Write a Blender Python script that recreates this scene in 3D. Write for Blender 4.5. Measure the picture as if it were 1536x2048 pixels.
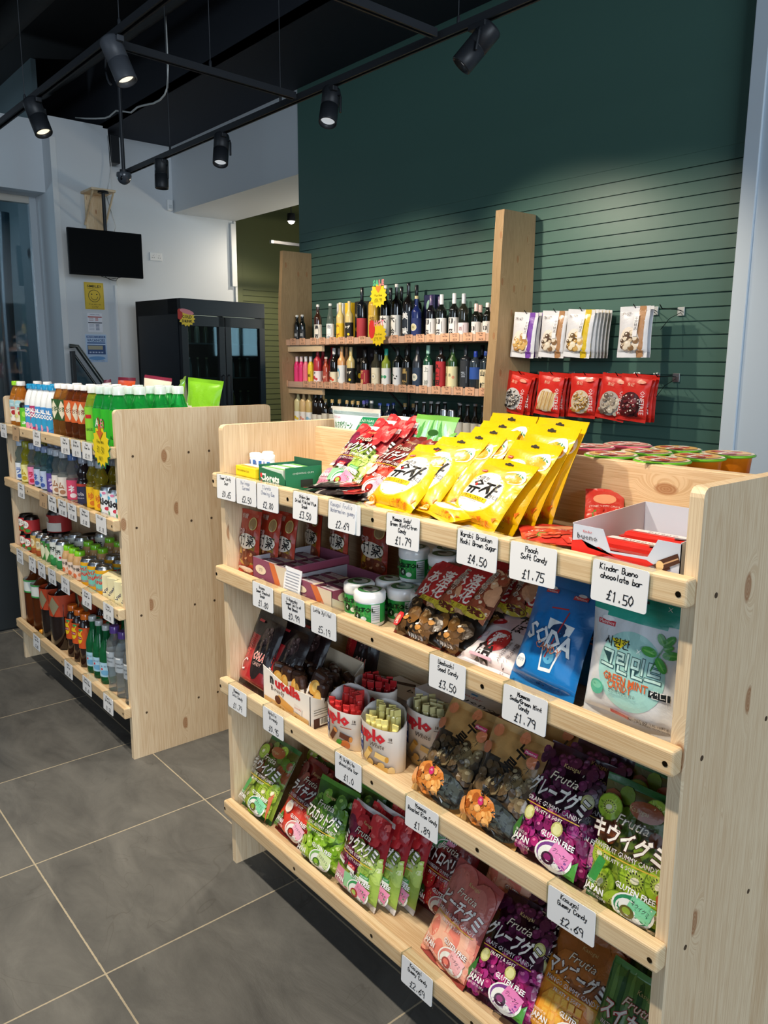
import bpy, bmesh, math, random
from mathutils import Vector, Matrix
random.seed(7)
PI = math.pi
for o in list(bpy.data.objects): bpy.data.objects.remove(o)
SC = bpy.context.scene
COL = SC.collection

# ------------------------------------------------------------------ camera, light, exposure
cam_d = bpy.data.cameras.new('camera'); cam = bpy.data.objects.new('camera', cam_d); COL.objects.link(cam)
SC.camera = cam
CAM = Vector((1.8377, -0.9888, 1.4122)); YAW, PITCH, ROLL, FPX = 0.87, 0.1885, 0.0055, 1577.6
fw = Vector((-math.sin(YAW) * math.cos(PITCH), math.cos(YAW) * math.cos(PITCH), -math.sin(PITCH)))
rt = Vector((math.cos(YAW), math.sin(YAW), 0)); up = rt.cross(fw)
r2 = math.cos(ROLL) * rt + math.sin(ROLL) * up; u2 = -math.sin(ROLL) * rt + math.cos(ROLL) * up
mw = Matrix((r2, u2, -fw)).transposed().to_4x4(); mw.translation = CAM
cam.matrix_world = mw
cam_d.sensor_fit = 'VERTICAL'; cam_d.sensor_height = 36; cam_d.lens = 36 * FPX / 2048
cam_d.clip_start = 0.05; cam_d.clip_end = 60

W = bpy.data.worlds.new('daylight'); SC.world = W; W.use_nodes = True
bg = W.node_tree.nodes['Background']; bg.inputs[0].default_value = (0.78, 0.89, 1.0, 1); bg.inputs[1].default_value = 0.075
SC.view_settings.view_transform = 'Standard'; SC.view_settings.look = 'None'
SC.view_settings.exposure = 0.25; SC.view_settings.gamma = 1.0; SC.view_settings.use_curve_mapping = False

def area(name, loc, target, sx, sy, power, col):
    l = bpy.data.lights.new(name, 'AREA'); l.shape = 'RECTANGLE'; l.size = sx; l.size_y = sy; l.energy = power; l.color = col
    o = bpy.data.objects.new(name, l); COL.objects.link(o); o.location = loc
    o.rotation_euler = (Vector(target) - Vector(loc)).to_track_quat('-Z', 'Y').to_euler()
    return o
def spot(name, loc, target, power, angle=70, col=(1.0, 0.86, 0.68), r=0.035, blend=0.6):
    l = bpy.data.lights.new(name, 'SPOT'); l.energy = power; l.spot_size = math.radians(angle); l.spot_blend = blend
    l.color = col; l.shadow_soft_size = r
    o = bpy.data.objects.new(name, l); COL.objects.link(o); o.location = loc
    o.rotation_euler = (Vector(target) - Vector(loc)).to_track_quat('-Z', 'Y').to_euler()
    return o
# shop window behind the camera, cool daylight
area('window_daylight', (0.5, -9.0, 3.4), (-1.5, 3.0, 2.2), 7.0, 3.0, 95, (0.64, 0.82, 1.0))
area('side_window_daylight', (13.0, -3.5, 3.2), (-5.5, 2.0, 1.8), 8.0, 3.6, 860, (0.78, 0.89, 1.0))
# warm track lamps over the aisle in front of the shelves (third rail, above the frame)
for i, (lx, tx, pw) in enumerate(((0.2, 0.3, 112), (1.05, 1.0, 112), (-0.8, -0.85, 72), (-1.75, -1.7, 80))):
    spot('aisle_lamp', (lx, -0.74, 2.72), (tx, 0.05, 0.6), pw, 78)
# lamps of the two visible rails
for (lx, ly, t, pw, an) in ((-0.77, 1.68, (-0.9, 3.2, 1.5), 50, 75), (-1.95, 1.66, (-1.5, 3.2, 1.4), 95, 80), (-2.98, 1.66, (-2.9, 3.2, 1.3), 95, 80),
                            (-3.85, 1.66, (-3.9, 3.2, 1.5), 40, 70), (-0.2, 0.55, (0.4, 0.2, 1.1), 16, 70), (-0.36, 0.58, (-0.34, -0.75, 0), 55, 95), (-1.9, 0.55, (-1.5, 0.3, 1.0), 16, 70)):
    spot('rail_lamp', (lx, ly, 2.58), t, pw, an)
# lamp of the back room
spot('back_room_lamp', (-6.5, 4.93, 3.1), (-6.7, 4.5, 1.2), 110, 150)

pl = bpy.data.lights.new('back_room_fill', 'POINT'); pl.energy = 60; pl.color = (1.0, 0.88, 0.7); pl.shadow_soft_size = 0.12  # unseen fill light added to brighten the beam soffit and olive wall
po = bpy.data.objects.new('back_room_fill', pl); COL.objects.link(po); po.location = (-5.4, 5.3, 2.0)
pl2 = bpy.data.lights.new('next_room_fill', 'POINT'); pl2.energy = 30; pl2.color = (0.75, 0.9, 1.0); pl2.shadow_soft_size = 0.1  # added cool fill light, lifts the dark space behind the glass
po2 = bpy.data.objects.new('next_room_fill', pl2); COL.objects.link(po2); po2.location = (-8.3, 0.6, 2.7)

# ------------------------------------------------------------------ materials
def lin(h):
    if not isinstance(h, str): return tuple(h)[:3]
    h = h.lstrip('#'); r = []
    for i in (0, 2, 4):
        c = int(h[i:i + 2], 16) / 255
        r.append(c / 12.92 if c <= 0.04045 else ((c + 0.055) / 1.055) ** 2.4)
    return tuple(r)
def newmat(name):
    m = bpy.data.materials.new(name); m.use_nodes = True
    nt = m.node_tree; return m, nt, nt.nodes['Principled BSDF']
def nd(nt, t, **kw):
    n = nt.nodes.new(t)
    for k, v in kw.items():
        if k == 'inp':
            for kk, vv in v.items(): n.inputs[kk].default_value = vv
        else: setattr(n, k, v)
    return n
def colmat(name, rough=0.5, coat=0.0, metal=0.0, trans=0.0, ior=1.45, bump=0.0, bscale=80.0, spec=0.5, emit=0.0, sss=0.0):
    m, nt, b = newmat(name)
    a = nd(nt, 'ShaderNodeVertexColor', layer_name='Col')
    nt.links.new(a.outputs[0], b.inputs['Base Color'])
    b.inputs['Roughness'].default_value = rough; b.inputs['Metallic'].default_value = metal
    b.inputs['Coat Weight'].default_value = coat; b.inputs['Coat Roughness'].default_value = 0.12
    b.inputs['Transmission Weight'].default_value = trans; b.inputs['IOR'].default_value = ior
    b.inputs['Specular IOR Level'].default_value = spec
    if emit:
        nt.links.new(a.outputs[0], b.inputs['Emission Color']); b.inputs['Emission Strength'].default_value = emit
    if bump:
        tc = nd(nt, 'ShaderNodeTexCoord'); n = nd(nt, 'ShaderNodeTexNoise', inp={'Scale': bscale, 'Detail': 3.0, 'Distortion': 0.8})
        bp = nd(nt, 'ShaderNodeBump', inp={'Strength': bump, 'Distance': 0.004})
        nt.links.new(tc.outputs['Object'], n.inputs['Vector']); nt.links.new(n.outputs[0], bp.inputs['Height'])
        nt.links.new(bp.outputs[0], b.inputs['Normal'])
    return m
M = dict(
    film=colmat('printed_film', 0.32, 0.55, bump=0.3, bscale=48),
    paper=colmat('card_paper', 0.6),
    gloss=colmat('glossy_plastic', 0.22, 0.2),
    matte=colmat('matte_paint', 0.75),
    metal=colmat('brushed_metal', 0.3, metal=1.0),
    black=colmat('black_powder_coat', 0.45),
    pet=colmat('clear_bottle_plastic', 0.06, trans=0.9, ior=1.12),
    glass=colmat('bottle_glass', 0.05, 0.6),
    sky=colmat('bright_sky_pane', 0.4, emit=5.0),
    dark=colmat('dark_screen', 0.35, spec=0.12),
    lamp=colmat('lamp_lens', 0.3, emit=1.0),
    liq=colmat('tinted_drink', 0.06, 0.3, trans=0.72, ior=1.18),
    jelly=colmat('jelly_cup', 0.12, 0.3, trans=0.35, ior=1.1),
    wall=colmat('wall_paint', 0.6, bump=0.03, bscale=120),
    greenw=colmat('green_panel_paint', 0.42, bump=0.02, bscale=60),
)
def thin_clear(name, gloss):
    m, nt, b = newmat(name); nt.nodes.remove(b)
    a = nd(nt, 'ShaderNodeVertexColor', layer_name='Col'); t = nd(nt, 'ShaderNodeBsdfTransparent'); gl = nd(nt, 'ShaderNodeBsdfGlossy', inp={'Roughness': 0.03})
    fr = nd(nt, 'ShaderNodeLayerWeight', inp={'Blend': 0.5}); pw = nd(nt, 'ShaderNodeMath', operation='POWER'); pw.inputs[1].default_value = 4.0; mu = nd(nt, 'ShaderNodeMath', operation='MULTIPLY_ADD'); mu.inputs[1].default_value = gloss; mu.inputs[2].default_value = 0.045 * gloss; mx = nd(nt, 'ShaderNodeMixShader')
    nt.links.new(a.outputs[0], t.inputs[0]); nt.links.new(fr.outputs['Facing'], pw.inputs[0]); nt.links.new(pw.outputs[0], mu.inputs[0]); nt.links.new(mu.outputs[0], mx.inputs[0]); nt.links.new(t.outputs[0], mx.inputs[1]); nt.links.new(gl.outputs[0], mx.inputs[2])
    nt.links.new(mx.outputs[0], nt.nodes['Material Output'].inputs[0]); return m
M['clear'] = thin_clear('thin_clear_plastic', 0.5)
M['pane'] = thin_clear('window_glass', 1.0)
def pine(name, grain, c1='e6d2b1', c2='c2a077', strip=0.062, knots=True, rough=0.5):
    """laminated pine: grain axis 0/1/2, strips across the next axis"""
    m, nt, b = newmat(name); L = nt.links
    tc = nd(nt, 'ShaderNodeTexCoord'); sp = nd(nt, 'ShaderNodeSeparateXYZ'); L.new(tc.outputs['Object'], sp.inputs[0])
    g = sp.outputs[grain]; ac = [sp.outputs[i] for i in range(3) if i != grain]
    def mth(op, a, bb=None):
        n = nd(nt, 'ShaderNodeMath', operation=op)
        for i, x in enumerate((a, bb)):
            if x is None: continue
            if isinstance(x, (int, float)): n.inputs[i].default_value = x
            else: L.new(x, n.inputs[i])
        return n.outputs[0]
    w = mth('ADD', ac[0], ac[1]) if grain != 2 else mth('ADD', ac[1], mth('MULTIPLY', ac[0], 1.0))
    sid = mth('FLOOR', mth('DIVIDE', mth('ADD', w, 10.013), strip))
    wn = nd(nt, 'ShaderNodeTexWhiteNoise', noise_dimensions='1D'); L.new(sid, wn.inputs['W'])
    # knots
    cv = nd(nt, 'ShaderNodeCombineXYZ'); L.new(mth('ADD', mth('MULTIPLY', g, 5.0), mth('MULTIPLY', sid, 7.31)), cv.inputs[0]); L.new(mth('MULTIPLY', w, 11.0), cv.inputs[1])
    vo = nd(nt, 'ShaderNodeTexVoronoi', voronoi_dimensions='2D', inp={'Scale': 1.0, 'Randomness': 0.9}); L.new(cv.outputs[0], vo.inputs['Vector'])
    vs = nd(nt, 'ShaderNodeSeparateColor'); L.new(vo.outputs['Color'], vs.inputs[0])
    has = mth('GREATER_THAN', vs.outputs[0], 0.8 if knots else 2.0)
    d = vo.outputs['Distance']
    near = mth('MULTIPLY', has, mth('MAXIMUM', 0.0, mth('SUBTRACT', 1.0, mth('DIVIDE', d, 0.32))))
    # grain
    cg = nd(nt, 'ShaderNodeCombineXYZ')
    L.new(mth('MULTIPLY', g, 0.9), cg.inputs[0])
    L.new(mth('ADD', mth('MULTIPLY', w, 38.0), mth('MULTIPLY', near, 1.6)), cg.inputs[1]); L.new(mth('MULTIPLY', sid, 3.7), cg.inputs[2])
    n1 = nd(nt, 'ShaderNodeTexNoise', inp={'Scale': 1.6, 'Detail': 4.0, 'Roughness': 0.55, 'Distortion': 0.35}); L.new(cg.outputs[0], n1.inputs['Vector'])
    wv = mth('ABSOLUTE', mth('SINE', mth('MULTIPLY', n1.outputs[0], 34.0)))
    mx = nd(nt, 'ShaderNodeMix', data_type='RGBA'); mx.inputs[6].default_value = (*lin(c1), 1); mx.inputs[7].default_value = (*lin(c2), 1)
    L.new(mth('ADD', mth('MULTIPLY', mth('POWER', wv, 2.5), 0.42), mth('MULTIPLY', wn.outputs[0], 0.5)), mx.inputs[0])
    k = mth('MULTIPLY', has, mth('MINIMUM', 1.0, mth('MAXIMUM', 0.0, mth('DIVIDE', mth('SUBTRACT', 0.13, d), 0.03))))
    ring = mth('MULTIPLY', k, mth('ADD', 0.55, mth('MULTIPLY', mth('ABSOLUTE', mth('SINE', mth('MULTIPLY', d, 90.0))), 0.3)))
    mk = nd(nt, 'ShaderNodeMix', data_type='RGBA'); mk.inputs[7].default_value = (*lin('9a6840'), 1)
    L.new(mx.outputs[2], mk.inputs[6]); L.new(ring, mk.inputs[0]); L.new(mk.outputs[2], b.inputs['Base Color'])
    b.inputs['Roughness'].default_value = rough
    return m
M['pine_z'] = pine('pine_upright_grain', 2); M['pine_x'] = pine('pine_long_grain', 0, 'e6d1ae', 'c19e74', 0.09)
M['pine_y'] = pine('pine_cross_grain', 1)
M['pine_lip'] = pine('pine_batten', 0, 'e8d3ad', 'c4a173', 0.2, False)
M['oak_z'] = pine('rustic_board', 2, 'b99a70', '8f7450', 0.12, True, 0.6)
M['oak_x'] = pine('rosy_shelf_board', 0, 'd9b49c', 'c49a80', 0.3, False, 0.5)
def slate():
    m, nt, b = newmat('slate_tile_floor'); L = nt.links
    tc = nd(nt, 'ShaderNodeTexCoord'); sp = nd(nt, 'ShaderNodeSeparateXYZ'); L.new(tc.outputs['Object'], sp.inputs[0])
    def mth(op, a, bb=None):
        n = nd(nt, 'ShaderNodeMath', operation=op)
        for i, x in enumerate((a, bb)):
            if x is None: continue
            if isinstance(x, (int, float)): n.inputs[i].default_value = x
            else: L.new(x, n.inputs[i])
        return n.outputs[0]
    T = 0.532
    ux = mth('DIVIDE', mth('SUBTRACT', sp.outputs[0], 0.19 - T * 40), T); uy = mth('DIVIDE', mth('SUBTRACT', sp.outputs[1], 0.0885 - T * 40), T)
    ed = mth('MINIMUM', mth('SUBTRACT', 0.5, mth('ABSOLUTE', mth('SUBTRACT', mth('FRACT', ux), 0.5))), mth('SUBTRACT', 0.5, mth('ABSOLUTE', mth('SUBTRACT', mth('FRACT', uy), 0.5))))
    gn = nd(nt, 'ShaderNodeTexNoise', inp={'Scale': 90.0, 'Detail': 2.0}); L.new(tc.outputs['Object'], gn.inputs['Vector'])
    edn = mth('ADD', ed, mth('MULTIPLY', mth('SUBTRACT', gn.outputs[0], 0.5), 0.004))
    grout = mth('LESS_THAN', edn, 0.0040)
    cb = nd(nt, 'ShaderNodeCombineXYZ'); L.new(mth('FLOOR', ux), cb.inputs[0]); L.new(mth('FLOOR', uy), cb.inputs[1])
    wn = nd(nt, 'ShaderNodeTexWhiteNoise', noise_dimensions='2D'); L.new(cb.outputs[0], wn.inputs['Vector'])
    ad = nd(nt, 'ShaderNodeVectorMath', operation='ADD'); L.new(tc.outputs['Object'], ad.inputs[0])
    sc = nd(nt, 'ShaderNodeVectorMath', operation='SCALE'); sc.inputs['Scale'].default_value = 13.0; L.new(wn.outputs['Color'], sc.inputs[0]); L.new(sc.outputs[0], ad.inputs[1])
    st = nd(nt, 'ShaderNodeMapping', inp={'Scale': (1.0, 2.2, 1.0), 'Rotation': (0, 0, 0.5)}); L.new(ad.outputs[0], st.inputs[0])
    n1 = nd(nt, 'ShaderNodeTexNoise', inp={'Scale': 3.4, 'Detail': 9.0, 'Roughness': 0.68, 'Distortion': 0.5}); L.new(st.outputs[0], n1.inputs['Vector'])
    rp = nd(nt, 'ShaderNodeValToRGB'); L.new(n1.outputs[0], rp.inputs[0])
    e = rp.color_ramp.elements; e[0].position = 0.3; e[0].color = (*lin('444545'), 1); e[1].position = 0.72; e[1].color = (*lin('666765'), 1)
    # fine mineral veins
    vv = nd(nt, 'ShaderNodeTexNoise', inp={'Scale': 1.7, 'Detail': 3.0, 'Distortion': 1.4}); L.new(ad.outputs[0], vv.inputs['Vector'])
    vein = mth('MULTIPLY', mth('LESS_THAN', mth('ABSOLUTE', mth('SUBTRACT', vv.outputs[0], 0.56)), 0.0016), 0.3)
    m0 = nd(nt, 'ShaderNodeMix', data_type='RGBA'); L.new(vein, m0.inputs[0]); L.new(rp.outputs[0], m0.inputs[6]); m0.inputs[7].default_value = (*lin('3a3935'), 1)
    m1 = nd(nt, 'ShaderNodeMix', data_type='RGBA'); L.new(grout, m1.inputs[0]); L.new(m0.outputs[2], m1.inputs[6]); m1.inputs[7].default_value = (*lin('a39a86'), 1)
    L.new(m1.outputs[2], b.inputs['Base Color'])
    b.inputs['Roughness'].default_value = 0.55
    bp = nd(nt, 'ShaderNodeBump', inp={'Strength': 0.35, 'Distance': 0.01}); L.new(n1.outputs[0], bp.inputs['Height']); L.new(bp.outputs[0], b.inputs['Normal'])
    return m
M['slate'] = slate()

# ------------------------------------------------------------------ mesh builder
class G:
    def __init__(s): s.v = []; s.f = []; s.c = []; s.mi = []; s.ms = []; s.sm = []
    def _m(s, m):
        if m not in s.ms: s.ms.append(m)
        return s.ms.index(m)
    def add(s, vs, fs, col='cccccc', m='matte', smooth=False):
        n = len(s.v); s.v += [tuple(p) for p in vs]; k = s._m(m); c = lin(col) if not callable(col) else None
        for i, f in enumerate(fs):
            s.f.append([n + j for j in f]); s.c.append(c if c else lin(col(i))); s.mi.append(k); s.sm.append(smooth)
        return s
    def bm(s, b, col, m='matte', smooth=False):
        b.verts.index_update(); s.add([v.co[:] for v in b.verts], [[v.index for v in f.verts] for f in b.faces], col, m, smooth); b.free(); return s
    def box(s, a, b, col='cccccc', m='matte', bev=0.0, seg=2, rot=None, piv=None):
        x0, y0, z0 = a; x1, y1, z1 = b
        t = bmesh.new(); bmesh.ops.create_cube(t, size=1)
        for v in t.verts: v.co = Vector(((x0 + x1) / 2 + v.co.x * (x1 - x0), (y0 + y1) / 2 + v.co.y * (y1 - y0), (z0 + z1) / 2 + v.co.z * (z1 - z0)))
        if bev: bmesh.ops.bevel(t, geom=list(t.edges), offset=bev, segments=seg, affect='EDGES', profile=0.5)
        if rot is not None: bmesh.ops.rotate(t, cent=piv or ((x0 + x1) / 2, (y0 + y1) / 2, (z0 + z1) / 2), matrix=rot, verts=t.verts)
        return s.bm(t, col, m)
    def lathe(s, prof, n=20, col='cccccc', m='gloss', c=(0, 0, 0), cap=True, smooth=True):
        vs = []; fs = []
        for r, z in prof:
            for k in range(n):
                a = 2 * PI * k / n; vs.append((c[0] + r * math.cos(a), c[1] + r * math.sin(a), c[2] + z))
        for i in range(len(prof) - 1):
            for k in range(n):
                k2 = (k + 1) % n; fs.append([i * n + k, i * n + k2, (i + 1) * n + k2, (i + 1) * n + k])
        s.add(vs, fs, col, m, smooth)
        if cap:
            s.add(vs[:n], [list(range(n))[::-1]], col, m); s.add(vs[-n:], [list(range(n))], col, m)
        return s
    def tube(s, pts, r, col='222222', m='matte', n=8, closed=False):
        pts = [Vector(p) for p in pts]; vs = []; fs = []
        up0 = Vector((0, 0, 1))
        for i, p in enumerate(pts):
            d = (pts[min(i + 1, len(pts) - 1)] - pts[max(i - 1, 0)]).normalized()
            a = d.cross(up0)
            if a.length < 1e-3: a = d.cross(Vector((0, 1, 0)))
            a.normalize(); b = d.cross(a)
            rr = r[i] if isinstance(r, (list, tuple)) else r
            for k in range(n): t = 2 * PI * k / n; vs.append(p + rr * (math.cos(t) * a + math.sin(t) * b))
        for i in range(len(pts) - 1):
            for k in range(n): k2 = (k + 1) % n; fs.append([i * n + k, i * n + k2, (i + 1) * n + k2, (i + 1) * n + k])
        s.add(vs, fs, col, m, True); s.add(vs[:n], [list(range(n))], col, m); s.add(vs[-n:], [list(range(n))[::-1]], col, m)
        return s
    def prism(s, poly, ex, col, m='matte', org=(0, 0, 0), ux=(1, 0, 0), uy=(0, 0, 1), un=(0, -1, 0)):
        """polygon in the (ux,uy) plane extruded by ex along -un (front face at org)"""
        o = Vector(org); ux, uy, un = Vector(ux), Vector(uy), Vector(un)
        n = len(poly); a = [o + ux * p[0] + uy * p[1] for p in poly]; b = [q - un * ex for q in a]
        s.add(a + b, [list(range(n)), list(range(2 * n - 1, n - 1, -1))] + [[i, n + i, n + (i + 1) % n, (i + 1) % n] for i in range(n)], col, m)
        return s
    def mesh(s, name):
        me = bpy.data.meshes.new(name); me.from_pydata(s.v, [], s.f)
        at = me.color_attributes.new('Col', 'FLOAT_COLOR', 'CORNER'); buf = []
        for f, c in zip(s.f, s.c): buf += [c[0], c[1], c[2], 1.0] * len(f)
        at.data.foreach_set('color', buf)
        for m in s.ms: me.materials.append(M[m] if isinstance(m, str) else m)
        me.polygons.foreach_set('material_index', s.mi); me.polygons.foreach_set('use_smooth', s.sm); me.update()
        return me

def link(name, data, parent=None, loc=None, rot=None):
    o = bpy.data.objects.new(name, data); COL.objects.link(o)
    if parent: o.parent = parent
    if loc is not None: o.location = loc
    if rot is not None: o.rotation_euler = rot
    return o
def struct(name, g, label=None):
    o = link(name, g.mesh(name)); o['kind'] = 'structure'
    if label: o['label'] = label
    return o
def tag(o, label, cat, group=None):
    o['label'] = label; o['category'] = cat
    if group: o['group'] = group
    return o
class Kind:
    """a thing: name, parts [(name, G or mesh, [sub-parts], label)]; first placement and copies share mesh data"""
    def __init__(s, name, cat, parts):
        s.name, s.cat = name, cat; s.parts = [s._p(*p) for p in parts]
    def _p(s, n, g, subs=(), label=None): return (n, g.mesh(n) if isinstance(g, G) else g, [s._p(*q) for q in subs], label)
    def put(s, loc, label, rot=(0, 0, 0), group=None, scale=None, name=None):
        if len(s.parts) == 1 and not s.parts[0][2]:
            r = link(name or s.name, s.parts[0][1], None, loc, rot)
        else:
            r = link(name or s.name, None, None, loc, rot)
            for n, me, subs, lb in s.parts:
                o = link(n, me, r)
                if lb: o['label'] = lb
                for n2, me2, _, lb2 in subs:
                    o2 = link(n2, me2, o)
                    if lb2: o2['label'] = lb2
        if scale: r.scale = scale if isinstance(scale, (tuple, list)) else (scale,) * 3
        return tag(r, label, s.cat, group)

# ------------------------------------------------------------------ printed art: 2D triangles laid on any surface
TC = {}
def text_tris(s, off=0.0):
    k = (s, off)
    if k in TC: return TC[k]
    c = bpy.data.curves.new('t', 'FONT'); c.body = s; c.size = 1; c.resolution_u = 1; c.align_x = 'CENTER'; c.offset = off
    o = bpy.data.objects.new('t', c); me = o.to_mesh()
    vs = [(v.co.x, v.co.y - 0.35) for v in me.vertices]; fs = []
    for p in me.polygons:
        w = list(p.vertices)
        for i in range(1, len(w) - 1): fs.append((w[0], w[i], w[i + 1]))
    o.to_mesh_clear(); bpy.data.objects.remove(o); bpy.data.curves.remove(c)
    TC[k] = [[vs[i] for i in f] for f in fs]; return TC[k]
def split(tri, lim, out, d=0):
    a, b, c = tri; e = (math.dist(a, b), math.dist(b, c), math.dist(c, a)); mx = max(e)
    if mx <= lim or d > 6: out.append(tri); return
    k = e.index(mx)
    if k == 0: m = ((a[0] + b[0]) / 2, (a[1] + b[1]) / 2); t = ((a, m, c), (m, b, c))
    elif k == 1: m = ((b[0] + c[0]) / 2, (b[1] + c[1]) / 2); t = ((a, b, m), (a, m, c))
    else: m = ((c[0] + a[0]) / 2, (c[1] + a[1]) / 2); t = ((a, b, m), (m, b, c))
    for q in t: split(q, lim, out, d + 1)
class Art:
    """P(x,y,e) -> 3D; coordinates are metres; W,H bound the printed face"""
    def __init__(s, g, P, W, H, m='film', lim=0.012, cen=True):
        s.g, s.P, s.W, s.H, s.m, s.lim = g, P, W, H, m, lim; s.e = 0.0004
        s.x0, s.x1 = (-W / 2 * 0.985, W / 2 * 0.985) if cen else (0, W)
    def tris(s, ts, col, m=None):
        o = []
        for t in ts:
            t = [(min(s.x1, max(s.x0, x)), min(s.H, max(0.0, y))) for x, y in t]
            if abs((t[1][0] - t[0][0]) * (t[2][1] - t[0][1]) - (t[2][0] - t[0][0]) * (t[1][1] - t[0][1])) < 1e-9: continue
            if s.lim: split(t, s.lim, o)
            else: o.append(t)
        vs = []; fs = []
        for t in o:
            n = len(vs); vs += [s.P(x, y, s.e) for x, y in t]; fs.append((n, n + 1, n + 2))
        s.g.add(vs, fs, col, m or s.m, True); s.e += 0.00012
    def poly(s, pts, col, m=None):
        c = (sum(p[0] for p in pts) / len(pts), sum(p[1] for p in pts) / len(pts))
        s.tris([(c, pts[i], pts[(i + 1) % len(pts)]) for i in range(len(pts))], col, m)
    def rect(s, x, y, w, h, col, rot=0, m=None, sh=0):
        c, n = math.cos(rot), math.sin(rot); q = [(-w / 2, -h / 2), (w / 2, -h / 2), (w / 2 + sh, h / 2), (-w / 2 + sh, h / 2)]
        q = [(x + a * c - b * n, y + a * n + b * c) for a, b in q]; s.tris([(q[0], q[1], q[2]), (q[0], q[2], q[3])], col, m)
    def ell(s, x, y, rx, ry, col, rot=0, n=16, m=None, wob=0, a0=0, a1=2 * PI):
        c, sn = math.cos(rot), math.sin(rot); p = []
        for i in range(n):
            a = a0 + (a1 - a0) * i / (n if a1 - a0 > 6.2 else n - 1); k = 1 + wob * math.sin(3 * a + x * 900) + wob * 0.6 * math.sin(7 * a + y * 700)
            u, v = rx * k * math.cos(a), ry * k * math.sin(a); p.append((x + u * c - v * sn, y + u * sn + v * c))
        s.poly(p, col, m)
    def text(s, t, x, y, size, col, w=None, rot=0, sh=0.0, out=None, ow=0.035, bold=0.0, vert=False):
        if vert:
            for i, ch in enumerate(t): s.text(ch, x + rot * 0, y - i * size * 0.95, size, col, None, rot, sh, out, ow, bold)
            return
        base = text_tris(t, bold); xs = [p[0] for f in base for p in f] or [0]
        wd = max(xs) - min(xs) or 1; fx = size if w is None else w / wd
        c, n = math.cos(rot), math.sin(rot)
        def mp(ts): return [tuple((x + (p[0] * fx + p[1] * size * sh) * c - p[1] * size * n, y + (p[0] * fx + p[1] * size * sh) * n + p[1] * size * c) for p in f) for f in ts]
        if out: s.tris(mp(text_tris(t, ow)), out)
        s.tris(mp(base), col)
    def dots(s, x0, y0, x1, y1, n, r, cols, hi=None, seed=1, flat=1.0, jit=0.35):
        R = random.Random(seed)
        for _ in range(n):
            x, y = R.uniform(x0, x1), R.uniform(y0, y1); q = r * R.uniform(1 - jit, 1 + jit)
            s.ell(x, y, q, q * flat, R.choice(cols), R.uniform(0, 3), 9)
            if hi and R.random() < .8: s.ell(x - q * .25, y + q * .3, q * .42, q * .3, hi, 0.4, 6)
    def kiwi(s, x, y, r, rot=0.3, fl=0.85):
        s.ell(x, y, r, r * fl, '6f8f23', rot); s.ell(x, y, r * .93, r * .93 * fl, 'a3c735', rot); s.ell(x, y, r * .55, r * .55 * fl, 'c3da5a', rot)
        for k in range(16):
            a = k * 2 * PI / 16; s.ell(x + r * .42 * math.cos(a) * 1.0, y + r * .42 * fl * math.sin(a), r * .07, r * .035, '2a2412', a, 5)
        s.ell(x, y, r * .26, r * .2 * fl, 'f3efcf', rot, 9)
def flatP(org, ux, uy, un):
    o, a, b, n = Vector(org), Vector(ux), Vector(uy), Vector(un)
    return lambda x, y, e: o + a * x + b * y + n * e
def cylP(r, z0=0.0, c=(0, 0)):
    return lambda x, y, e: (c[0] + (r + e) * math.sin(x / r), c[1] - (r + e) * math.cos(x / r), z0 + y)

# hand lettering: single strokes on a 4 x 8 grid (baseline 2)
HF = {k: [[(int(q[0]), int(q[1])) for q in st.split()] for st in v.split(';')] for k, v in {
 'A': '02 28 42;14 34', 'a': '45 15 04 03 12 32 43;45 42', 'b': '08 02;04 15 35 44 43 32 12 03', 'c': '44 35 15 04 03 12 32 43', 'd': '48 42;44 35 15 04 03 12 32 43',
 'e': '04 44 35 15 04 03 12 32 43', 'f': '47 38 27 22;05 45', 'g': '45 15 04 03 12 42;45 41 30 10', 'h': '08 02;04 25 44 42', 'i': '25 22;27 28', 'j': '35 31 20 10;37 38',
 'k': '08 02;45 04 42', 'l': '28 22', 'm': '05 02;04 15 24 22;24 35 44 42', 'n': '05 02;04 25 44 42', 'o': '25 04 03 22 43 44 25', 'p': '05 00;04 25 44 43 22 03',
 'q': '45 40;44 25 04 03 22 43', 'r': '05 02;04 25 45', 's': '45 15 04 43 32 02', 't': '28 23 32 42;05 45', 'u': '05 03 12 32 43;45 42', 'v': '05 22 45', 'w': '05 12 24 32 45',
 'x': '05 42;45 02', 'y': '05 23;45 20 00', 'z': '05 45 02 42', 'B': '02 08 38 47 46 35 05;35 44 43 32 02', 'C': '47 38 18 07 03 12 32 43', 'D': '02 08 28 46 44 22 02',
 'G': '47 38 18 07 03 12 32 43 45 25', 'H': '08 02;48 42;05 45', 'J': '18 48;38 33 22 12 03', 'K': '08 02;48 05 42', 'L': '08 02 42', 'M': '02 08 25 48 42', 'N': '02 08 42 48',
 'O': '28 06 04 22 44 46 28', 'P': '02 08 38 47 46 35 05', 'R': '02 08 38 47 46 35 05 42', 'S': '47 38 18 07 06 44 43 32 12 03', 'T': '08 48;28 22', 'U': '08 03 12 32 43 48',
 'V': '08 22 48', 'W': '08 12 26 32 48', 'X': '08 42;48 02', 'Y': '08 25 48;25 22', 'E': '48 08 02 42;05 35', 'F': '48 08 02;05 35', 'I': '28 22', '0': '28 06 04 22 44 46 28', '1': '17 28 22',
 '2': '07 18 38 47 46 02 42', '3': '08 48 25 44 43 32 12 03', '4': '32 38 04 44', '5': '48 08 05 35 44 43 32 02', '6': '48 15 04 03 22 43 44 25 04', '7': '08 48 12',
 '8': '25 07 28 47 25 04 03 22 43 44 25', '9': '45 25 06 07 28 47 45 42', '£': '47 38 27 24 12 02 42;05 35', '/': '02 48', '.': '22 23', '-': '14 34', '!': '28 24;22 23'}.items()}
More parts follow.
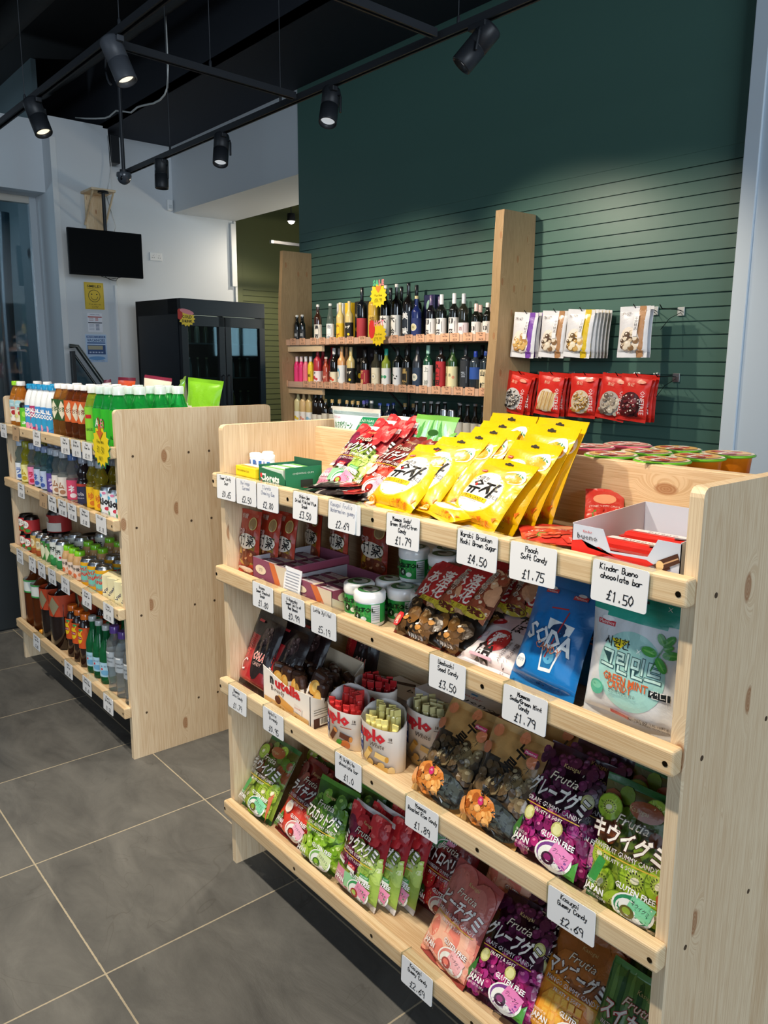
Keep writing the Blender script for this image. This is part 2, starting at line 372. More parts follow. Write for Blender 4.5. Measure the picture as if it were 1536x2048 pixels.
def hand(art, t, x, y, h, col='15151a', pen=0.0013, w=None):
    adv = h * 0.62; tw = len(t) * adv
    if w and tw > w: adv *= w / tw; tw = w
    sx = adv * 0.74 / 4; sy = h / 6; R = random.Random(t); ts = []
    cx = x - tw / 2
    for ch in t:
        dy = R.uniform(-.06, .06) * h
        for st in HF.get(ch, []):
            pts = [(cx + px * sx + (py - 2) * sy * 0.08, y + (py - 2) * sy + dy) for px, py in st]
            for a, b in zip(pts, pts[1:]):
                d = math.dist(a, b) or 1e-6; nx, ny = -(b[1] - a[1]) / d * pen / 2, (b[0] - a[0]) / d * pen / 2
                ex, ey = (b[0] - a[0]) / d * pen * .4, (b[1] - a[1]) / d * pen * .4
                q = [(a[0] + nx - ex, a[1] + ny - ey), (a[0] - nx - ex, a[1] - ny - ey), (b[0] - nx + ex, b[1] - ny + ey), (b[0] + nx + ex, b[1] + ny + ey)]
                ts += [(q[0], q[1], q[2]), (q[0], q[2], q[3])]
        cx += adv
    art.tris(ts, col)
ORD = ['first', 'second', 'third', 'fourth', 'fifth', 'sixth', 'seventh', 'eighth', 'ninth', 'tenth', 'eleventh', 'twelfth', 'thirteenth', 'fourteenth', 'fifteenth', 'sixteenth',
       'seventeenth', 'eighteenth', 'nineteenth', 'twentieth', 'twenty-first', 'twenty-second', 'twenty-third', 'twenty-fourth', 'twenty-fifth', 'twenty-sixth', 'twenty-seventh', 'twenty-eighth']

# ================================================================== ROOM
CZ = 3.77
WH = 'd0d5d9'; BK = '23262b'
struct('floor', G().box((-9.5, -5, -0.06), (4.5, 7.2, 0), '6a6a66', 'slate'))
struct('ceiling', G().box((-9.5, 2.42, CZ), (3, 7.2, CZ + .05), '262b38', 'matte').box((-9.5, 2.42, CZ), (3, 2.46, 4.5), '20242c', 'matte')
       .box((-9.5, -5, 4.5), (4.5, 2.5, 4.56), '1b1d20', 'matte'))
# green slatted wall: one extruded profile
g = G(); prof = [(3.27, CZ)]; z = 2.4684
prof += [(3.27, 2.545), (3.272, 2.543)]
while z > 0.05:
    prof += [(3.2715, z + .004), (3.286, z + .004), (3.286, z - .004), (3.2685, z - .004)]; z -= .075
prof += [(3.27, 0), (3.42, 0), (3.42, CZ)]
x0, x1 = -4.43, -0.28; n = len(prof)
g.add([(x0, a, b) for a, b in prof] + [(x1, a, b) for a, b in prof], [[i, i + n, (i + 1) % n + n, (i + 1) % n] for i in range(n)], '486a61', 'greenw')
g.add([(x0, 3.27, 0), (x0, 3.42, 0), (x0, 3.42, CZ), (x0, 3.27, CZ)], [(0, 1, 2, 3)], '486a61', 'greenw')
struct('wall_back', g)
struct('wall_right', G().box((-.28, 3.22, 0), (3.2, 3.45, CZ), 'c3d0dc', 'wall'))
struct('trim_1', G().box((-.285, 3.205, 0), (-.205, 3.222, CZ), 'ccd8e2', 'wall', .003))
struct('wall_lintel', G().box((-6.98, 3.275, 3.065), (-4.43, 4.07, CZ), WH, 'wall'))
struct('wall_left', G().box((-7.15, 2.47, 0), (-6.98, 4.07, CZ), WH, 'wall'))
struct('trim_2', G().box((-6.985, 4.045, 0), (-6.965, 4.075, 3.06), 'dfe2e2', 'wall', .003).box((-6.985, 4.0, 2.3), (-6.955, 4.07, 3.03), 'dfe2e2', 'wall', .004))
struct('wall_column', G().box((-7.4, 1.87, 0), (-6.75, 2.47, CZ + .02), WH, 'wall'))
struct('trim_3', G().box((-6.752, 1.868, 0), (-6.742, 1.925, 3.6), 'dde0e1', 'wall', .002).box((-6.752, 2.447, 0), (-6.742, 2.473, 2.2), 'e4e6e6', 'wall', .002))
struct('wall_bulkhead', G().box((-7.4, -5, 3.1), (-6.98, 1.87, CZ + .02), WH, 'wall'))
struct('window_1', G().box((-7.38, 1.80, 0), (-7.30, 1.87, 3.1), 'b5bcc1', 'gloss', .004).box((-7.38, -5, 3.03), (-7.30, 1.80, 3.1), 'c3bdb2', 'gloss', .004)
       .box((-7.38, .95, 0), (-7.31, .99, 3.03), '59626a', 'gloss').box((-7.38, -5, 0), (-7.30, 1.8, .08), '59626a', 'gloss'))
struct('window_2', G().box((-7.345, -5, .08), (-7.339, 1.80, 3.03), 'dfe9ee', 'pane'))
struct('wall_beyond', G().box((-9.5, -5, 0), (-9.4, 4.0, 4.5), '3b4a52', 'matte').box((-9.5, 1.95, 0), (-7.4, 2.0, 4.5), '5d6e74', 'matte'))
g = G(); prof = [(-8.0, CZ), (-8.0, 2.40)]; z = 2.37
while z > .1: prof += [(-8.0, z + .005), (-8.02, z + .005), (-8.02, z - .005), (-8.0, z - .005)]; z -= .075
prof += [(-8.0, 0), (-8.15, 0), (-8.15, CZ)]; n = len(prof)
for (ya, yb) in ((4.75, 7.1),):
    g.add([(a, ya, b) for a, b in prof] + [(a, yb, b) for a, b in prof], [[i, i + n, (i + 1) % n + n, (i + 1) % n] for i in range(n)], '5c6340', 'greenw')
g.box((-8.15, 3.6, 0), (-8.0, 4.752, CZ), '5c6340', 'greenw')
struct('wall_back_room', g)
struct('window_3', G().box((-3.3, 7.07, 1.5), (-2.3, 7.09, 2.6), 'a8dcf4', 'sky').box((-2.22, 7.07, 1.5), (-1.6, 7.09, 2.6), 'a8dcf4', 'sky').box((-3.36, 7.05, 1.42), (-1.54, 7.1, 1.5), '30353a', 'black').box((-2.3, 7.05, 1.42), (-2.22, 7.1, 2.6), '30353a', 'black'))
struct('wall_far', G().box((-9.5, 7.1, 0), (3, 7.2, CZ), '4f553a', 'greenw'))

# ================================================================== CEILING FITTINGS
def rail(label, a, b):
    a, b = Vector(a), Vector(b); d = (b - a).normalized(); L = (b - a).length; n = Vector((-d.y, d.x, 0)); g = G()
    P = [(-.0175, -.017), (-.0175, .017), (.0175, .017), (.0175, -.017), (.008, -.017), (.008, -.004), (-.008, -.004), (-.008, -.017)]
    vs = [n * p[0] + Vector((0, 0, p[1])) for p in P]; vs += [v + d * L for v in vs]; m = len(P)
    g.add(vs, [[i, (i + 1) % m, m + (i + 1) % m, m + i] for i in range(m)] + [[0, 1, 2, 3, 4, 5, 6, 7][::-1], list(range(8, 16))], '2b2e33', 'black')
    k = max(1, int(L / 1.3)); ws = []
    for i in range(k):
        q = d * (L * (i + .6) / (k + .2)); w = G().tube([q + Vector((0, 0, .017)), q + Vector((0, 0, CZ + .7 - a.z if a.y < 2.3 else .9))], .0022, '3a3d42', 'black', 5); ws.append(('hanging_wire', w.lathe([(.008, 0), (.008, .03), (.003, .04)], 8, '2b2e33', 'black', (q.x, q.y, .015))))
    c = G().box((-.02, -.02, -.019), (.02, .02, .019), '9aa0a4', 'gloss', .003)
    Kind('track_rail', 'lighting track', [('rail', g)] + ws + [('end_cap', c)]).put(a, label)
rail('long black lighting track along the green wall carrying four spotlights', (-4.55, 1.68, 2.85), (1.4, 1.72, 2.85))
rail('long black lighting track nearer the camera, above the left shelving unit', (-5.4, .56, 2.85), (.3, .6, 2.85))
rail('short black cross track joining the two long tracks at the left', (-2.02, .6, 2.85), (-2.09, 1.66, 2.85))
rail('short black cross track joining the long tracks near the top of the photo', (-.93, .6, 2.85), (-.97, 1.66, 2.85))
def spotlight(label, px, py, aim, z=2.83, col='25282d', lit='f4ead2', off=(0, 0)):
    d = Vector(aim).normalized(); a = d.to_track_quat('-Z', 'Y').to_matrix()
    h = G().lathe([(.012, .0), (.046, -.002), (.049, -.012), (.049, -.098), (.0465, -.099), (.0465, -.103), (.049, -.104), (.049, -.196), (.047, -.2), (.042, -.2), (.037, -.18)], 24, col, 'black', cap=False)
    ln = G().lathe([(.0385, -.178), (.020, -.165), (.001, -.162)], 20, lit, 'lamp', cap=False)  # grey tones glow to imitate the silver sheen of unlit reflectors
    for q in (h, ln): q.v = [tuple(a @ Vector(v) + Vector((off[0], off[1], -.085)) + d * -.09) for v in q.v]
    ad = G().box((-.05, -.016, -.024), (.05, .016, .0), col, 'black', .003).lathe([(.011, -.045), (.011, -.022)], 10, col, 'black')
    s = Vector((-d.y, d.x, 0)); s = s.normalized() if s.length > .01 else Vector((1, 0, 0))
    p0 = Vector((0, 0, -.04)); p1 = p0 + s * .06; p2 = p1 + Vector((off[0], off[1], -.07)) + d * .02
    ar = G().tube([p0, p1 + Vector((0, 0, .0)), p1 + Vector((0, 0, -.012)), p2], .0065, col, 'black', 6)
    ps = [('track_adapter', ad), ('bracket_arm', ar), ('housing', h, [('lens', ln)])]
    if 'cable loop' in label: ps.append(('power_cable', G().tube([Vector((-.05, 0, 0)) + Vector((-.09 * math.sin(t), .0, -.09 + .09 * math.cos(t))) for t in [i * .3 for i in range(10)]], .005, '3a3e44', 'black', 6)))
    Kind('spotlight', 'spotlight', ps).put((px, py, z), label)
spotlight('black spotlight on the wall-side track, nearest the right edge, tilted well to the left', -.73, 1.69, (-.5, -.55, -.85), lit='a9aeb2')
spotlight('black spotlight on the wall-side track, hanging in front of the green wall left edge', -1.80, 1.69, (.25, -.35, -1), lit='a3a7aa')
spotlight('black spotlight on the wall-side track, in front of the white beam', -2.96, 1.68, (.28, -.25, -1), lit='a3a7aa')
spotlight('black spotlight at the left end of the wall-side track, pointing straight down', -3.84, 1.68, (.02, -.05, -1), lit='efe6d2')
spotlight('black spotlight with a warm lit lens, on the nearer track at the left edge', -3.02, .57, (.42, .18, -1), lit='fff0cf')
spotlight('dark grey spotlight seen from behind with a cable loop, on the nearer track', -1.9, .58, (.35, .25, -1), col='474b52', lit='efe6d2')
g = G().tube([(0, 0, .9), (0, 0, .03)], .014, '23272d', 'black', 10).lathe([(.03, .02), (.03, .045)], 14, '23272d', 'black')
d = G().lathe([(.055, .022), (.058, .0), (.052, -.02), (.04, -.045), (.018, -.06), (.001, -.063)], 20, '4a5058', 'gloss', cap=False)
l = G().lathe([(.017, 0), (.015, .006), (.001, .009)], 14, '0c0d10', 'gloss'); l.v = [(v[0] + .028, -.032 - v[2], v[1] - .022) for v in l.v]
Kind('cctv_camera', 'security camera', [('ceiling_pole', g), ('dome', d, [('lens', l)])]).put((-4.42, 1.64, 2.81), 'dark dome security camera on a long black pole at the end of the track')
cp = [(-6.9, 2.2, 3.86), (-6.6, 2.2, 3.79), (-6.38, 2.2, 3.743), (-6.127, 2.2, 3.694), (-6.02, 2.2, 3.685), (-5.85, 2.2, 3.70), (-5.7, 2.2, 3.66), (-5.52, 2.2, 3.612), (-5.374, 2.2, 3.625), (-5.216, 2.2, 3.607), (-5.05, 2.2, 3.582), (-4.915, 2.2, 3.579), (-4.82, 2.2, 3.60), (-4.768, 2.2, 3.64), (-4.74, 2.2, 3.8), (-4.74, 2.2, 4.5)]
tag(link('ceiling_cable', G().tube(cp, .008, 'c9ccc9', 'gloss', 6).mesh('ceiling_cable')), 'loose white cable looping below the black ceiling behind the camera pole', 'cable')
for i, (y, zz, r, c) in enumerate(((-.1, 4.2, .16, '2a2b2c'), (1.3, 4.3, .11, '303233'), (2.0, 4.15, .05, '35383a'))):
    g = G().tube([(-8.5, y, zz), (3.5, y + .3, zz)], r, c, 'matte', 14)
    for k in range(8): g.lathe([(r + .012, -.02), (r + .012, .02)], 14, '26282a', 'matte')if False else None
    tag(link('ceiling_duct', g.mesh('ceiling_duct')), ('wide black air duct', 'medium black air duct', 'thin black pipe')[i] + ' running along the open dark ceiling', 'duct')
g = G()
for k in range(5): g.box((-6.6 + k * .16, .2, 3.95), (-6.5 + k * .16, .9, 4.02), '4d4c48', 'metal')
tag(link('cable_tray', g.mesh('cable_tray')), 'grey metal cable tray in the open ceiling at the top left', 'cable tray')

# ================================================================== WALL FITTINGS LEFT
# television on wooden bracket
T = G().box((-.02, -.375, -.225), (.02, .375, .225), '0c0e11', 'dark', .006)
S = G().box((.0195, -.362, -.208), (.0215, .362, .214), '040608', 'dark')
Cb = G().tube([(-.01, -.02, -.225), (.01, .02, -.255), (.01, .08, -.265), (-.01, .12, -.225)], .003, '111214', 'matte', 5).tube([(-.01, -.06, -.225), (.01, .03, -.25), (-.01, .14, -.225)], .003, '111214', 'matte', 5)
Kind('television', 'television', [('cabinet', T, [('screen', S)]), ('cable', Cb)]).put((-6.46, 2.262, 2.482), 'black flat television hanging below the wooden wall bracket', rot=(0, 0, math.radians(-4)))
br = G().box((-.29, -.125, 0), (.02, .125, .022), 'd9c3a3', 'pine_y', .002)
bp = G().box((-.29, -.09, -.55), (-.272, .11, 0), 'd8c4a6', 'pine_z', .002)
bs = [G().tube([(-.27, s * .105, -.3), (0, s * .105, -.005)], .011, 'd6bf9d', 'pine_x', 4) for s in (-1, 1)]
bc = G().lathe([(.055, -.02), (.05, 0)], 16, '16181b', 'black').tube([(0, 0, -.02), (0, 0, -.55)], .018, '1a1d21', 'black', 12)
Kind('wall_bracket', 'bracket', [('shelf_top', br), ('back_plate', bp), ('brace', bs[0]), ('brace', bs[1]), ('mounting_pole', bc)]).put((-6.46, 2.27, 3.09), 'pale wooden bracket on the white column with a black hanging pole')
# signs on the column
def sign(name, cat, label, y0, y1, z0, z1, fn, base='ffffff'):
    g = G().box((0, y0, z0), (.003, y1, z1), base, 'paper', .0008)
    w, h = y1 - y0, z1 - z0; a = Art(g, flatP((.003, (y0 + y1) / 2, z0), (0, 1, 0), (0, 0, 1), (1, 0, 0)), w, h, 'paper', 0); fn(a, w, h)
    tag(link(name, g.mesh(name), None, (-6.749, 0, 0)), label, cat)
def f1(a, w, h):
    a.rect(0, h / 2, w * .94, h * .95, '8a7425'); a.rect(0, h / 2, w * .92, h * .935, 'd8b93c')
    a.text('SMILE!', 0, h * .86, h * .13, '2a2a22', w * .72, bold=.02); a.rect(0, h * .775, w * .68, h * .008, '2a2a22')
    a.ell(0, h * .5, w * .31, w * .31, '23231e', n=28); a.ell(0, h * .5, w * .285, w * .285, 'd8b93c', n=28)
    for s in (-1, 1): a.ell(s * w * .13, h * .56, w * .035, w * .035, '23231e')
    p = [(w * .17 * math.cos(t), h * .47 + w * .15 * math.sin(t)) for t in [PI + PI * k / 12 for k in range(13)]]
    for q, r in zip(p, p[1:]): a.rect((q[0] + r[0]) / 2, (q[1] + r[1]) / 2, math.dist(q, r) * 1.15, w * .022, '23231e', math.atan2(r[1] - q[1], r[0] - q[0]))
    a.text('You are on', 0, h * .19, h * .075, '2a2a22', w * .62); a.text('CCTV', 0, h * .09, h * .085, '2a2a22', w * .34)
sign('warning_sign', 'sign', 'yellow SMILE sign with a smiling face on the white column', 2.12, 2.325, 1.94, 2.215, f1, 'd8b93c')
def f2(a, w, h):
    a.text('OPENING TIMES', 0, h * .92, h * .07, '3a4a66', w * .7); a.rect(0, h * .80, w * .95, h * .055, 'b04a48'); a.rect(0, h * .5, w * .95, h * .05, '262b38')
    for k in range(3): a.rect(-w * .25, h * (.74 - .06 * k), w * .3, h * .018, 'b77'if False else 'b08080'); a.rect(w * .12, h * (.74 - .06 * k), w * .2, h * .04, 'c89090')
    for k in range(5): a.rect(-w * .25, h * (.42 - .07 * k), w * .34, h * .016, '8a93a8'); a.rect(w * .15, h * (.42 - .07 * k), w * .24, h * .035, '6d7690')
sign('notice', 'notice', 'small white notice with red and navy bands under the yellow sign', 2.135, 2.292, 1.702, 1.9, f2, 'e3e6ee')
def f3(a, w, h):
    a.rect(0, h * .91, w * .9, h * .08, '4f6f9f'); a.text('BE PART OF OUR', 0, h * .91, h * .06, 'dfe8f6', w * .8); a.text('VACANCIES', 0, h * .79, h * .13, '3c5b8c', w * .86, bold=.03)
    a.rect(0, h * .69, w * .86, h * .05, '4a6a9c'); a.rect(0, h * .45, w * .86, h * .34, '3b5684'); a.rect(-w * .05, h * .52, w * .7, h * .14, 'a9a48c')
    for k in range(5): a.rect(-w * .3 + k * w * .14, h * .35, w * .09, h * .05, 'b8c6de')
    a.ell(0, h * .14, w * .4, h * .07, '6f9fd0'); a.text('Come inside to apply', 0, h * .05, h * .05, '2c3a55', w * .7)
sign('notice', 'notice', 'blue and white printed poster, lowest of the three on the column', 2.1, 2.325, 1.39, 1.68, f3, 'b9cfe8')
# handrail beside the column
hr = G().box((-.03, -.02, -1.5), (.03, .02, .0), '2b2e30', 'black', .004).tube([(0, -.03, .05), (0, .05, .05), (0, .36, -.42), (0, .6, -.80)], .024, '8c9494', 'metal', 10)
hb = G().tube([(0, .02, -.04), (0, .3, -.47), (0, .58, -.9)], .014, '7d8586', 'metal', 8)
hg = G().add([(0, .03, -.08), (0, .55, -.88), (0, .55, -1.2), (0, .03, -1.2), (.008, .03, -.08), (.008, .55, -.88), (.008, .55, -1.2), (.008, .03, -1.2)], [(0, 1, 2, 3), (4, 5, 6, 7), (0, 1, 5, 4), (1, 2, 6, 5), (2, 3, 7, 6), (3, 0, 4, 7)], 'b9c7cb', 'clear')
Kind('handrail', 'handrail', [('post_and_rail', hr), ('lower_rail', hb), ('glass_panel', hg)]).put((-6.5, 1.87, 1.50), 'grey metal stair handrail sloping down beside the white column')
# socket, sensor
g = G().box((0, -.073, -.043), (.009, .073, .043), 'e9eaea', 'gloss', .003)
for s in (-1, 1):
    for (dy, dz) in ((0, .012), (-.011, -.012), (.011, -.012)): g.box((.0088, s * .036 + dy - .003, dz - .004), (.0096, s * .036 + dy + .003, dz + .004), '3a3b3d', 'matte')
    g.box((.009, s * .012 - .005, .018), (.012, s * .012 + .005, .03), 'f2f2f2', 'gloss', .001)
tag(link('wall_socket', g.mesh('wall_socket'), None, (-6.98, 3.04, 2.566)), 'white double power socket on the white wall above the fridge', 'socket')
g = G().box((0, -.033, -.06), (.045, .033, .06), 'eceeee', 'gloss', .012).box((.04, -.022, -.035), (.05, .022, .0), 'd4d9da', 'gloss', .006)
tag(link('motion_sensor', g.mesh('motion_sensor'), None, (-6.98, 3.225, 3.14)), 'small white motion sensor in the corner below the white beam', 'sensor')
tag(link('speaker', G().box((-.06, -.05, -.14), (.06, .05, .14), '1d2024', 'black', .008).mesh('speaker'), None, (-6.86, 2.56, 3.60)), 'small black box speaker at the top of the wall beside the column', 'speaker')
tag(link('wall_cable', G().tube([(0, .0, .0), (.004, .02, -.3), (.0, -.05, -.6), (.004, .03, -.9), (.0, -.02, -1.05), (.0, .01, -1.5)], .004, 'd5d8d8', 'gloss', 5).mesh('wall_cable'), None, (-6.72, 2.455, 3.7)), 'thin white cable running down the column edge to the wooden bracket', 'cable')
# strip curtain and lamps beyond the glass
for k in range(4):
    y = .95 + k * .24; g = G(); pts = [(math.sin(t * 2.2 + k) * .05 + .02 * k, y + .02 * math.sin(t * 3 + k), 3.0 - t * 2.2) for t in [i / 10 for i in range(11)]]
    vs = []; fs = []
    for p in pts: vs += [(p[0], p[1] - .07, p[2]), (p[0] + .04, p[1], p[2]), (p[0], p[1] + .07, p[2])]
    for i in range(10):
        for j in range(2): fs.append((i * 3 + j, i * 3 + j + 1, i * 3 + j + 4, i * 3 + j + 3))
    g.add(vs, fs, ('5d7c88', '39525e', '668896', '34474f')[k], 'gloss', True)
    tag(link('curtain_strip', g.mesh('curtain_strip'), None, (-7.75 - .05 * k, 0, 0)), 'clear plastic curtain strip behind the glass at the left edge, %s from the left' % ORD[k], 'curtain', 'plastic strips behind the glass')
for k, (y, zz, r) in enumerate(((1.72, 2.60, .035), (1.40, 2.60, .02), (1.18, 2.60, .02))):
    b = G().lathe([(.01, .06), (.04, .05), (.045, 0)], 14, '2a2d30', 'black', cap=False); e = G().lathe([(r, 0), (r * .7, -r * .7), (.001, -r)], 12, 'fffaf0', 'lamp', cap=False)
    Kind('ceiling_lamp', 'lamp', [('shade', b), ('bulb', e)]).put((-8.0, y, zz), ('bright lamp shining through the glass beside the column', 'small lamp through the glass, second from the column', 'small lamp through the glass, furthest from the column')[k])
b = G().lathe([(.012, .1), (.05, .09), (.055, 0)], 14, '2a2d30', 'black', cap=False).tube([(0, 0, .1), (0, 0, .5)], .006, '2a2d30', 'black', 6); e = G().lathe([(.05, 0), (.03, -.03), (.001, -.04)], 12, 'fffdf4', 'lamp', cap=False)
Kind('ceiling_lamp', 'lamp', [('shade', b), ('bulb', e)]).put((-7.05, 4.93, 3.17), 'bright lamp in the back room beside the green wall edge')
rail('short black track hanging in the back room beyond the opening', (-7.0, 4.6, 2.88), (-7.0, 5.6, 2.88))
# dark chiller at far left
c = G().box((-.5, -.55, 0), (.5, .4, 1.05), '22282b', 'black', .01)
s = G()
for k in range(3): s.box((-.48, -.57, .25 + k * .27), (.48, -.5, .265 + k * .27), '59646a', 'gloss')
y = G().box((-.48, -.575, .46), (.48, -.57, .52), 'b7a52f', 'paper'); a = Art(y, flatP((0, -.5755, .46), (1, 0, 0), (0, 0, 1), (0, -1, 0)), .9, .06, 'paper', 0); a.text('STOP  STOP  STOP', 0, .03, .05, '22221c')
Kind('chiller_cabinet', 'chiller', [('body', c), ('grille', s), ('warning_tape', y)]).put((-3.0, .55, 0), 'dark low chiller cabinet with yellow tape behind the left shelving unit')
# ================================================================== FRIDGE
fw_, fd, fh = 1.08, .85, 2.03
F = G().box((-fd, 0, .1), (-fd + .04, fw_, fh), '14181d', 'black').box((-fd, 0, .1), (-.06, .05, fh), '151a20', 'black').box((-fd, fw_ - .05, .1), (-.06, fw_, fh), '151a20', 'black')
F.box((-fd, 0, 0), (-.08, fw_, .14), '101317', 'black').box((-fd, 0, fh - .16), (-.0, fw_, fh), '191e25', 'black', .004).box((-.3, fw_ / 2 - .02, .14), (-.06, fw_ / 2 + .02, fh - .16), '14181d', 'black')
parts = [('cabinet_body', F)]
for k in range(4): parts.append(('wire_shelf', G().box((-fd + .04, .05, .5 + k * .36), (-.1, fw_ - .05, .515 + k * .36), '6a7176', 'gloss')))
for s in (0, 1):
    y0 = s * fw_ / 2 + .004; y1 = y0 + fw_ / 2 - .008; D = G()
    for a, b in (((-.05, y0, .14), (0, y0 + .075, fh - .165)), ((-.05, y1 - .075, .14), (0, y1, fh - .165)), ((-.05, y0, .14), (0, y1, .24)), ((-.05, y0, fh - .27), (0, y1, fh - .165))): D.box(a, b, '12151a', 'black', .002)
    hx = y1 - .03 if s == 0 else y0 + .03
    parts.append(('door', D, [('glass_pane', G().box((-.03, y0 + .07, .235), (-.022, y1 - .07, fh - .268), 'b9c6c6', 'pane')), ('handle', G().tube([(.0, hx, .75), (.03, hx, .76), (.03, hx, 1.25), (0, hx, 1.26)], .009, '23282e', 'black', 8))]))
parts.append(('hidden_fill_strip', G().box((-.14, .06, fh - .19), (-.10, fw_ - .06, fh - .165), 'a4b09e', 'sky')))  # glowing strip added out of sight behind the header to brighten the interior
FR = Kind('display_fridge', 'fridge', parts)
fang = math.radians(7.4); FL = Vector((-5.75, 2.715, 0))
FR.put(FL, 'tall black double-door glass drinks fridge against the white wall', rot=(0, 0, fang))
def fr(x, y, z): c, s = math.cos(fang), math.sin(fang); return (FL.x + x * c - y * s, FL.y + x * s + y * c, z)
fdk = []
for col, cap in (('7d8a86', 'd8dcdc'), ('3d4a3c', '98a06a'), ('8a5040', '3a3a3a'), ('8f9aa0', 'e8e8e8'), ('9a8a3c', 'c8c8c8')):
    fdk.append(Kind('drink_bottle', 'bottle', [('bottle_body', G().lathe([(.03, 0), (.031, .1), (.028, .14), (.013, .19)], 10, col, 'gloss')), ('cap', G().lathe([(.014, .19), (.014, .21)], 10, cap, 'gloss'))]))
R = random.Random(3); cnt = 0
for sh in range(4):
    for k in range(9):
        y = .1 + k * .11
        if abs(y - fw_ / 2) < .05: continue
        fdk[R.randrange(5) if sh < 2 else (0, 3, 1)[R.randrange(3)]].put(fr(-.2, y, .516 + sh * .36), 'dim bottle inside the black fridge, %s from the left, %s shelf up' % (ORD[k], ORD[sh]), group='bottles inside the black fridge'); cnt += 1
def star(g, cx, cz, R1, R2, n, col, th, y, sq=1.0, m='paper'):
    p = []
    for k in range(2 * n):
        r = R1 if k % 2 == 0 else R2; a = PI * k / n; p.append((cx + r * math.cos(a), cz + r * sq * math.sin(a)))
    g.prism(p, th, col, m, (0, y, 0))
g = G(); star(g, 0, 0, .1, .08, 14, 'e6c53a', .003, 0, .8); a = Art(g, flatP((0, 0, -.08), (1, 0, 0), (0, 0, 1), (0, -1, 0)), .22, .18, 'paper', 0)
a.ell(-.085, .12, .035, .055, 'b8322c'); a.ell(.0, .148, .085, .024, 'd9868c', -.2); a.text('COLD', 0, .098, .042, '2f2410', .12, bold=.03); a.text('DRINK', 0, .055, .036, '2f2410', .12, bold=.03)
tag(link('promotion_sign', g.mesh('promotion_sign'), None, fr(.004, .07, fh - .2), (0, 0, fang + PI / 2)), 'yellow and red COLD DRINK star sticker on the fridge corner', 'sign')
# back room shelf
g = G().box((-.06, -.02, 0), (.06, .02, 1.62), 'a89f92', 'oak_z', .003)
sb = [G().box((0, .0, z), (.35, .5, z + .02), 'c9b184', 'oak_x') for z in (.55, .95, 1.2, 1.38)] + [G().box((-.02, .48, 0), (.36, .5, 1.58), '8d7a55', 'oak_z')]
Kind('storage_shelf', 'shelf', [('upright_panel', g)] + [('shelf_board', q) for q in sb]).put((-5.95, 4.12, 0), 'wooden shelf in the back room between the fridge and the bottle rack')
for k, (x, z, c, w, h) in enumerate(((-5.86, 1.402, 'dcb94e', .16, .15), (-5.84, 1.222, '58b33a', .2, .06), (-5.85, .972, '5a5440', .14, .16), (-5.84, .572, '8c8078', .16, .22))):
    tag(link('storage_box', G().box((0, 0, 0), (w, .2, h), c, 'paper', .006).box((.02, -.001, h * .3), (w - .02, 0, h * .7), 'e8e4d6', 'paper').mesh('storage_box'), None, (x, 4.2, z)), ('yellow', 'bright green', 'olive', 'grey brown')[k] + ' carton on the back room shelf', 'box')

# ================================================================== GONDOLAS
ZL = (1.1285, .8811, .5663, .2015)   # tops of the front battens
ZB = tuple(z - .024 for z in ZL)      # shelf board tops
GH = 1.25; LH = .041
def gondola(label, x, y, L, T=.0205, D=.29):
    full = 2 * D + .022; parts = []
    for s in (0, 1):
        xa = 0 if s == 0 else L - T
        g = G().box((xa, 0, 0), (xa + T, full, GH), 'dcc095', 'pine_z', .003)
        b = bmesh.new(); g2 = G()
        # rounded top corners: profile in y-z
        pr = []; r = .014
        for (cy, cz, a0) in ((full - r, GH - r, 0), (r, GH - r, PI / 2)):
            for k in range(5): a = a0 + PI / 2 * k / 4; pr.append((cy + r * math.cos(a), cz + r * math.sin(a)))
        pr += [(0, 0), (full, 0)]; b.free()
        n = len(pr); g2.add([(xa, p[0], p[1]) for p in pr] + [(xa + T, p[0], p[1]) for p in pr], [list(range(n))[::-1], list(range(n, 2 * n))] + [[i, (i + 1) % n, n + (i + 1) % n, n + i] for i in range(n)], 'dcc095', 'pine_z')
        for i, z in enumerate(ZB):
            for yy in (.055, D - .03, D + .05, full - .06):
                xx = xa + (T if s else 0); e = .0006 if s else -.0006
                g2.add([(xx + e, yy + .0045 * math.cos(t * PI / 4), z - .012 + .0045 * math.sin(t * PI / 4)) for t in range(8)], [list(range(8)) if s else list(range(8))[::-1]], '4b3a28', 'matte')
        parts.append(('end_panel', g2))
    parts.append(('back_panel', G().box((T, D, 0), (L - T, D + .022, 1.233), 'dcc095', 'pine_x', .002)))  # extended down to the floor to block light coming from behind
    for i, z in enumerate(ZB):
        for s in (0, 1):
            y0, y1 = (.0, D) if s == 0 else (D + .022, full)
            parts.append(('shelf_board', G().box((T, y0, z - .02), (L - T, y1, z), 'd9b88b', 'pine_x')))
            l = G(); yb = -.026 if s == 0 else full
            l.box((.004 if s == 0 else 0, yb, ZL[i] - LH), (L, yb + .026, ZL[i]), 'e2c697', 'pine_lip', .005, 3)
            for xx in (.012, .36, L * .5, L - .36, L - .012):
                l.add([(xx + .0045 * math.cos(t * PI / 4), yb - .0006 if s == 0 else yb + .0266, ZL[i] - .022 + .0045 * math.sin(t * PI / 4)) for t in range(8)], [list(range(8))[::-1]], '4a3d2c', 'metal')
            parts.append(('front_batten', l))
    return Kind('display_shelf', 'shelf', parts).put((x, y, 0), label)
gondola('pale pine double-sided display shelf full of sweets, nearest the camera', 0, 0, 1.3238)
BX, BY, BL = -2.049, .018, 1.308
gondola('pale pine double-sided display shelf full of drinks, further left', BX, BY, BL)

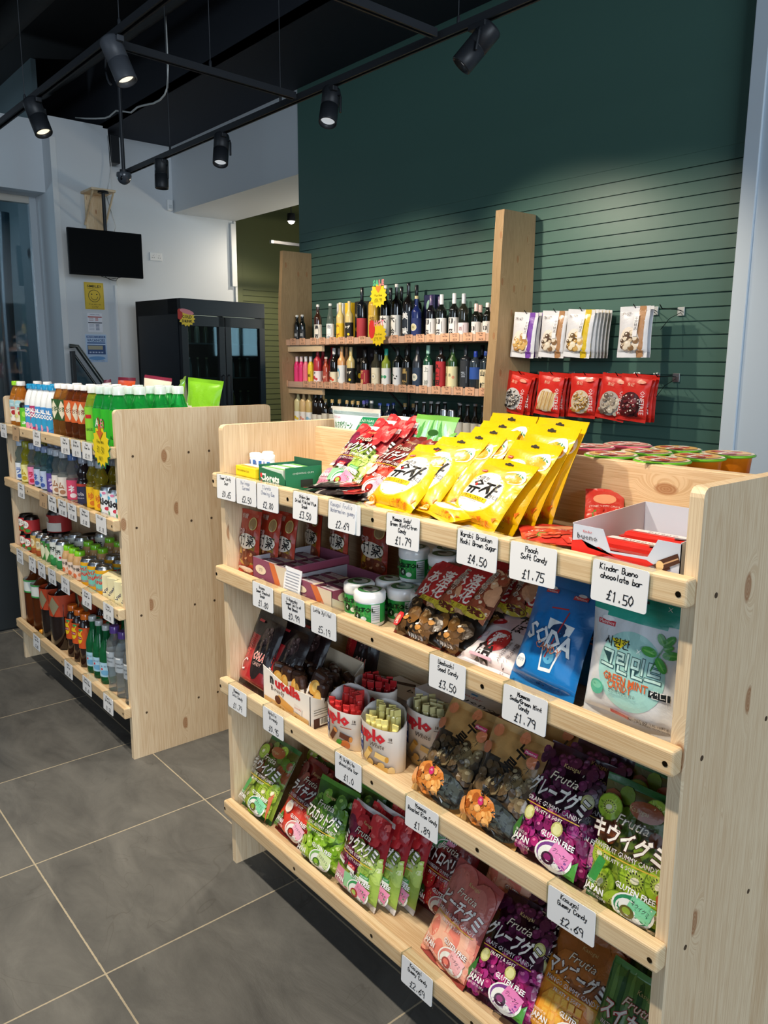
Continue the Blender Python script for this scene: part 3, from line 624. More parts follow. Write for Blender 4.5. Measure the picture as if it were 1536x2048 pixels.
# ================================================================== PRICE CARDS
def card_mesh(lines, price, w=.092, h=.062, base='e9ecf0', pc='15151a', faint=False, big=True):
    g = G(); y = -.0012
    r = .004; p = []
    for cx, cz, a0 in ((w / 2 - r, -r, 0), (-w / 2 + r, -r, PI / 2), (-w / 2 + r, -h + r, PI), (w / 2 - r, -h + r, 1.5 * PI)):
        for k in range(4): a = a0 + PI / 2 * k / 3; p.append((cx + r * math.cos(a), cz + r * math.sin(a)))
    g.prism(p[::-1], .0012, base, 'paper', (0, y, 0))
    a = Art(g, flatP((0, y, -h), (1, 0, 0), (0, 0, 1), (0, -1, 0)), w, h, 'paper', 0); a.e = .0002
    n = len(lines); hh = .0085 if n <= 2 else .0072; top = h * .80
    for i, t in enumerate(lines): hand(a, t, (-.002, .003, 0)[i % 3], top - i * hh * 1.42, hh, 'a9b0c4' if faint else pc, .0014, w * .9)
    hand(a, price, .004, h * .10, .0145 if big else .011, '24242c' if faint else pc, .0016)
    return g
hold = G(); 
hold.box((-.050, -.0002, -.064), (.050, .0004, .001), 'fafcfc', 'clear').box((-.050, -.0002, .0006), (.050, .029, .0012), 'fafcfc', 'clear').box((-.050, .0002, -.064), (-.0492, .029, .0012), 'e8eeee', 'clear')
HOLD = hold.mesh('clear_holder')
def price_tag(x, z, y, lines, price, label, w=.092, base='e9ecf0', **kw):
    k = Kind('price_tag', 'price tag', [('card', card_mesh(lines, price, w, base=base, **kw)), ('clear_holder', HOLD)])
    k.put((x, y - .0012, z), label, rot=(math.radians(random.uniform(-3, 1)), math.radians(random.uniform(-1.2, 1.2)), 0), group='price tags')
TA = [(0, .084, ('Tower Candy', 'Sour'), '£0.65', 0), (0, .181, ('Morinaga', 'Caramel'), '£2.50', 1), (0, .279, ('Clorets', 'Chewing Gum'), '£2.80', 1), (0, .434, ('Otoko-Ume', 'Dried Pickled Plum', 'Snack'), '£3.50', 0),
      (0, .567, ('Kasugai Frutia', 'Watermelon gummy'), '£2.69', 1), (0, .755, ('Mammas Soda/', 'Green Mint/Citron', 'Candy'), '£1.79', 0), (0, .945, ('Warabi Bracken', 'Mochi Brown Sugar'), '£4.50', 0),
      (0, 1.065, ('Peach', 'Soft Candy'), '£1.75', 0), (0, 1.223, ('Kinder Bueno', 'chocolate bar'), '£1.50', 0),
      (1, .247, ('Onasan', 'Sweet Chestnut', 'Snack'), '£1.80', 0), (1, .377, ('O-Happyday', 'Sweet Jelly of', 'Red Beans'), '£0.99', 0), (1, .496, ('Lotte Xylitol',), '£5.19', 0), (1, .880, ('Umeboshi', 'Seed Candy'), '£3.50', 0), (1, 1.061, ('Mammas', 'Soda/Green Mint', 'Candy'), '£1.79', 0),
      (2, .108, ('Mammas', 'Cola Candy'), '£1.79', 0), (2, .281, ('Nutella', 'B-ready'), '£0.95', 0), (2, .583, ('Milk/White', 'chocolate bar'), '£1.0', 0), (2, .819, ('Mammas', 'Roasted Rice Candy'), '£1.89', 0), (2, 1.172, ('Kasugai', 'Gummy Candy'), '£2.69', 0),
      (3, .812, ('Kasugai', 'Gummy Candy'), '£2.69', 0)]
RW = ('top', 'second', 'third', 'bottom')
cntp = {}
for r, x, ln, pr, ft in TA:
    k = cntp.get(r, 0); cntp[r] = k + 1
    price_tag(x, ZL[r] + .0012, -.0268, ln, pr, 'white %s price card, %s from the left on the %s sweets batten' % (pr, ORD[k], RW[r]), faint=bool(ft))
price_tag(.615, ZL[0] + .0008, -.0262, (), '', 'blank white card tucked behind the faint £2.69 card', w=.022)
TB = [(0, -1.972, ('Fruit', 'Herb Tea'), '£1.8', 0), (0, -1.782, ('Green',), '£1.9', 1), (0, -1.495, ('Calpis', 'Milk drink'), '£2.09', 0), (0, -1.161, ('Itoen', 'Green Tea'), '£1.99', 0), (0, -1.047, ('Oi Ocha', 'Barley Tea'), '£1.9', 0), (0, -.932, ('Itoen', 'Green Tea'), '£2.19', 0),
      (1, -1.77, ('Ramune', 'Soda Pop'), '£1.80', 0), (1, -1.468, ('Lemon',), '£1.5', 1), (1, -1.362, ('Ramune', 'Grape Flavour'), '£1.80', 0), (1, -1.243, ('Ramune', 'Lychee Flavour'), '£1.80', 0), (1, -1.135, ('Ramune', 'Cola Flavour'), '£1.80', 0), (1, -1.003, ('Ramune', 'Yuzu Flavour'), '£1.80', 0), (1, -.845, ('Rio Light',), '£1.18', 0),
      (2, -1.876, ('Red bean', 'soup can'), '£1.90', 0), (2, -1.692, ('Royal Milk', 'Tea'), '£1.90', 0), (2, -1.567, ('Green Tea', 'can'), '£1.80', 0), (2, -1.436, ('Oi', 'Green Tea'), '£1.80', 0), (2, -1.272, ('Kirin', 'Milk tea'), '£2.20', 0), (2, -1.035, ('Arizona', 'Ginger Tea'), '£1.09', 0), (2, -.826, ('Vitasoy', 'Soy Drink'), '£1.19', 0),
      (3, -1.721, ('Black Tea', 'Sugar free'), '£3.80', 0), (3, -1.308, ('Lipton', 'Ice Tea'), '£1.60', 0), (3, -1.10, ('Sparkling', 'Mineral Water'), '£1.60', 0), (3, -.883, ('Mineral', 'Spring Water'), '£1.50', 0)]
cntp = {}
for r, x, ln, pr, br in TB:
    k = cntp.get(r, 0); cntp[r] = k + 1
    price_tag(x, ZL[r] + .0012, BY - .0268, ln, pr, '%s price card, %s from the left on the %s drinks batten' % ('brown kraft' if br else 'white handwritten', ORD[k], RW[r]), base='b79a78' if br else 'e6e8ea', pc='2a2a30')

# aloe drink promotion star on the drinks shelf
g = G(); star(g, 0, 0, .082, .066, 15, '2f7a4a', .0016, 0, .92); star(g, 0, .002, .076, .062, 15, 'ecd21f', .001, -.0012, .92)
a = Art(g, flatP((0, -.0013, -.07), (1, 0, 0), (0, 0, 1), (0, -1, 0)), .16, .20, 'paper', 0)
for i, (ch, c) in enumerate(zip('SALE!', ('2f9a4a', 'e6e6e6', 'd2342c', 'e88a9a', 'd2342c'))): a.text(ch, -.042 + i * .02, .155 - abs(i - 2) * .004, .038, c, out='1d5a38', bold=.03)
a.poly([(-.012, .14), (.012, .14), (.012, .122), (.03, .122), (0, .095), (-.03, .122), (-.012, .122)], 'd06a2a')
hand(a, 'Aloe Vera', 0, .084, .011, '2a4a1c', .0014); hand(a, '£1.50', 0, .052, .02, '2a4a1c', .0018); hand(a, 'ONLY!', 0, .026, .012, '2a4a1c', .0014)
tag(link('promotion_sign', g.mesh('promotion_sign'), None, (-.795, BY - .03, 1.125)), 'yellow star sign reading Aloe Vera £1.50 on the drinks shelf', 'sign')

# ================================================================== BOTTLE RACK ON THE GREEN WALL
def upright(front, x, t):
    p = [(3.268, 0)] + [(3.268, 2.36)] + front; g = G(); n = len(p)
    g.add([(x, a, b) for a, b in p] + [(x + t, a, b) for a, b in p], [list(range(n)), list(range(2 * n - 1, n - 1, -1))] + [[i, n + i, n + (i + 1) % n, (i + 1) % n] for i in range(n)], 'b99a70', 'oak_z'); return g
lf = [(2.955 + .012 * math.sin(z * 3.1) - .02 * (1 - z / 2.36) - .01 * math.exp(-((z - 1.9) / .25) ** 2), z) for z in [2.36 - i * .118 for i in range(21)]]
rf = [(2.966 - .03 * min(1, max(0, (2.3 - z) / .5)) - .035 * min(1, max(0, (1.8 - z) / .5)) + .008 * math.sin(z * 5), z) for z in [2.36 - i * .118 for i in range(21)]]
parts = [('upright', upright(lf, -4.285, .045)), ('upright', upright(rf, -1.755, .072))]
SZ = (1.578, 1.212, .862)
for z in SZ:
    parts.append(('shelf_board', G().box((-4.24, 2.995, z - .03), (-1.755, 3.266, z), 'd7b299', 'oak_x')))
    parts.append(('shelf_lip', G().box((-4.30, 2.985, z - .03), (-1.755, 2.997, z + .022), 'ddb8a6', 'oak_x', .002)))
    parts.append(('cleat', G().box((-4.24, 3.0, z - .085), (-3.72, 3.03, z - .03), 'e4cfae', 'pine_x', .002)))
br = G()
for xx in (-2.9,):
    for z in SZ[:2]: br.tube([(xx, 3.26, z - .03), (xx, 3.26, z - .3)], .012, '15181a', 'black', 4).tube([(xx, 3.06, z - .035), (xx, 3.255, z - .2)], .009, '15181a', 'black', 4)
parts.append(('support_bracket', br))
Kind('bottle_rack', 'shelf', parts).put((0, 0, 0), 'rustic wooden rack with live-edge uprights holding bottles on the green wall')
R = random.Random(5)
names = ('Plum Wine', 'Sake 720ml', 'Yuzu Sake', 'Umeshu', 'Junmai', 'Soju')
for r, xs in enumerate(((-4.128, -3.983, -3.819, -3.690, -3.542, -3.420, -3.302, -3.149, -2.760, -2.599, -2.474, -2.364, -2.219, -2.123, -1.997, -1.878),
                        (-4.260, -3.937, -3.827, -3.723, -3.619, -3.502, -3.355, -3.189, -3.046, -2.929, -2.803, -2.664, -2.561, -2.436, -2.301, -2.192, -2.076, -1.966, -1.836))):
    for k, x in enumerate(xs):
        g = card_mesh((R.choice(names), R.choice(names)), '£%d.%d' % (R.randrange(9, 49), R.choice((50, 80, 99))), .088, .056, 'd9a888', '3a2620', big=False)
        Kind('price_tag', 'price tag', [('card', g), ('clear_holder', HOLD)]).put((x, 2.983, SZ[r] + .03), 'brown price card, %s from the left on the %s rack shelf' % (ORD[k], ('upper', 'middle')[r]), group='rack price cards')
for (x, z, y, words, lb) in ((-2.9, 1.90, 2.94, ('SALE', '£26.99'), 'yellow star sign with a green and red heading, hung in front of the tall bottles'), (-2.92, 1.615, 2.955, ('HOT', '£19.99'), 'yellow and red star sign on the upper rack shelf edge')):
    g = G(); star(g, 0, 0, .1, .08, 14, 'f0d722' if z > 1.7 else 'e8c81e', .003, 0, .9)
    a = Art(g, flatP((0, 0, -.1), (1, 0, 0), (0, 0, 1), (0, -1, 0)), .22, .26, 'paper', 0)
    if z > 1.7:
        for i, ch in enumerate(words[0]): a.text(ch, -.05 + i * .034, .195, .055, ('5cc08a', '5cc08a', 'e58a8a', 'e58a8a')[i], bold=.05)
        a.poly([(-.03, .17), (.03, .17), (.03, .15), (0, .12), (-.03, .15)], 'e28a3a')
    else:
        a.ell(-.075, .14, .04, .07, 'd22f2a'); a.text(words[0], .01, .185, .06, 'e38f98', .12, out='c83a3a', bold=.04)
    hand(a, 'Plum Wine', 0, .095, .016, '7a6a10', .002); hand(a, words[1], 0, .055, .024, '7a6a10', .0026)
    tag(link('promotion_sign', g.mesh('promotion_sign'), None, (x, y, z)), lb, 'sign')

# ================================================================== BAGS
def bag_kind(name, cat, W, H, T, base, art=None, back=None, seal=None, s=.012, m='film', gus=.5, seed=1, bot=None, lumps=0, hole=False, nu=22, nv=30, window=None):
    R = random.Random(seed); ph = [R.uniform(0, 6.28) for _ in range(8)]
    def dep(u, v):           # u -1..1, v 0..1 over the filled part
        a = max(0.0, 1 - abs(u) ** 2.4) ** .62; t = v ** gus; b = max(0.0, 1 - abs(2 * t - 1) ** 2.6) ** .7
        d = T / 2 * a * b
        e = (1 - a * b)
        d += .0016 * e * math.sin(9 * v + 5 * u + ph[0]) * a ** .3 + .0011 * math.sin(17 * u + 4 * v + ph[1]) * math.sin(6 * v + ph[2]) * (v if v < .5 else 1 - v) * 2
        d += .0013 * math.sin(26 * v + 6 * abs(u) + ph[3]) * abs(u) ** 2 * a ** .4
        if lumps and v < lumps: d += .0035 * a * b * max(0, math.sin(u * 9 + ph[4]) * math.sin(v * 26 + ph[5]))
        return max(0.0, d) + .0004
    def wd(v): return 1 - .05 * math.sin(PI * min(1, max(0, v))) * T / .035
    def P(x, y, e):
        v = (y - s) / (H - 2 * s); v = min(1, max(0, v)); u = max(-1, min(1, x / (W / 2)))
        return (x * wd(v), -dep(u, v) - e, y)
    g = G(); vs = []; fs = []
    for side in (-1, 1):
        n0 = len(vs)
        for j in range(nv + 1):
            for i in range(nu + 1):
                u = -1 + 2 * i / nu; v = j / nv; x, yy, z = P(u * W / 2, s + v * (H - 2 * s), 0); vs.append((x, yy if side < 0 else -yy * .8, z))
        for j in range(nv):
            for i in range(nu):
                a = n0 + j * (nu + 1) + i; q = [a, a + 1, a + nu + 2, a + nu + 1]; fs.append(q if side < 0 else q[::-1])
    half = nu * nv; bc = lin(back or base); fc = lin(base) if not callable(base) else None
    cols = []
    for i in range(2 * half):
        if i < half and callable(base): cols.append(lin(base((i // nu + .5) / nv, -1 + 2 * (i % nu + .5) / nu)))
        else: cols.append(fc if i < half and fc else bc)
    n = len(g.v); g.v += vs; k = g._m(m)
    for f, c in zip(fs, cols): g.f.append(f); g.c.append(c); g.mi.append(k); g.sm.append(True)
    if art: art(Art(g, P, W, H, m), W, H)
    def sealg(z0, z1, col, wav):
        q = G(); v = []; f = []; nn = 16
        for j in range(5):
            z = z0 + (z1 - z0) * j / 4
            for i in range(nn + 1):
                u = -1 + 2 * i / nn; yy = .0022 * math.sin(u * 4 + ph[6]) * (j / 4 if wav > 0 else 1 - j / 4) + (.0006 if j % 2 else 0)
                v.append((u * W / 2, yy - .0005, z))
        for j in range(4):
            for i in range(nn): a = j * (nn + 1) + i; f.append([a, a + 1, a + nn + 2, a + nn + 1])
        m0 = len(v); v += [(p[0], p[1] + .001, p[2]) for p in v]; f += [[m0 + k for k in t[::-1]] for t in f]
        q.add(v, f, col, m, True); return q
    top = sealg(H - s, H, seal or (base if not callable(base) else back), 1)
    if hole: 
        a = Art(top, lambda x, y, e: (x, .0022 * math.sin(x / (W / 2) * 4 + ph[6]) * (y - H + s) / s - .0012 - e, y), W, H, 'matte', 0); a.rect(0, H - s * .5, W * .16, .0045, '2a2418'); a.ell(0, H - s * .5 + .001, .006, .004, '2a2418')
    parts = [('pouch', g), ('top_seal', top), ('bottom_seal', sealg(0, s, bot or seal or back or base, -1))]
    return Kind(name, cat, parts)

def gummy(key, jp, en, dark, field, fruit, plate='7ab08a', wrap='e58fb5', nat='JAPAN', half=.46, seal=None, seed=1, line='d9b13c', out='2a1a1e', jw=.86):
    def base(v, u): return dark if v > half + .02 * math.sin(u * 4) else field
    def art(a, W, H):
        fruit(a, W, H)
        a.text('Kasugai', .04 * W, H * .855, .011, 'c9b277', W * .22); a.text('Frutia', .02 * W, H * .745, .022, 'efe6d0', W * .40, sh=.35, out=out)
        a.text(jp, 0, H * .605, .034, 'f4f1ec', W * jw, rot=-.03, sh=.12, out=out, ow=.07, bold=.03)
        a.text(en + ' GUMMY CANDY', 0, H * .50, .0115, 'f2e9ea', W * .8, out=out, ow=.02)
        a.rect(0, H * .462, W * .8, .0018, line); a.text('FRUITY & SOFT', -.02 * W, H * .43, .009, 'f7f1ee', W * .42, out=out, ow=.02)
        a.ell(W * .2, H * .15, W * .24, W * .17, 'f1f2ee', n=22); a.ell(W * .2, H * .155, W * .215, W * .145, plate, n=22); a.ell(W * .16, H * .14, W * .15, W * .12, 'e9ebe6', n=18)
        a.rect(W * .29, H * .185, W * .26, W * .2, wrap, -.35); a.text(jp[:5], W * .29, H * .19, .009, '3a2430', W * .2, rot=-.35)
        a.ell(W * .15, H * .125, W * .085, W * .07, dark); a.ell(W * .145, H * .132, W * .05, W * .038, field)
        a.text('GLUTEN FREE', W * .2, H * .285, .013, 'ffffff', W * .46, rot=-.08, out=out, ow=.04, bold=.02); a.text(nat, -W * .27, H * .165, .015, 'ffffff', W * .26, out=out, ow=.04, bold=.03)
        a.text('PRODUCT OF', -W * .3, H * .21, .007, 'ffffff', W * .2); a.text('NET WT. 3.77 OZ (107 g)', -W * .26, H * .115, .006, 'ffffff', W * .3)
    return bag_kind('gummy_bag', 'sweet bag', .145, .208, .036, base, art, dark, seal or dark, seed=seed)
def fr_grape(a, W, H):
    a.dots(-W / 2, H * .06, W / 2, H * .5, 85, W * .062, ('a3216f', 'c02c85', '8a1a62', '741a5a', 'b63a92'), 'ea84bd', 3)
    a.dots(-W / 2, H * .55, W / 2, H * .94, 60, W * .06, ('521a3d', '641e4a', '431432'), '7b3560', 4)
    for x, y in ((-.3, .38), (.15, .36), (.38, .66)): a.ell(x * W, y * H, W * .08, W * .085, 'b9b86a'); a.ell(x * W, y * H, W * .06, W * .065, 'd6d79a')
    a.poly([(-W * .5, H * .2), (-W * .38, H * .34), (-W * .36, H * .24), (-W * .42, H * .14)], '3d7a35'); a.poly([(W * .3, H * .05), (W * .5, H * .2), (W * .5, H * .04)], '4c9a3a')
def fr_kiwi(a, W, H):
    a.dots(-W / 2, H * .55, W / 2, H * .9, 26, W * .1, ('6b8a2c', '7c9a34', '5b7726', '8a4a24'), None, 5)
    for x, y, r, t in ((.12, .33, .22, .3), (-.28, .2, .2, .8), (-.36, .4, .17, .1), (.4, .38, .19, 1.2), (-.02, .1, .2, .5), (.44, .16, .16, .2), (-.33, .78, .17, .4), (.2, .9, .13, .2)): a.kiwi(x * W, y * H, r * W, t)
    a.ell(W * .12, H * .86, W * .2, H * .07, 'a5572c'); a.poly([(-W * .42, H * .2), (-W * .3, H * .42), (-W * .2, H * .4), (-W * .3, H * .18)], '3f9a4a'); a.poly([(W * .5, H * .02), (W * .42, H * .32), (W * .5, H * .4)], 'c9643a')
def fr_red(c, hi, seed, leaf=True):
    def f(a, W, H):
        a.dots(-W / 2, H * .1, W / 2, H * .5, 30, W * .14, c, hi, seed); a.dots(-W / 2, H * .55, W / 2, H * .95, 26, W * .13, [('7f2420', '932a24', '6c1d1b')[i % 3] for i in range(3)], None, seed + 1)
        if leaf: a.poly([(-W * .5, H * .05), (-W * .3, H * .28), (-W * .22, H * .2), (-W * .35, H * .05)], '4f8a3a')
    return f
def fr_lychee(a, W, H):
    fr_red(('d9402f', 'c73327', 'e2574a'), 'f08a78', 6)(a, W, H); a.ell(-W * .2, H * .36, W * .11, H * .075, 'f7ecdf', .9); a.ell(-W * .18, H * .355, W * .06, H * .05, 'f2d9c4', .9)
def fr_straw(a, W, H):
    fr_red(('c8242a', 'b71e25', 'd93a37'), None, 8)(a, W, H)
    for x, y in ((-.25, .36), (.22, .34), (.02, .2)):
        a.ell(x * W, y * H, W * .17, H * .11, 'd92f30', .3); a.dots((x - .12) * W, y * H - .015, (x + .12) * W, y * H + .015, 16, .0012, ('f0c27a',), None, 3)
def fr_muscat(a, W, H):
    a.dots(-W / 2, H * .08, W / 2, H * .52, 60, W * .085, ('8fbf2e', 'a5cf45', '7aab26', '9ccc3c'), 'dcf09a', 9, 1.2)
    a.dots(-W / 2, H * .55, W / 2, H * .86, 40, W * .08, ('5d8a2a', '6f9c34', '4a7424'), '93b85a', 10, 1.2)
def fr_peach(a, W, H):
    for x, y, r in ((-.25, .33, .26), (.2, .36, .28), (0, .18, .24), (.42, .2, .2), (-.45, .15, .18)): a.ell(x * W, y * H, r * W, r * W * 1.05, 'f2a58e'); a.ell((x - .05) * W, (y + .01) * H, r * W * .8, r * W * .9, 'f6bfa4'); a.ell((x - .1) * W, (y - .02) * H, r * W * .45, r * W * .6, 'ee8a78')
    for x, y, r in ((-.2, .75, .3), (.25, .7, .3)): a.ell(x * W, y * H, r * W, r * W * 1.2, 'b5625a'); a.ell(x * W - .008, y * H, r * W * .7, r * W * .9, 'c4766a')
def fr_mango(a, W, H):
    a.dots(-W / 2, H * .1, W / 2, H * .5, 18, W * .2, ('f0992a', 'f4ad3c', 'e8861f'), None, 12)
    for i in range(5):
        for j in range(3): a.rect(-W * .25 + i * W * .11, H * .22 + j * .016, W * .085, .012, 'f8c04c', .1)
    a.dots(-W / 2, H * .6, W / 2, H * .92, 12, W * .2, ('a8642a', 'b8702f'), None, 13)
def fr_melon(a, W, H):
    for i in range(9): a.ell((-.5 + i * .125) * W, H * .72, W * .035, H * .24, ('2f5a2a', '6f9a4a')[i % 2], .05 * i, wob=.12)
    a.ell(0, H * .28, W * .42, H * .16, 'd9444a'); a.ell(0, H * .28, W * .36, H * .13, 'e5605f')
    a.dots(-W * .3, H * .22, W * .3, H * .34, 14, .002, ('2a1a1a',), None, 3)
def fr_mix(a, W, H):
    a.dots(-W * .05, H * .3, W / 2, H * .62, 24, W * .1, ('a9c95a', 'bcd970', '93b548'), 'e3f0b8', 14, 1.2)
    a.dots(-W / 2, H * .34, -W * .02, H * .52, 14, W * .09, ('6a1c3c', '7d2247', '531531'), '9c4a70', 15)
    a.dots(-W * .4, H * .7, W / 2, H * .93, 9, W * .17, ('c0252c', 'd03338', 'a91d25'), 'e56a66', 16)
    a.dots(-W / 2, H * .62, -W * .25, H * .8, 7, W * .1, ('8a2545', '74203c'), None, 17)
    for x, c, t in ((-.36, '8a2040', 'GRAPE'), (-.05, 'c92f33', 'APPLE'), (.28, '3f9a4a', 'MUSCAT')): a.rect(x * W, H * (.37 - .05 * (x + .36)), W * .2, .009, c, -.08); a.text(t, x * W, H * (.37 - .05 * (x + .36)), .006, 'ffffff', W * .15); a.rect(x * W, H * (.335 - .05 * (x + .36)), W * .2, .007, 'eef2ea', -.08)
    a.rect(-W * .3, H * .16, W * .4, H * .22, 'd88aa6'); a.rect(-W * .02, H * .2, W * .3, H * .16, '8fcf9a', .15)
K = {}
K['grape'] = gummy('grape', 'グレープグミ', 'GRAPE', '3a1029', '8a1d63', fr_grape, '7a3a8a', 'e07fb8', seed=1)
K['kiwi'] = gummy('kiwi', 'キウイグミ', 'KIWIFRUIT', '5f5a24', '8fa836', fr_kiwi, '2f8a5a', '7fcfa0', seal='2f6a34', out='4a2418', seed=2, jw=.9)
K['lychee'] = gummy('lychee', 'ライチグミ', 'LYCHEE', '7a1f1c', 'c8362a', fr_lychee, 'd88a8a', 'eab0c8', out='3a1210', seed=3)
K['muscat'] = gummy('muscat', 'マスカットグミ', 'MUSCAT', '3f6a22', '86b52e', fr_muscat, '7ab05a', 'c8d8a0', seal='57902f', out='1f3312', seed=4)
K['mix'] = gummy('mix', 'ミックスグミ', 'FRUITS MIX', '9c2028', '9dbb52', fr_mix, '3f9a5a', 'e08aac', seal='e9e6e6', out='26161a', seed=5)
K['strawberry'] = gummy('strawberry', 'ストロベリー', 'STRAWBERRY', '75181c', 'b5242a', fr_straw, 'c97a7a', 'e8a0a8', out='3a0e10', seed=6)
K['peach'] = gummy('peach', 'ピーチグミ', 'PEACH', 'a34a46', 'e87f6e', fr_peach, 'd98a80', 'f0b4b8', out='7a2a2a', seed=7)
K['mango'] = gummy('mango', 'マンゴーグミ', 'MANGO', '9c5a22', 'ee9c2e', fr_mango, 'd8a050', 'f0c890', out='5a2a10', seed=8)
K['melon'] = gummy('melon', 'スイカグミ', 'WATERMELON', '55803a', '7fae52', fr_melon, 'a8c878', 'f09aa0', seal='4f8a3a', out='b3303a', seed=9)
def art_melon_light(a, W, H):
    for i in range(8): a.ell((-.48 + i * .14) * W, H * .66, W * .05, H * .26, ('4f9a4a', '9fd0c0')[i % 2], .08 * i, wob=.2)
    a.ell(W * .1, H * .78, W * .13, H * .04, '2c5a26'); a.ell(0, H * .55, W * .14, H * .06, '3f7a30'); a.text('Frutia', 0, H * .42, .026, 'f4f8f0', W * .5, sh=.35, out='2f6a3a'); a.text('スイカグミ', 0, H * .26, .034, 'ffffff', W * .8, out='c33a40', ow=.06)
K['melon2'] = bag_kind('gummy_bag', 'sweet bag', .145, .20, .034, '8fc88a', art_melon_light, '5a9a4a', '6fae4a', seed=10)
# yuzu citron pouches
def art_citron(a, W, H):
    a.ell(-W * .04, H * .47, W * .41, H * .30, 'f3d34a', .25, 30); a.ell(-W * .04, H * .47, W * .39, H * .285, 'f3f4f6', .25, 30)
    a.ell(W * .3, H * .78, W * .19, H * .11, 'f4f2e2', -.3, 20, wob=.03); a.ell(W * .25, H * .755, W * .15, H * .082, 'eaa31e', -.3, 20, wob=.05); a.ell(W * .36, H * .74, W * .09, H * .06, 'e59a18', .1, 14)
    for k in range(3): a.ell(W * (.3 + .06 * k), H * (.825 - .012 * k), W * .03, H * .008, '3f8a5a', .5 + k)
    a.text('상큼한', -W * .15, H * .645, .017, '2a2a2a', W * .28, rot=-.1); a.text('유자', -W * .02, H * .51, .05, '141414', W * .6, rot=-.06, sh=.2, bold=.02); a.ell(-W * .17, H * .545, W * .035, H * .02, 'c3262e')
    a.rect(-W * .08, H * .37, W * .6, H * .055, 'efc81e', -.05); a.text('CITRON CANDY', -W * .08, H * .37, .0125, '4a3a10', W * .52, rot=-.05)
    a.text('캔디', W * .27, H * .43, .014, '2a2a2a', W * .16); a.text('유자함유 1% 합성향료', -W * .12, H * .32, .005, '555555', W * .36)
    a.rect(-W * .28, H * .77, W * .15, H * .03, 'd8323a', -.1); a.text('Mammos', -W * .28, H * .772, .006, 'ffffff', W * .13, rot=-.1)
    for x, y, r in ((.2, .16, .3), (.34, .12, 1.2), (.08, .1, 2), (.42, .2, .7)): a.poly([(x * W, y * H), (x * W + .012 * math.cos(r), y * H + .012 * math.sin(r)), (x * W + .004, y * H - .008)], 'e0701e')
    a.text('수량한정', W * .26, H * .13, .013, 'df6f1c', W * .28); a.ell(-W * .36, H * .1, W * .12, H * .06, 'ef9a1e', .5); a.ell(-W * .36, H * .1, W * .085, H * .045, 'f6e3c0', .5); a.text('NET WT. 3.53 oz (100 g)', W * .1, H * .05, .0055, '6a5a10', W * .4)
K['citron'] = bag_kind('candy_pouch', 'sweet bag', .155, .215, .042, 'e6b70a', art_citron, 'e0b008', 'e4ba0a', s=.024, gus=.62, seed=21, hole=True)
def art_soda(a, W, H):
    a.poly([(-W * .02, H * .2), (W * .16, H * .21), (W * .3, H * .62), (-W * .1, H * .64)], 'e9f1f6'); a.poly([(.0, H * .23), (W * .145, H * .24), (W * .25, H * .54), (-W * .065, H * .55)], '1f6fa8')
    a.ell(W * .09, H * .56, W * .12, H * .06, '133a66', .2, wob=.1); a.ell(W * .08, H * .33, W * .08, H * .06, '5aa6cf')
    a.rect(W * .09, H * .52, .0028, H * .42, 'b03038', -.22); a.rect(W * .0, H * .735, W * .26, .0026, 'b03038', .12)
    for i, ch in enumerate('SODA'): a.text(ch, (-.3 + i * .19) * W, H * (.50 - .015 * i), .042, 'e8eff6', rot=-.12, out='1a4f86', ow=.05, bold=.03)
    a.text('CANDY', W * .03, H * .395, .018, 'e8824a', W * .4, rot=-.1)
    for x, s in ((-.22, 1), (.22, 1)): a.rect(x * W, H * .86, W * .2, H * .035, 'c92f3a', .1 * s); a.ell(x * W, H * .885, W * .06, H * .014, 'e8eef4'); a.text('Mammos', x * W, H * .86, .006, 'ffffff', W * .17)
    a.ell(-W * .33, H * .22, W * .085, H * .06, 'eef4f8'); a.text('소다향', -W * .33, H * .23, .007, '2a5a8a', W * .12); a.text('NET WT. 2.82 oz (80 g)', W * .15, H * .09, .006, '0f3a6a', W * .4)
K['soda'] = bag_kind('candy_pouch', 'sweet bag', .142, .205, .036, '0f72bd', art_soda, '0d5a9c', '1577c2', s=.02, seed=22)
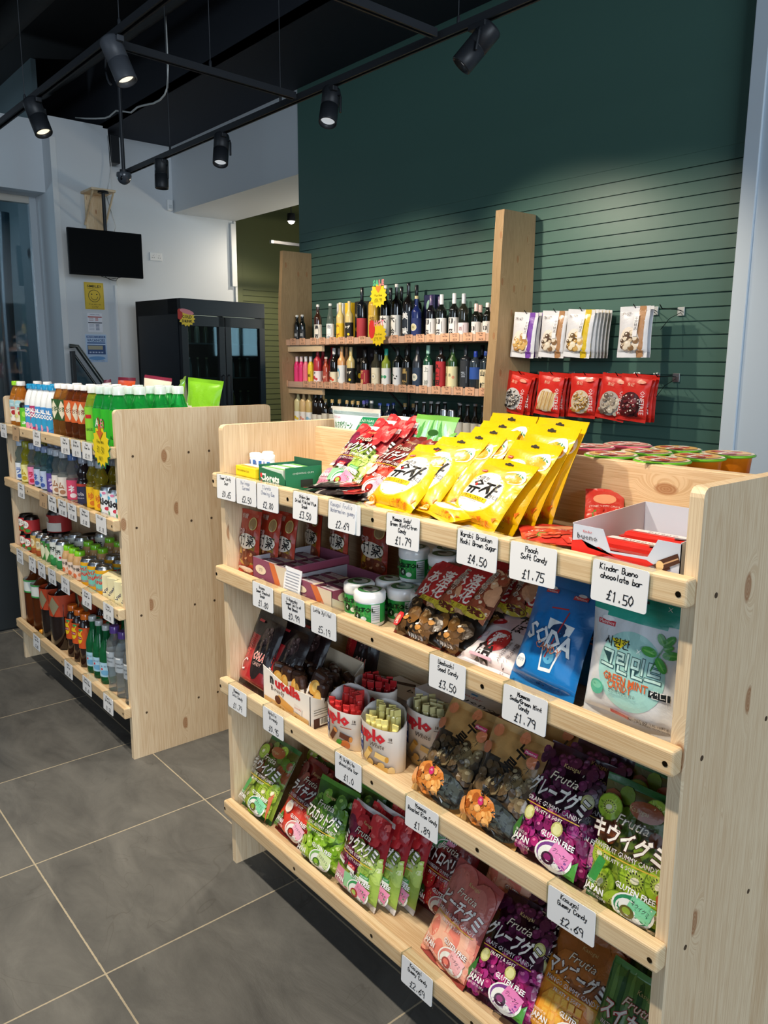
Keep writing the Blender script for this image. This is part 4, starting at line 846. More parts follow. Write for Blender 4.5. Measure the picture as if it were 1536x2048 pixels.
def art_mint(a, W, H):
    a.ell(.02 * W, H * .45, W * .36, W * .38, 'a9dcd6', n=36)
    a.rect(-W * .31, H * .755, W * .2, H * .035, 'd02f3c', .0); a.ell(-W * .3, H * .785, W * .07, H * .018, 'f4f6f8'); a.text('Mammos', -W * .31, H * .757, .008, 'ffffff', W * .17)
    a.poly([(-W * .22, H * .66), (-W * .02, H * .67), (-W * .13, H * .585)], 'f2dd1e'); a.text('시원한', -W * .15, H * .635, .017, '1c1c1c', W * .28, bold=.01)
    a.text('그린민트', .02 * W, H * .495, .037, 'c9eee8', W * .66, rot=-.05, out='2c4f55', ow=.05, bold=.02)
    a.text('GREEN MINT', -W * .02, H * .375, .018, 'e06a34', W * .5, rot=-.05, bold=.02); a.text('CANDY', -W * .07, H * .325, .018, 'e06a34', W * .28, rot=-.05, bold=.02)
    a.rect(W * .34, H * .345, W * .2, H * .05, '23282a', -.03); a.text('캔디', W * .34, H * .345, .015, 'ffffff', W * .16)
    a.rect(W * .29, H * .62, .002, H * .24, '3f8a4a', -.35)
    for x, y, r, t in ((.36, .735, .07, .9), (.29, .74, .06, 2.2), (.40, .645, .075, .1), (.2, .64, .08, 3.0), (.33, .565, .08, -.9), (.37, .69, .045, .5)): a.ell(x * W, y * H, r * W, r * W * .55, '4aa83e', t, 14); a.ell(x * W, y * H, r * W * .8, r * W * .12, '78c85a', t, 8)
    a.ell(-W * .33, H * .27, W * .085, W * .075, '58b89c'); a.ell(-W * .33, H * .285, W * .06, W * .035, '7fd0b4'); a.text('천연페퍼민트 함유', -W * .03, H * .285, .006, '555f60', W * .3)
    for x, y in ((.1, .62), (-.1, .93), (.3, .95)): a.rect(x * W, y * H, .009, .0008, 'ffffff', .8); a.rect(x * W, y * H, .009, .0008, 'ffffff', -.8)
    a.rect(-W * .05, H * .12, W * .2, H * .03, 'd4525c', -.12); a.text('매일식품', W * .12, H * .1, .009, '3a3a3a', W * .24); a.text('NET WT. 2.82 oz(80 g)', W * .28, H * .125, .006, '333333', W * .32); a.text('캔디류 (319 kcal)', W * .3, H * .095, .006, '333333', W * .28)
def bmint(v, u): return '2aa894' if v > .865 + .05 * u * u else 'dfe4ea'
K['mint'] = bag_kind('candy_pouch', 'sweet bag', .162, .212, .04, bmint, art_mint, 'c2c9cf', '25a48f', s=.018, bot='cdd3d9', gus=.75, seed=23, hole=True)
def art_cola(a, W, H):
    a.ell(W * .12, H * .5, W * .22, H * .34, '241a1a', -.05, 26); a.ell(W * .12, H * .72, W * .17, H * .1, '4a3434', n=20); a.dots(W * .0, H * .6, W * .25, H * .85, 14, W * .05, ('5a4444', '3a2828'), '8a7474', 4)
    a.text('COLA', W * .13, H * .46, .03, 'e0403c', W * .34, sh=.2, out='f2d9d0', ow=.05); a.text('CANDY', W * .13, H * .36, .014, 'd8b0a8', W * .26)
    a.text('콜라', -W * .3, H * .62, .03, 'e4483f', vert=True); a.rect(-W * .25, H * .88, W * .18, H * .03, 'c93a40'); a.text('C', -W * .32, H * .3, .05, 'f4ecec', sh=.2)
def bcola(v, u): return 'b3242a' if u < -.15 + .5 * (0.6 - v) and v < .75 else ('7a1a1e' if v < .22 else '201314')
K['cola'] = bag_kind('candy_pouch', 'sweet bag', .14, .21, .034, bcola, art_cola, '141012', '1c1214', s=.016, seed=24)
def art_rice(a, W, H):
    a.dots(-W * .45, H * .3, W * .48, H * .62, 46, W * .075, ('57462f', '6b563a', '453724', '7a6a4a'), 'a89a78', 31)
    for x, y in ((-.32, .9), (.12, .93), (-.4, .72), (.38, .76)): a.ell(x * W, y * H, W * .085, W * .085, 'd8845a', wob=.04)
    a.ell(W * .12, H * .17, W * .42, W * .23, '1c1e1d', -.12, 26); a.ell(W * .24, H * .16, W * .3, W * .2, '3b4341', -.12, 22); a.ell(-W * .14, H * .185, W * .3, W * .22, 'd98a3e', 0, 24, wob=.05)
    a.dots(-W * .36, H * .1, W * .1, H * .27, 26, W * .05, ('e09a4e', 'c9782f', 'efb56a', 'a85a22'), None, 32)
    for i, ch in enumerate('누룽지향'): a.text(ch, (.2 - .1 * i) * W, H * (.80 - .15 * i), (.033, .031, .031, .022)[i], '16130f', rot=-.3, out='b89a66', ow=.03, bold=.03)
    for i, ch in enumerate('가마솥에'): a.text(ch, (.36 - .05 * i) * W, H * (.68 - .065 * i), .013, '1c1810', rot=-.3)
    a.ell(-W * .1, H * .26, W * .05, H * .04, 'd22a72'); a.text('사랑', -W * .1, H * .26, .009, 'ffffff', W * .05)
    a.rect(W * .33, H * .83, W * .2, H * .04, 'c23a6a'); a.text('Mammos', W * .33, H * .83, .007, 'ffffff', W * .17); a.rect(-W * .41, H * .14, W * .12, H * .16, 'e8a05a', .5)
def brice(v, u): return 'c59a5e' if v > .66 - .08 * u else '3c3226'
K['rice'] = bag_kind('candy_pouch', 'sweet bag', .142, .205, .036, brice, art_rice, 'b58a52', 'cba468', s=.014, seed=25, lumps=.6)
def art_ume(a, W, H):
    a.dots(-W * .1, H * .45, W / 2, H * .97, 34, W * .09, ('d6a07a', 'e3b890', 'b06a48', '9c4a34'), 'f0dcc0', 41, 1.3)
    a.poly([(-W * .5, H * .5), (W * .12, H * .47), (W * .2, H * .95), (-W * .42, H * .98)], 'b8242b')
    a.text('落花', W * .02, H * .78, .036, 'f4eee6', vert=True, bold=.02); a.text('あめ', -W * .24, H * .75, .036, 'f4eee6', vert=True, bold=.02)
    for i, ch in enumerate('懐田名物の'): a.text(ch, W * .24, H * (.93 - .075 * i), .014, '2a1a14', out='efe3cf', ow=.05)
    a.poly([(-W * .25, H * .45), (W * .3, H * .44), (W * .34, H * .49), (-W * .22, H * .51)], 'd8c43a'); a.text('香ばしいナッツ', 0, H * .475, .01, '5a3a14', W * .4)
    a.ell(W * .3, H * .46, W * .2, H * .06, 'cdb83e'); a.ell(W * .27, H * .48, W * .09, H * .035, '5a241c', -.2); a.ell(W * .4, H * .47, W * .08, H * .032, '6a2c20', -.2)
    a.dots(-W * .42, H * .08, W * .42, H * .4, 17, W * .115, ('241a12', '3a2a1a', '5a3f22', '2c2016', '7a5428'), 'a8865a', 42)
    for x, y in ((-.2, .2), (.12, .14), (.3, .24)): a.ell(x * W, y * H, W * .05, W * .035, 'c48a44', .4); a.ell(x * W - .004, y * H + .006, .004, .002, 'f4ead8', .6)
    p = [(-W * .36 + W * .115 * math.cos(PI / 8 + k * PI / 4), H * .16 + W * .115 * math.sin(PI / 8 + k * PI / 4)) for k in range(8)]; a.poly(p, 'cf2a2c'); a.ell(-W * .36, H * .165, W * .06, W * .05, 'e8a884'); a.text('千葉', -W * .36, H * .12, .01, 'ffffff', W * .1)
    a.text('NANAOYA', W * .1, H * .055, .009, 'f2f2f2', W * .3)
def bume(v, u): return '6b3424' if v > .46 else '1f1812'
K['ume'] = bag_kind('peanut_candy_bag', 'sweet bag', .142, .19, .036, bume, art_ume, '4a2a1c', '7a3a2a', s=.012, seed=26, lumps=.45)
def art_umew(a, W, H):
    a.text('梅ぼしの', W * .1, H * .82, .026, '1c1618', vert=True, bold=.015); a.ell(-W * .02, H * .40, W * .19, W * .19, 'c3232c', n=24); a.text('種', -W * .02, H * .40, .036, 'f6f0ee', bold=.03)
    a.text('飴', -W * .1, H * .2, .04, '1a1416', bold=.03); a.ell(-W * .27, H * .68, W * .12, H * .055, 'b3202c', .2); a.ell(-W * .28, H * .7, W * .05, H * .02, 'e8a0a0', .2)
    a.rect(W * .38, H * .66, W * .14, H * .16, 'b5283a'); a.text('塩', W * .38, H * .69, .014, 'f2d24a'); a.rect(-W * .32, H * .43, W * .12, H * .1, 'dcc8d0', .3); a.rect(-W * .36, H * .36, W * .08, H * .05, 'd8525a', .8)
    a.text('種までおいしい', W * .3, H * .42, .010, '4a2028', vert=True); a.text('減塩仕立て', W * .2, H * .4, .010, '2a2024', vert=True); a.rect(-W * .1, H * .12, W * .4, H * .03, 'e8b8c8')
def bumew(v, u): return 'efe6ea' if v < .62 else 'dfc4cc'
K['umew'] = bag_kind('plum_candy_bag', 'sweet bag', .142, .155, .036, bumew, art_umew, 'e9dfe4', 'e4dce4', s=.014, seed=27, nv=24)
def art_chest(a, W, H):
    a.ell(0, H * .3, W * .42, H * .16, 'b88a2a', n=18); a.dots(-W * .36, H * .16, W * .36, H * .36, 9, W * .15, ('7a3a22', '8f4a2a', '653018'), 'c08a62', 51)
    a.ell(0, H * .52, W * .42, H * .12, 'efe4d2', n=20); a.text('甘', -W * .19, H * .53, .033, '141212', W * .34, bold=.02); a.text('栗', W * .19, H * .52, .033, '141212', W * .36, bold=.02)
    a.text('むき', -W * .3, H * .66, .015, 'c3232a', W * .3, out='f4ece0', ow=.05); a.ell(W * .22, H * .8, W * .18, W * .2, 'c9b26a'); a.ell(W * .22, H * .8, W * .15, W * .17, '9a7a4a'); a.text('有機', -W * .22, H * .9, .014, 'd8c8b8', W * .34); a.ell(0, H * .08, W * .36, H * .05, 'e8d8c4', wob=.05)
def bchest(v, u): return 'b23a22' if abs(u) > .75 or v > .7 or v < .14 else ('8a6a24' if v < .62 else 'a43a24')
K['chest'] = bag_kind('chestnut_packet', 'snack packet', .085, .17, .024, bchest, art_chest, 'a3321f', 'b83a24', s=.01, seed=28, nu=16, nv=24)
def art_wasabi(a, W, H):
    a.poly([(W * .02, H * .56), (W * .5, H * .56), (W * .5, H * .88), (W * .2, H * .88)], '1f8a5a'); a.text('わさびグリーン', -W * .2, H * .74, .022, '2f7a4a', W * .42, bold=.03)
    for i, t in enumerate(('KASUGAI', 'ROASTED HOT', 'GREEN PEAS')): a.text(t, W * .28, H * (.83 - i * .055), .01, 'e6f2ea', W * .26)
    a.text('WASABI', W * .28, H * .62, .02, 'f0f6f0', W * .36, bold=.03); a.text('KASUGAI', -W * .36, H * .85, .009, 'd88ab0', W * .16)
    for i in range(4): a.rect(0, H * (.90 + .012 * i), W * .96, .0012, '9ab0ac')
K['wasabi'] = bag_kind('snack_bag', 'snack bag', .2, .20, .05, 'cfe0ea', art_wasabi, 'bcd0da', 'd8d8d2', s=.012, seed=29)
def art_green(a, W, H): a.ell(0, H * .3, W * .38, H * .2, 'eef0e6', n=20); a.text('SHRIMP CHIPS', 0, H * .4, .02, '3f8a2a', W * .6, bold=.02); a.ell(W * .15, H * .2, W * .12, H * .1, 'c8742e'); a.ell(W * .25, H * .3, W * .05, H * .06, 'b8282a')
def bgreen(v, u): return '7fc41e' if v > .52 + .1 * abs(u) else 'dcdfe0'
K['greensnack'] = bag_kind('snack_bag', 'snack bag', .21, .24, .07, bgreen, art_green, 'a4b4a0', '86cc22', s=.014, seed=30)
K['orangesnack'] = bag_kind('snack_bag', 'snack bag', .2, .21, .05, 'e0561a', None, 'c8d0d8', '7a1f38', s=.014, seed=31)
K['creamsnack'] = bag_kind('snack_bag', 'snack bag', .18, .2, .05, 'ece6d2', None, 'd8c8b0', '8a2a44', s=.014, seed=32)
def art_psoft(a, W, H): a.ell(0, H * .7, W * .3, H * .14, 'e8a07a'); a.ell(-W * .2, H * .3, W * .2, H * .1, '6aa044'); a.text('LYCHEE GUMMY CANDY', 0, H * .5, .012, 'f4e6e0', W * .8); a.dots(-W * .4, H * .12, W * .4, H * .45, 24, W * .08, ('c63428', 'd8483a'), 'ee8a78', 3)
K['psoft'] = bag_kind('gummy_bag', 'sweet bag', .13, .17, .022, 'c8362c', art_psoft, 'a82a22', 'd03a30', seed=33)
def art_plum(a, W, H):
    a.text('男梅', -W * .05, H * .6, .05, 'f0e8e0', W * .7, bold=.04); a.rect(0, H * .2, W * .9, H * .2, '1c1414')
    for i in range(9): a.text('梅', (-.42 + i * .105) * W, H * .22, .011, 'efe7de')
    a.ell(W * .2, H * .82, W * .2, H * .1, 'c02a2a')
def bplum(v, u): return '8a1c1e' if v > .5 + .3 * u else '1d1214'
K['plum'] = bag_kind('plum_snack_packet', 'snack packet', .11, .15, .016, bplum, art_plum, '141012', 'a32224', s=.01, seed=34)
# bags hanging on the green wall
def art_hang(stripe, n):
    def f(a, W, H):
        a.rect(W * .27, H * .5, W * .22, H, stripe); a.ell(-W * .08, H * .34, W * .33, H * .26, 'efe6dc', .2, 24); a.dots(-W * .32, H * .14, W * .16, H * .52, 34, W * .09, n, 'f6eee2', 61)
        a.text('东记', -W * .24, H * .85, .022, '5a4a44', W * .3); a.rect(W * .12, H * .62, W * .15, H * .42, 'f0eef0', -.02); a.text('干货精选', W * .12, H * .76, .02, '4a4448', vert=True)
    return f
HK = {}
for nme, st, n in (('purple', '7a48a8', ('d8b06a', 'efe6d2', 'b88a50')), ('brown', 'b08258', ('8a6a4a', 'c8b49a', '5a4434', 'e8dcc8')), ('yellow', 'd8b81e', ('d8b06a', 'c89a4a', '6a5030', 'f0e4c8'))):
    HK[nme] = bag_kind('dried_food_bag', 'dried food bag', .165, .285, .035, 'dcdde3', art_hang(st, n), {'yellow': 'c8aa28', 'purple': '8a6aa8', 'brown': 'b0a090'}[nme], 'e2e3e8', s=.03, gus=.6, seed=40, nu=16, nv=22)
def art_redb(n, dark, kind):
    def f(a, W, H):
        a.ell(-W * .04, H * .36, W * .36, H * .27, dark, .1, 24)
        if kind == 'sticks':
            for i in range(11): a.rect((-.3 + i * .055) * W, H * .34, W * .045, H * .46, n[i % len(n)], -.22 + .04 * (i % 3))
        else: a.dots(-W * .34, H * .14, W * .28, H * .58, 46, W * .075, n, 'f0e6da', 71, .5 if kind == 'strips' else 1)
        a.text('东记', -W * .1, H * .78, .022, 'f0d8b8', W * .22); a.ell(W * .22, H * .86, W * .14, H * .04, 'f0a48a', wob=.1)
        a.text('ONETREE', W * .36, H * .42, .032, 'f6ece6', H * .5, rot=-PI / 2 * .96)
    return f
for nme, n, dk, kd in (('fungus', ('1c1a1a', '3a3634', '5a5450', '8a8480'), 'd8d4d0', 'strips'), ('yam', ('d8b478', 'e4c890', 'c49a5a'), 'efe0d0', 'sticks'), ('lily', ('b8863a', 'd0a050', '8a6024', 'e0c078'), 'dccbb0', 'strips'),
                       ('mushroom', ('6a5a50', '8a7a6c', 'd0c4b0', 'a89a88'), 'b8b0a8', 'x'), ('dates', ('5a1a1c', '78242a', '3f1214', '8a3a40'), '4a2024', 'x')):
    HK[nme] = bag_kind('dried_food_bag', 'dried food bag', .17, .265, .04, 'd8281c', art_redb(n, dk, kd), 'b81f18', 'cf2a20', s=.02, gus=.62, seed=44, nu=16, nv=22)

# ---------------------------------------------------------------- placing the sweets
def shelf_bag(k, x, sh, y, lean, yaw=0, label='', group=None, dz=0, sc=None, roll=0):
    z = ZB[sh] + .0015 + dz
    K[k].put((x, y, z), label, rot=(-math.radians(lean), math.radians(roll), math.radians(yaw)), group=group, scale=sc)
GB = 'gummy bags on the sweets shelf'
# bottom shelf
for a in (('kiwi', .094, 3, .024, 31, 1, 'green kiwi gummy bag at the left end of the bottom shelf'), ('kiwi', .2, 3, .12, 30, 3, 'shaded kiwi gummy bag behind the lychee bag on the bottom shelf'),
          ('lychee', .251, 3, .03, 35, -1, 'red lychee gummy bag on the bottom shelf between kiwi and muscat'), ('muscat', .393, 3, .026, 21, 5, 'green muscat gummy bag, front one of its row'),
          ('muscat', .432, 3, .07, 24, 4, 'second muscat gummy bag, just behind the front green one'), ('muscat', .462, 3, .115, 26, 4, 'third muscat gummy bag, half hidden behind two others'),
          ('mix', .539, 3, .026, 17, -1, 'fruit mix gummy bag at the front of the bottom shelf'), ('mix', .574, 3, .056, 18, -1, 'fruit mix gummy bag right behind the front one on the bottom shelf'), ('mix', .602, 3, .09, 19, -2, 'rearmost fruit mix gummy bag standing on the bottom shelf'),
          ('strawberry', .705, 3, .125, 24, 0, 'dark red strawberry gummy bag standing back on the bottom shelf'), ('peach', .827, 3, .024, 30, -7, 'pink peach gummy bag at the front of the bottom shelf'),
          ('grape', .973, 3, .03, 42, 6, 'purple grape gummy bag on the bottom shelf beside the peach bag'), ('grape', 1.0, 3, .10, 36, 3, 'second grape gummy bag behind the front one on the bottom shelf'),
          ('mango', 1.10, 3, .05, 36, 3, 'orange mango gummy bag low on the bottom shelf'), ('mango', 1.09, 3, .13, 26, 0, 'shaded mango gummy bag behind, on the bottom shelf'), ('melon', 1.225, 3, .04, 30, 0, 'dark green watermelon gummy bag at the right end of the bottom shelf'),
          ('melon', 1.23, 3, .12, 24, 0, 'second watermelon gummy bag behind, at the right end of the bottom shelf')):
    shelf_bag(*a, group=GB)
shelf_bag('mix', .665, 3, .185, 18, 4, 'fruit mix gummy bag raised at the back, above the others on the bottom shelf', group=GB, dz=.10)
shelf_bag('peach', .875, 3, .165, 22, 0, 'peach gummy bag raised at the back, behind the front peach bag', group=GB, dz=.085)
# third shelf
for a in (('cola', .088, 2, .022, 22, -1, 'red and black cola candy bag at the left end of the third shelf'), ('cola', .186, 2, .026, 27, 1, 'black cola candy bag second from the left end, third shelf'), ('cola', .205, 2, .085, 24, 0, 'dark cola candy bag behind the second one, third shelf'),
          ('cola', .29, 2, .22, 12, 0, 'dark cola candy bag behind the open hazelnut snack box'),
          ('rice', .80, 2, .024, 35, 0, 'roasted rice candy bag beside the white paper cups, third shelf'), ('rice', .94, 2, .024, 29, 0, 'roasted rice candy bag beside the grape gummies, third shelf'), ('rice', .885, 2, .125, 28, 2, 'roasted rice candy bag standing behind between two others'),
          ('rice', .985, 2, .10, 27, 0, 'roasted rice candy bag behind the right front one'), ('rice', 1.01, 2, .17, 22, 0, 'rearmost roasted rice candy bag under the green mint price card'),
          ('grape', 1.079, 2, .028, 29, 1, 'purple grape gummy bag at the front of the third shelf'), ('grape', 1.105, 2, .075, 27, 0, 'purple grape gummy bag behind the front one, third shelf'), ('kiwi', 1.232, 2, .03, 14, 2, 'green kiwi gummy bag at the right end of the third shelf'),
          ('kiwi', 1.235, 2, .10, 14, 0, 'shaded kiwi gummy bag behind, right end of the third shelf')):
    shelf_bag(*a, group=GB if a[0] in ('grape', 'kiwi') else ('cola candy bags' if a[0] == 'cola' else 'rice candy bags'))
# second shelf
for i, a in enumerate((('chest', .062, 1, .04, 6, 6, 'red chestnut packet at the far left end of the second shelf'), ('chest', .112, 1, .065, 8, 4, 'second red chestnut packet from the left end'), ('chest', .152, 1, .09, 8, 2, 'third red chestnut packet from the left end'),
          ('chest', .125, 1, .2, 5, -8, 'red chestnut packet fourth from the left, near the back'), ('chest', .215, 1, .22, 5, -4, 'red chestnut packet fifth from the left, near the back'), ('chest', .345, 1, .235, 4, 0, 'red chestnut packet facing forward behind the purple jelly boxes'))):
    shelf_bag(*a, group='chestnut packets', sc=None if i < 5 else (1.25, 1, 1))
for a in (('ume', .732, 1, .024, 42, -2, 'clear peanut candy bag with red label, leftmost on the second shelf'), ('ume', .80, 1, .04, 38, -3, 'peanut candy bag second from the left, overlapped by the first'), ('ume', .85, 1, .11, 30, 0, 'peanut candy bag third from the left, standing further back'),
          ('ume', .905, 1, .13, 28, 0, 'peanut candy bag fourth from the left, standing further back'), ('ume', .965, 1, .14, 24, 2, 'peanut candy bag at the right, close to the blue soda bag')):
    shelf_bag(*a, group='peanut candy bags')
shelf_bag('umew', .915, 1, .026, 57, -2, 'white and pink plum candy bag lying back on the second shelf')
for a in (('soda', 1.048, 1, .022, 22, -4, 'bright blue soda candy bag at the front of the second shelf'), ('soda', 1.10, 1, .115, 12, 0, 'blue soda candy bag standing behind the front one'), ('mint', 1.218, 1, .026, 5, 1, 'white and teal green mint candy bag at the right of the second shelf'), ('mint', 1.235, 1, .09, 4, 0, 'green mint candy bag behind the front one, mostly hidden')):
    shelf_bag(*a, group='soda and mint candy bags')
# top deck
for a in (('mix', .382, 0, .085, 44, -2, 'fruit mix gummy bag with price sticker, front one on the top deck'), ('mix', .405, 0, .135, 38, -2, 'second fruit mix gummy bag on the top deck, behind the front one'), ('mix', .425, 0, .175, 33, -1, 'third fruit mix gummy bag on the top deck, furthest back'),
          ('lychee', .505, 0, .075, 50, -8, 'red lychee gummy bag half under the yellow pouches on the top deck'), ('melon2', .525, 0, .20, 22, -3, 'pale green watermelon gummy bag at the back of the top deck'), ('melon2', .525, 0, .135, 40, -6, 'pale green watermelon gummy bag lying in front of its twin'),
          ('citron', .622, 0, .03, 51, -3, 'yellow citron candy pouch, front of the left pile'), ('citron', .655, 0, .062, 47, -6, 'yellow citron pouch, second in the left pile'), ('citron', .682, 0, .094, 43, -8, 'yellow citron pouch, third in the left pile'), ('citron', .702, 0, .128, 38, -10, 'yellow citron pouch, fourth in the left pile'), ('citron', .712, 0, .165, 32, -10, 'yellow citron pouch, fifth in the left pile'), ('citron', .732, 0, .205, 22, -12, 'yellow citron pouch, rearmost in the left pile'),
          ('citron', .838, 0, .052, 40, -14, 'yellow citron candy pouch, front of the right pile'), ('citron', .858, 0, .095, 34, -15, 'yellow citron pouch, second in the right pile'), ('citron', .868, 0, .132, 29, -15, 'yellow citron pouch, third in the right pile'), ('citron', .878, 0, .172, 22, -15, 'yellow citron pouch, rearmost in the right pile')):
    shelf_bag(*a, group='yellow citron pouches' if a[0] == 'citron' else GB, sc={.838: (1.06, 1, .74), .858: (1, 1, .88), .622: (1, 1, .95)}.get(a[1]))
K['citron'].put((.765, .03, ZB[0] + .02), 'yellow citron pouch lying flat at the front edge between the two piles', rot=(math.radians(-86), 0, math.radians(-20)), group='yellow citron pouches', scale=(1, .7, .6))
K['psoft'].put((1.06, .052, ZB[0] + .011), 'red gummy bag lying flat beside the white chocolate bar tray', rot=(math.radians(-88), 0, math.radians(44)), group=GB, scale=(1, .8, .85))
K['psoft'].put((1.02, .225, ZB[0] + .012), 'red gummy bag lying behind the chocolate bar tray', rot=(math.radians(-50), 0, math.radians(35)), group=GB, scale=.55)
for i, (x, y, r, z) in enumerate(((.335, .015, 64, .009), (.40, .02, 70, .018), (.45, .03, 58, .009), (.36, .05, 75, .027))):
    K['plum'].put((x, y + .01, ZB[0] + z), 'dark red plum snack packet lying flat at the front, ' + ('leftmost', 'in the middle', 'rightmost', 'topmost')[i], rot=(math.radians(-84), 0, math.radians(-r)), group='plum snack packets', scale=(1, .8, .9))
K['wasabi'].put((.15, .342, ZB[0] + .0015), 'white and green wasabi pea bag standing behind the back panel', rot=(math.radians(3), 0, math.radians(2)), scale=(1, 1, .92))
# snack bags on the far side of the drinks shelf
for k, x, y, z, ry, lb in (('greensnack', -1.12, .42, 0, -20, 'bright green snack bag on the far side of the drinks shelf, left'), ('greensnack', -.90, .40, .0, 10, 'bright green snack bag on the far side of the drinks shelf, right'), ('orangesnack', -1.72, .44, .02, 0, 'orange snack bag behind the drink bottles'), ('creamsnack', -1.44, .46, .04, 15, 'cream and maroon snack bag behind the drink bottles'), ('creamsnack', -1.95, .44, .015, -10, 'cream snack bag far left behind the drink bottles')):
    K[k].put((x, y, ZB[0] + z + .0015), lb, rot=(math.radians(-8), math.radians(ry * .3), math.radians(ry)), group='snack bags behind the drinks')
# hanging bags with their hooks
hk = G().box((-.022, -.004, -.03), (.022, .002, .02), 'd8dde0', 'metal', .002).tube([(0, 0, 0), (0, -.06, .004), (0, -.2, .002), (0, -.225, .022)], .003, '2a2c2e', 'metal', 6).tube([(0, -.0, -.01), (0, -.12, -.05), (.0, -.2, -.11)], .0018, '2a2c2e', 'metal', 5)
HOOK = Kind('display_hook', 'hook', [('hook', hk)])
rowsH = ((1.715, (('purple', -1.555, 3, 4), ('brown', -1.325, 3, 3), ('yellow', -1.13, 6, 4), ('brown', -.765, 2, 0))), (1.335, (('fungus', -1.585, 3, 14), ('yam', -1.33, 4, 6), ('lily', -1.08, 3, 2), ('mushroom', -.855, 3, 8), ('dates', -.725, 3, 5))))
for r, (z, rw) in enumerate(rowsH):
    for nme, x, n, tw in rw:
        HOOK.put((x, 3.262, z + .0), 'wall display hook holding the %s bags, %s row' % ({'purple': 'purple striped', 'brown': 'brown striped', 'yellow': 'yellow striped', 'fungus': 'black fungus', 'yam': 'yam stick', 'lily': 'dried lily', 'mushroom': 'dried mushroom', 'dates': 'dark red date'}[nme] + (' (right)' if nme == 'brown' and x > -1 else ''), ('upper', 'lower')[r]), group='wall display hooks')
        for i in range(n):
            k = HK[nme]; H = .285 if r == 0 else .265; y = 3.05 + i * .034 if n > 1 else 3.1
            k.put((x + i * .004 - H * math.sin(math.radians(tw if i == 0 else tw * .5)), y, z - H + .012), '%s bag hung on the green wall, %s from front' % ({'purple': 'white purple-striped food', 'brown': 'white brown-striped food' + (', alone at right' if x > -1 else ''), 'yellow': 'white yellow-striped food', 'fungus': 'red black-fungus', 'yam': 'red yam-stick', 'lily': 'red dried-lily', 'mushroom': 'red dried-mushroom', 'dates': 'red dark-date'}[nme], ORD[i]),
                  rot=(math.radians(-2), math.radians(tw if i == 0 else tw * .5), math.radians(4 - 3 * i)), group='dried food bags on the green wall', scale=(1.13, 1, 1))
for z, lb in ((1.705, 'empty wall display hook at the right, upper row'), (1.335, 'empty wall display hook at the right, lower row')): HOOK.put((-.60, 3.262, z), lb, group='wall display hooks')

# ================================================================== BOTTLES
def bottle(name, cat, prof, col, m, cap, label=None, n=18, sub=None, liquid=None):
    """prof [(r,z)]; cap (r,z0,z1,col,mat); label (r,z0,z1,col,artfn)"""
    parts = [('bottle_body', G().lathe(prof, n, col, m))]
    if liquid: parts.append(('liquid', G().lathe(liquid[0], n, liquid[1], liquid[2])))
    if cap: parts.append(('cap', G().lathe([(cap[0], cap[1]), (cap[0], cap[2] - .003), (cap[0] - .002, cap[2])], n, cap[3], cap[4] if len(cap) > 4 else 'gloss')))
    if label:
        r, z0, z1, c, fn = label; g = G().lathe([(r, z0), (r, z1)], n + 6, c, 'paper', cap=False)
        if fn: a = Art(g, cylP(r * 1.002, z0), r * 2.6, z1 - z0, 'paper', .008); fn(a, r * 2, z1 - z0)
        parts.append(('label', g))
    return Kind(name, cat, parts)
def wine(H, r=.037, nr=.0135, sh=.62, nk=.74): return [(r * .9, 0), (r, .006), (r, H * sh), (r * .92, H * (sh + .045)), (nr * 1.25, H * nk), (nr, H * (nk + .05)), (nr, H * .97)]
def jp(t, c='26262a', x=0.0, sz=.5):
    def f(a, w, h):
        for i, ch in enumerate(t): a.text(ch, x * w, h * (.8 - i * .6 / max(1, len(t) - 1)) if len(t) > 1 else h * .5, min(h * .34, w * sz), c, bold=.03)
        a.rect(w * .3, h * .5, w * .04, h * .6, c)
    return f
def round_lab(c1, c2):
    def f(a, w, h): a.ell(0, h * .5, w * .36, w * .36, c1); a.ell(0, h * .5, w * .26, w * .26, c2); a.text('梅', 0, h * .5, w * .25, '3a3a30')
    return f
def fruit_lab(c, t='梅酒'):
    def f(a, w, h): a.ell(-w * .1, h * .42, w * .22, w * .2, c); a.ell(w * .22, h * .3, w * .16, w * .15, c); a.text(t, 0, h * .8, w * .28, '333333', bold=.02)
    return f
DK = '0d0f0d'
WB = {}
def wb(key, H, col, m, capc, lab=None, r=.037, lr=(.06, .46), capl=.055, nr=.0135, nk=.74, sh=.62):
    l = None
    if lab: l = (r + .0006, H * lr[0], H * lr[1], lab[0], lab[1])
    WB[key] = bottle('drink_bottle', 'bottle', wine(H, r, nr, sh, nk), col, m, (nr + .0012, H - capl, H, capc), l, 14)
wb('smalldark', .235, DK, 'glass', 'e8e4da', ('2c2e32', jp('酒', 'b8b8b8')), .027, capl=.016)
wb('brownwhite', .31, '3a2014', 'glass', 'ece8e0', ('e8e2d4', jp('清酒')), .034, capl=.02)
wb('clearwhite', .31, 'c8d2ca', 'pet', 'dfe2e0', ('eef0ee', jp('泡盛', '8a8f96')), .034, capl=.02, sh=.5)
wb('yellowlab', .31, 'd9c07a', 'gloss', 'd8c9a0', ('f0c21c', jp('ゆず', 'a86a10')), .034, capl=.02)
wb('yuzublack', .315, 'd6bf7c', 'gloss', 'c8b890', ('1c1a16', lambda a, w, h: (a.text('ゆず', 0, h * .7, w * .4, 'f0ead8', bold=.03), a.ell(w * .2, h * .25, w * .15, w * .15, 'e8d02a'))), .034, capl=.02)
wb('tallred', .41, '101318', 'glass', '15161a', ('a8323c', None), .042, (.05, .42), sh=.66)
wb('tallgold', .41, 'c9a43c', 'gloss', 'd6b85a', ('cfae4a', jp('純金', '7a5a14')), .044, sh=.64)
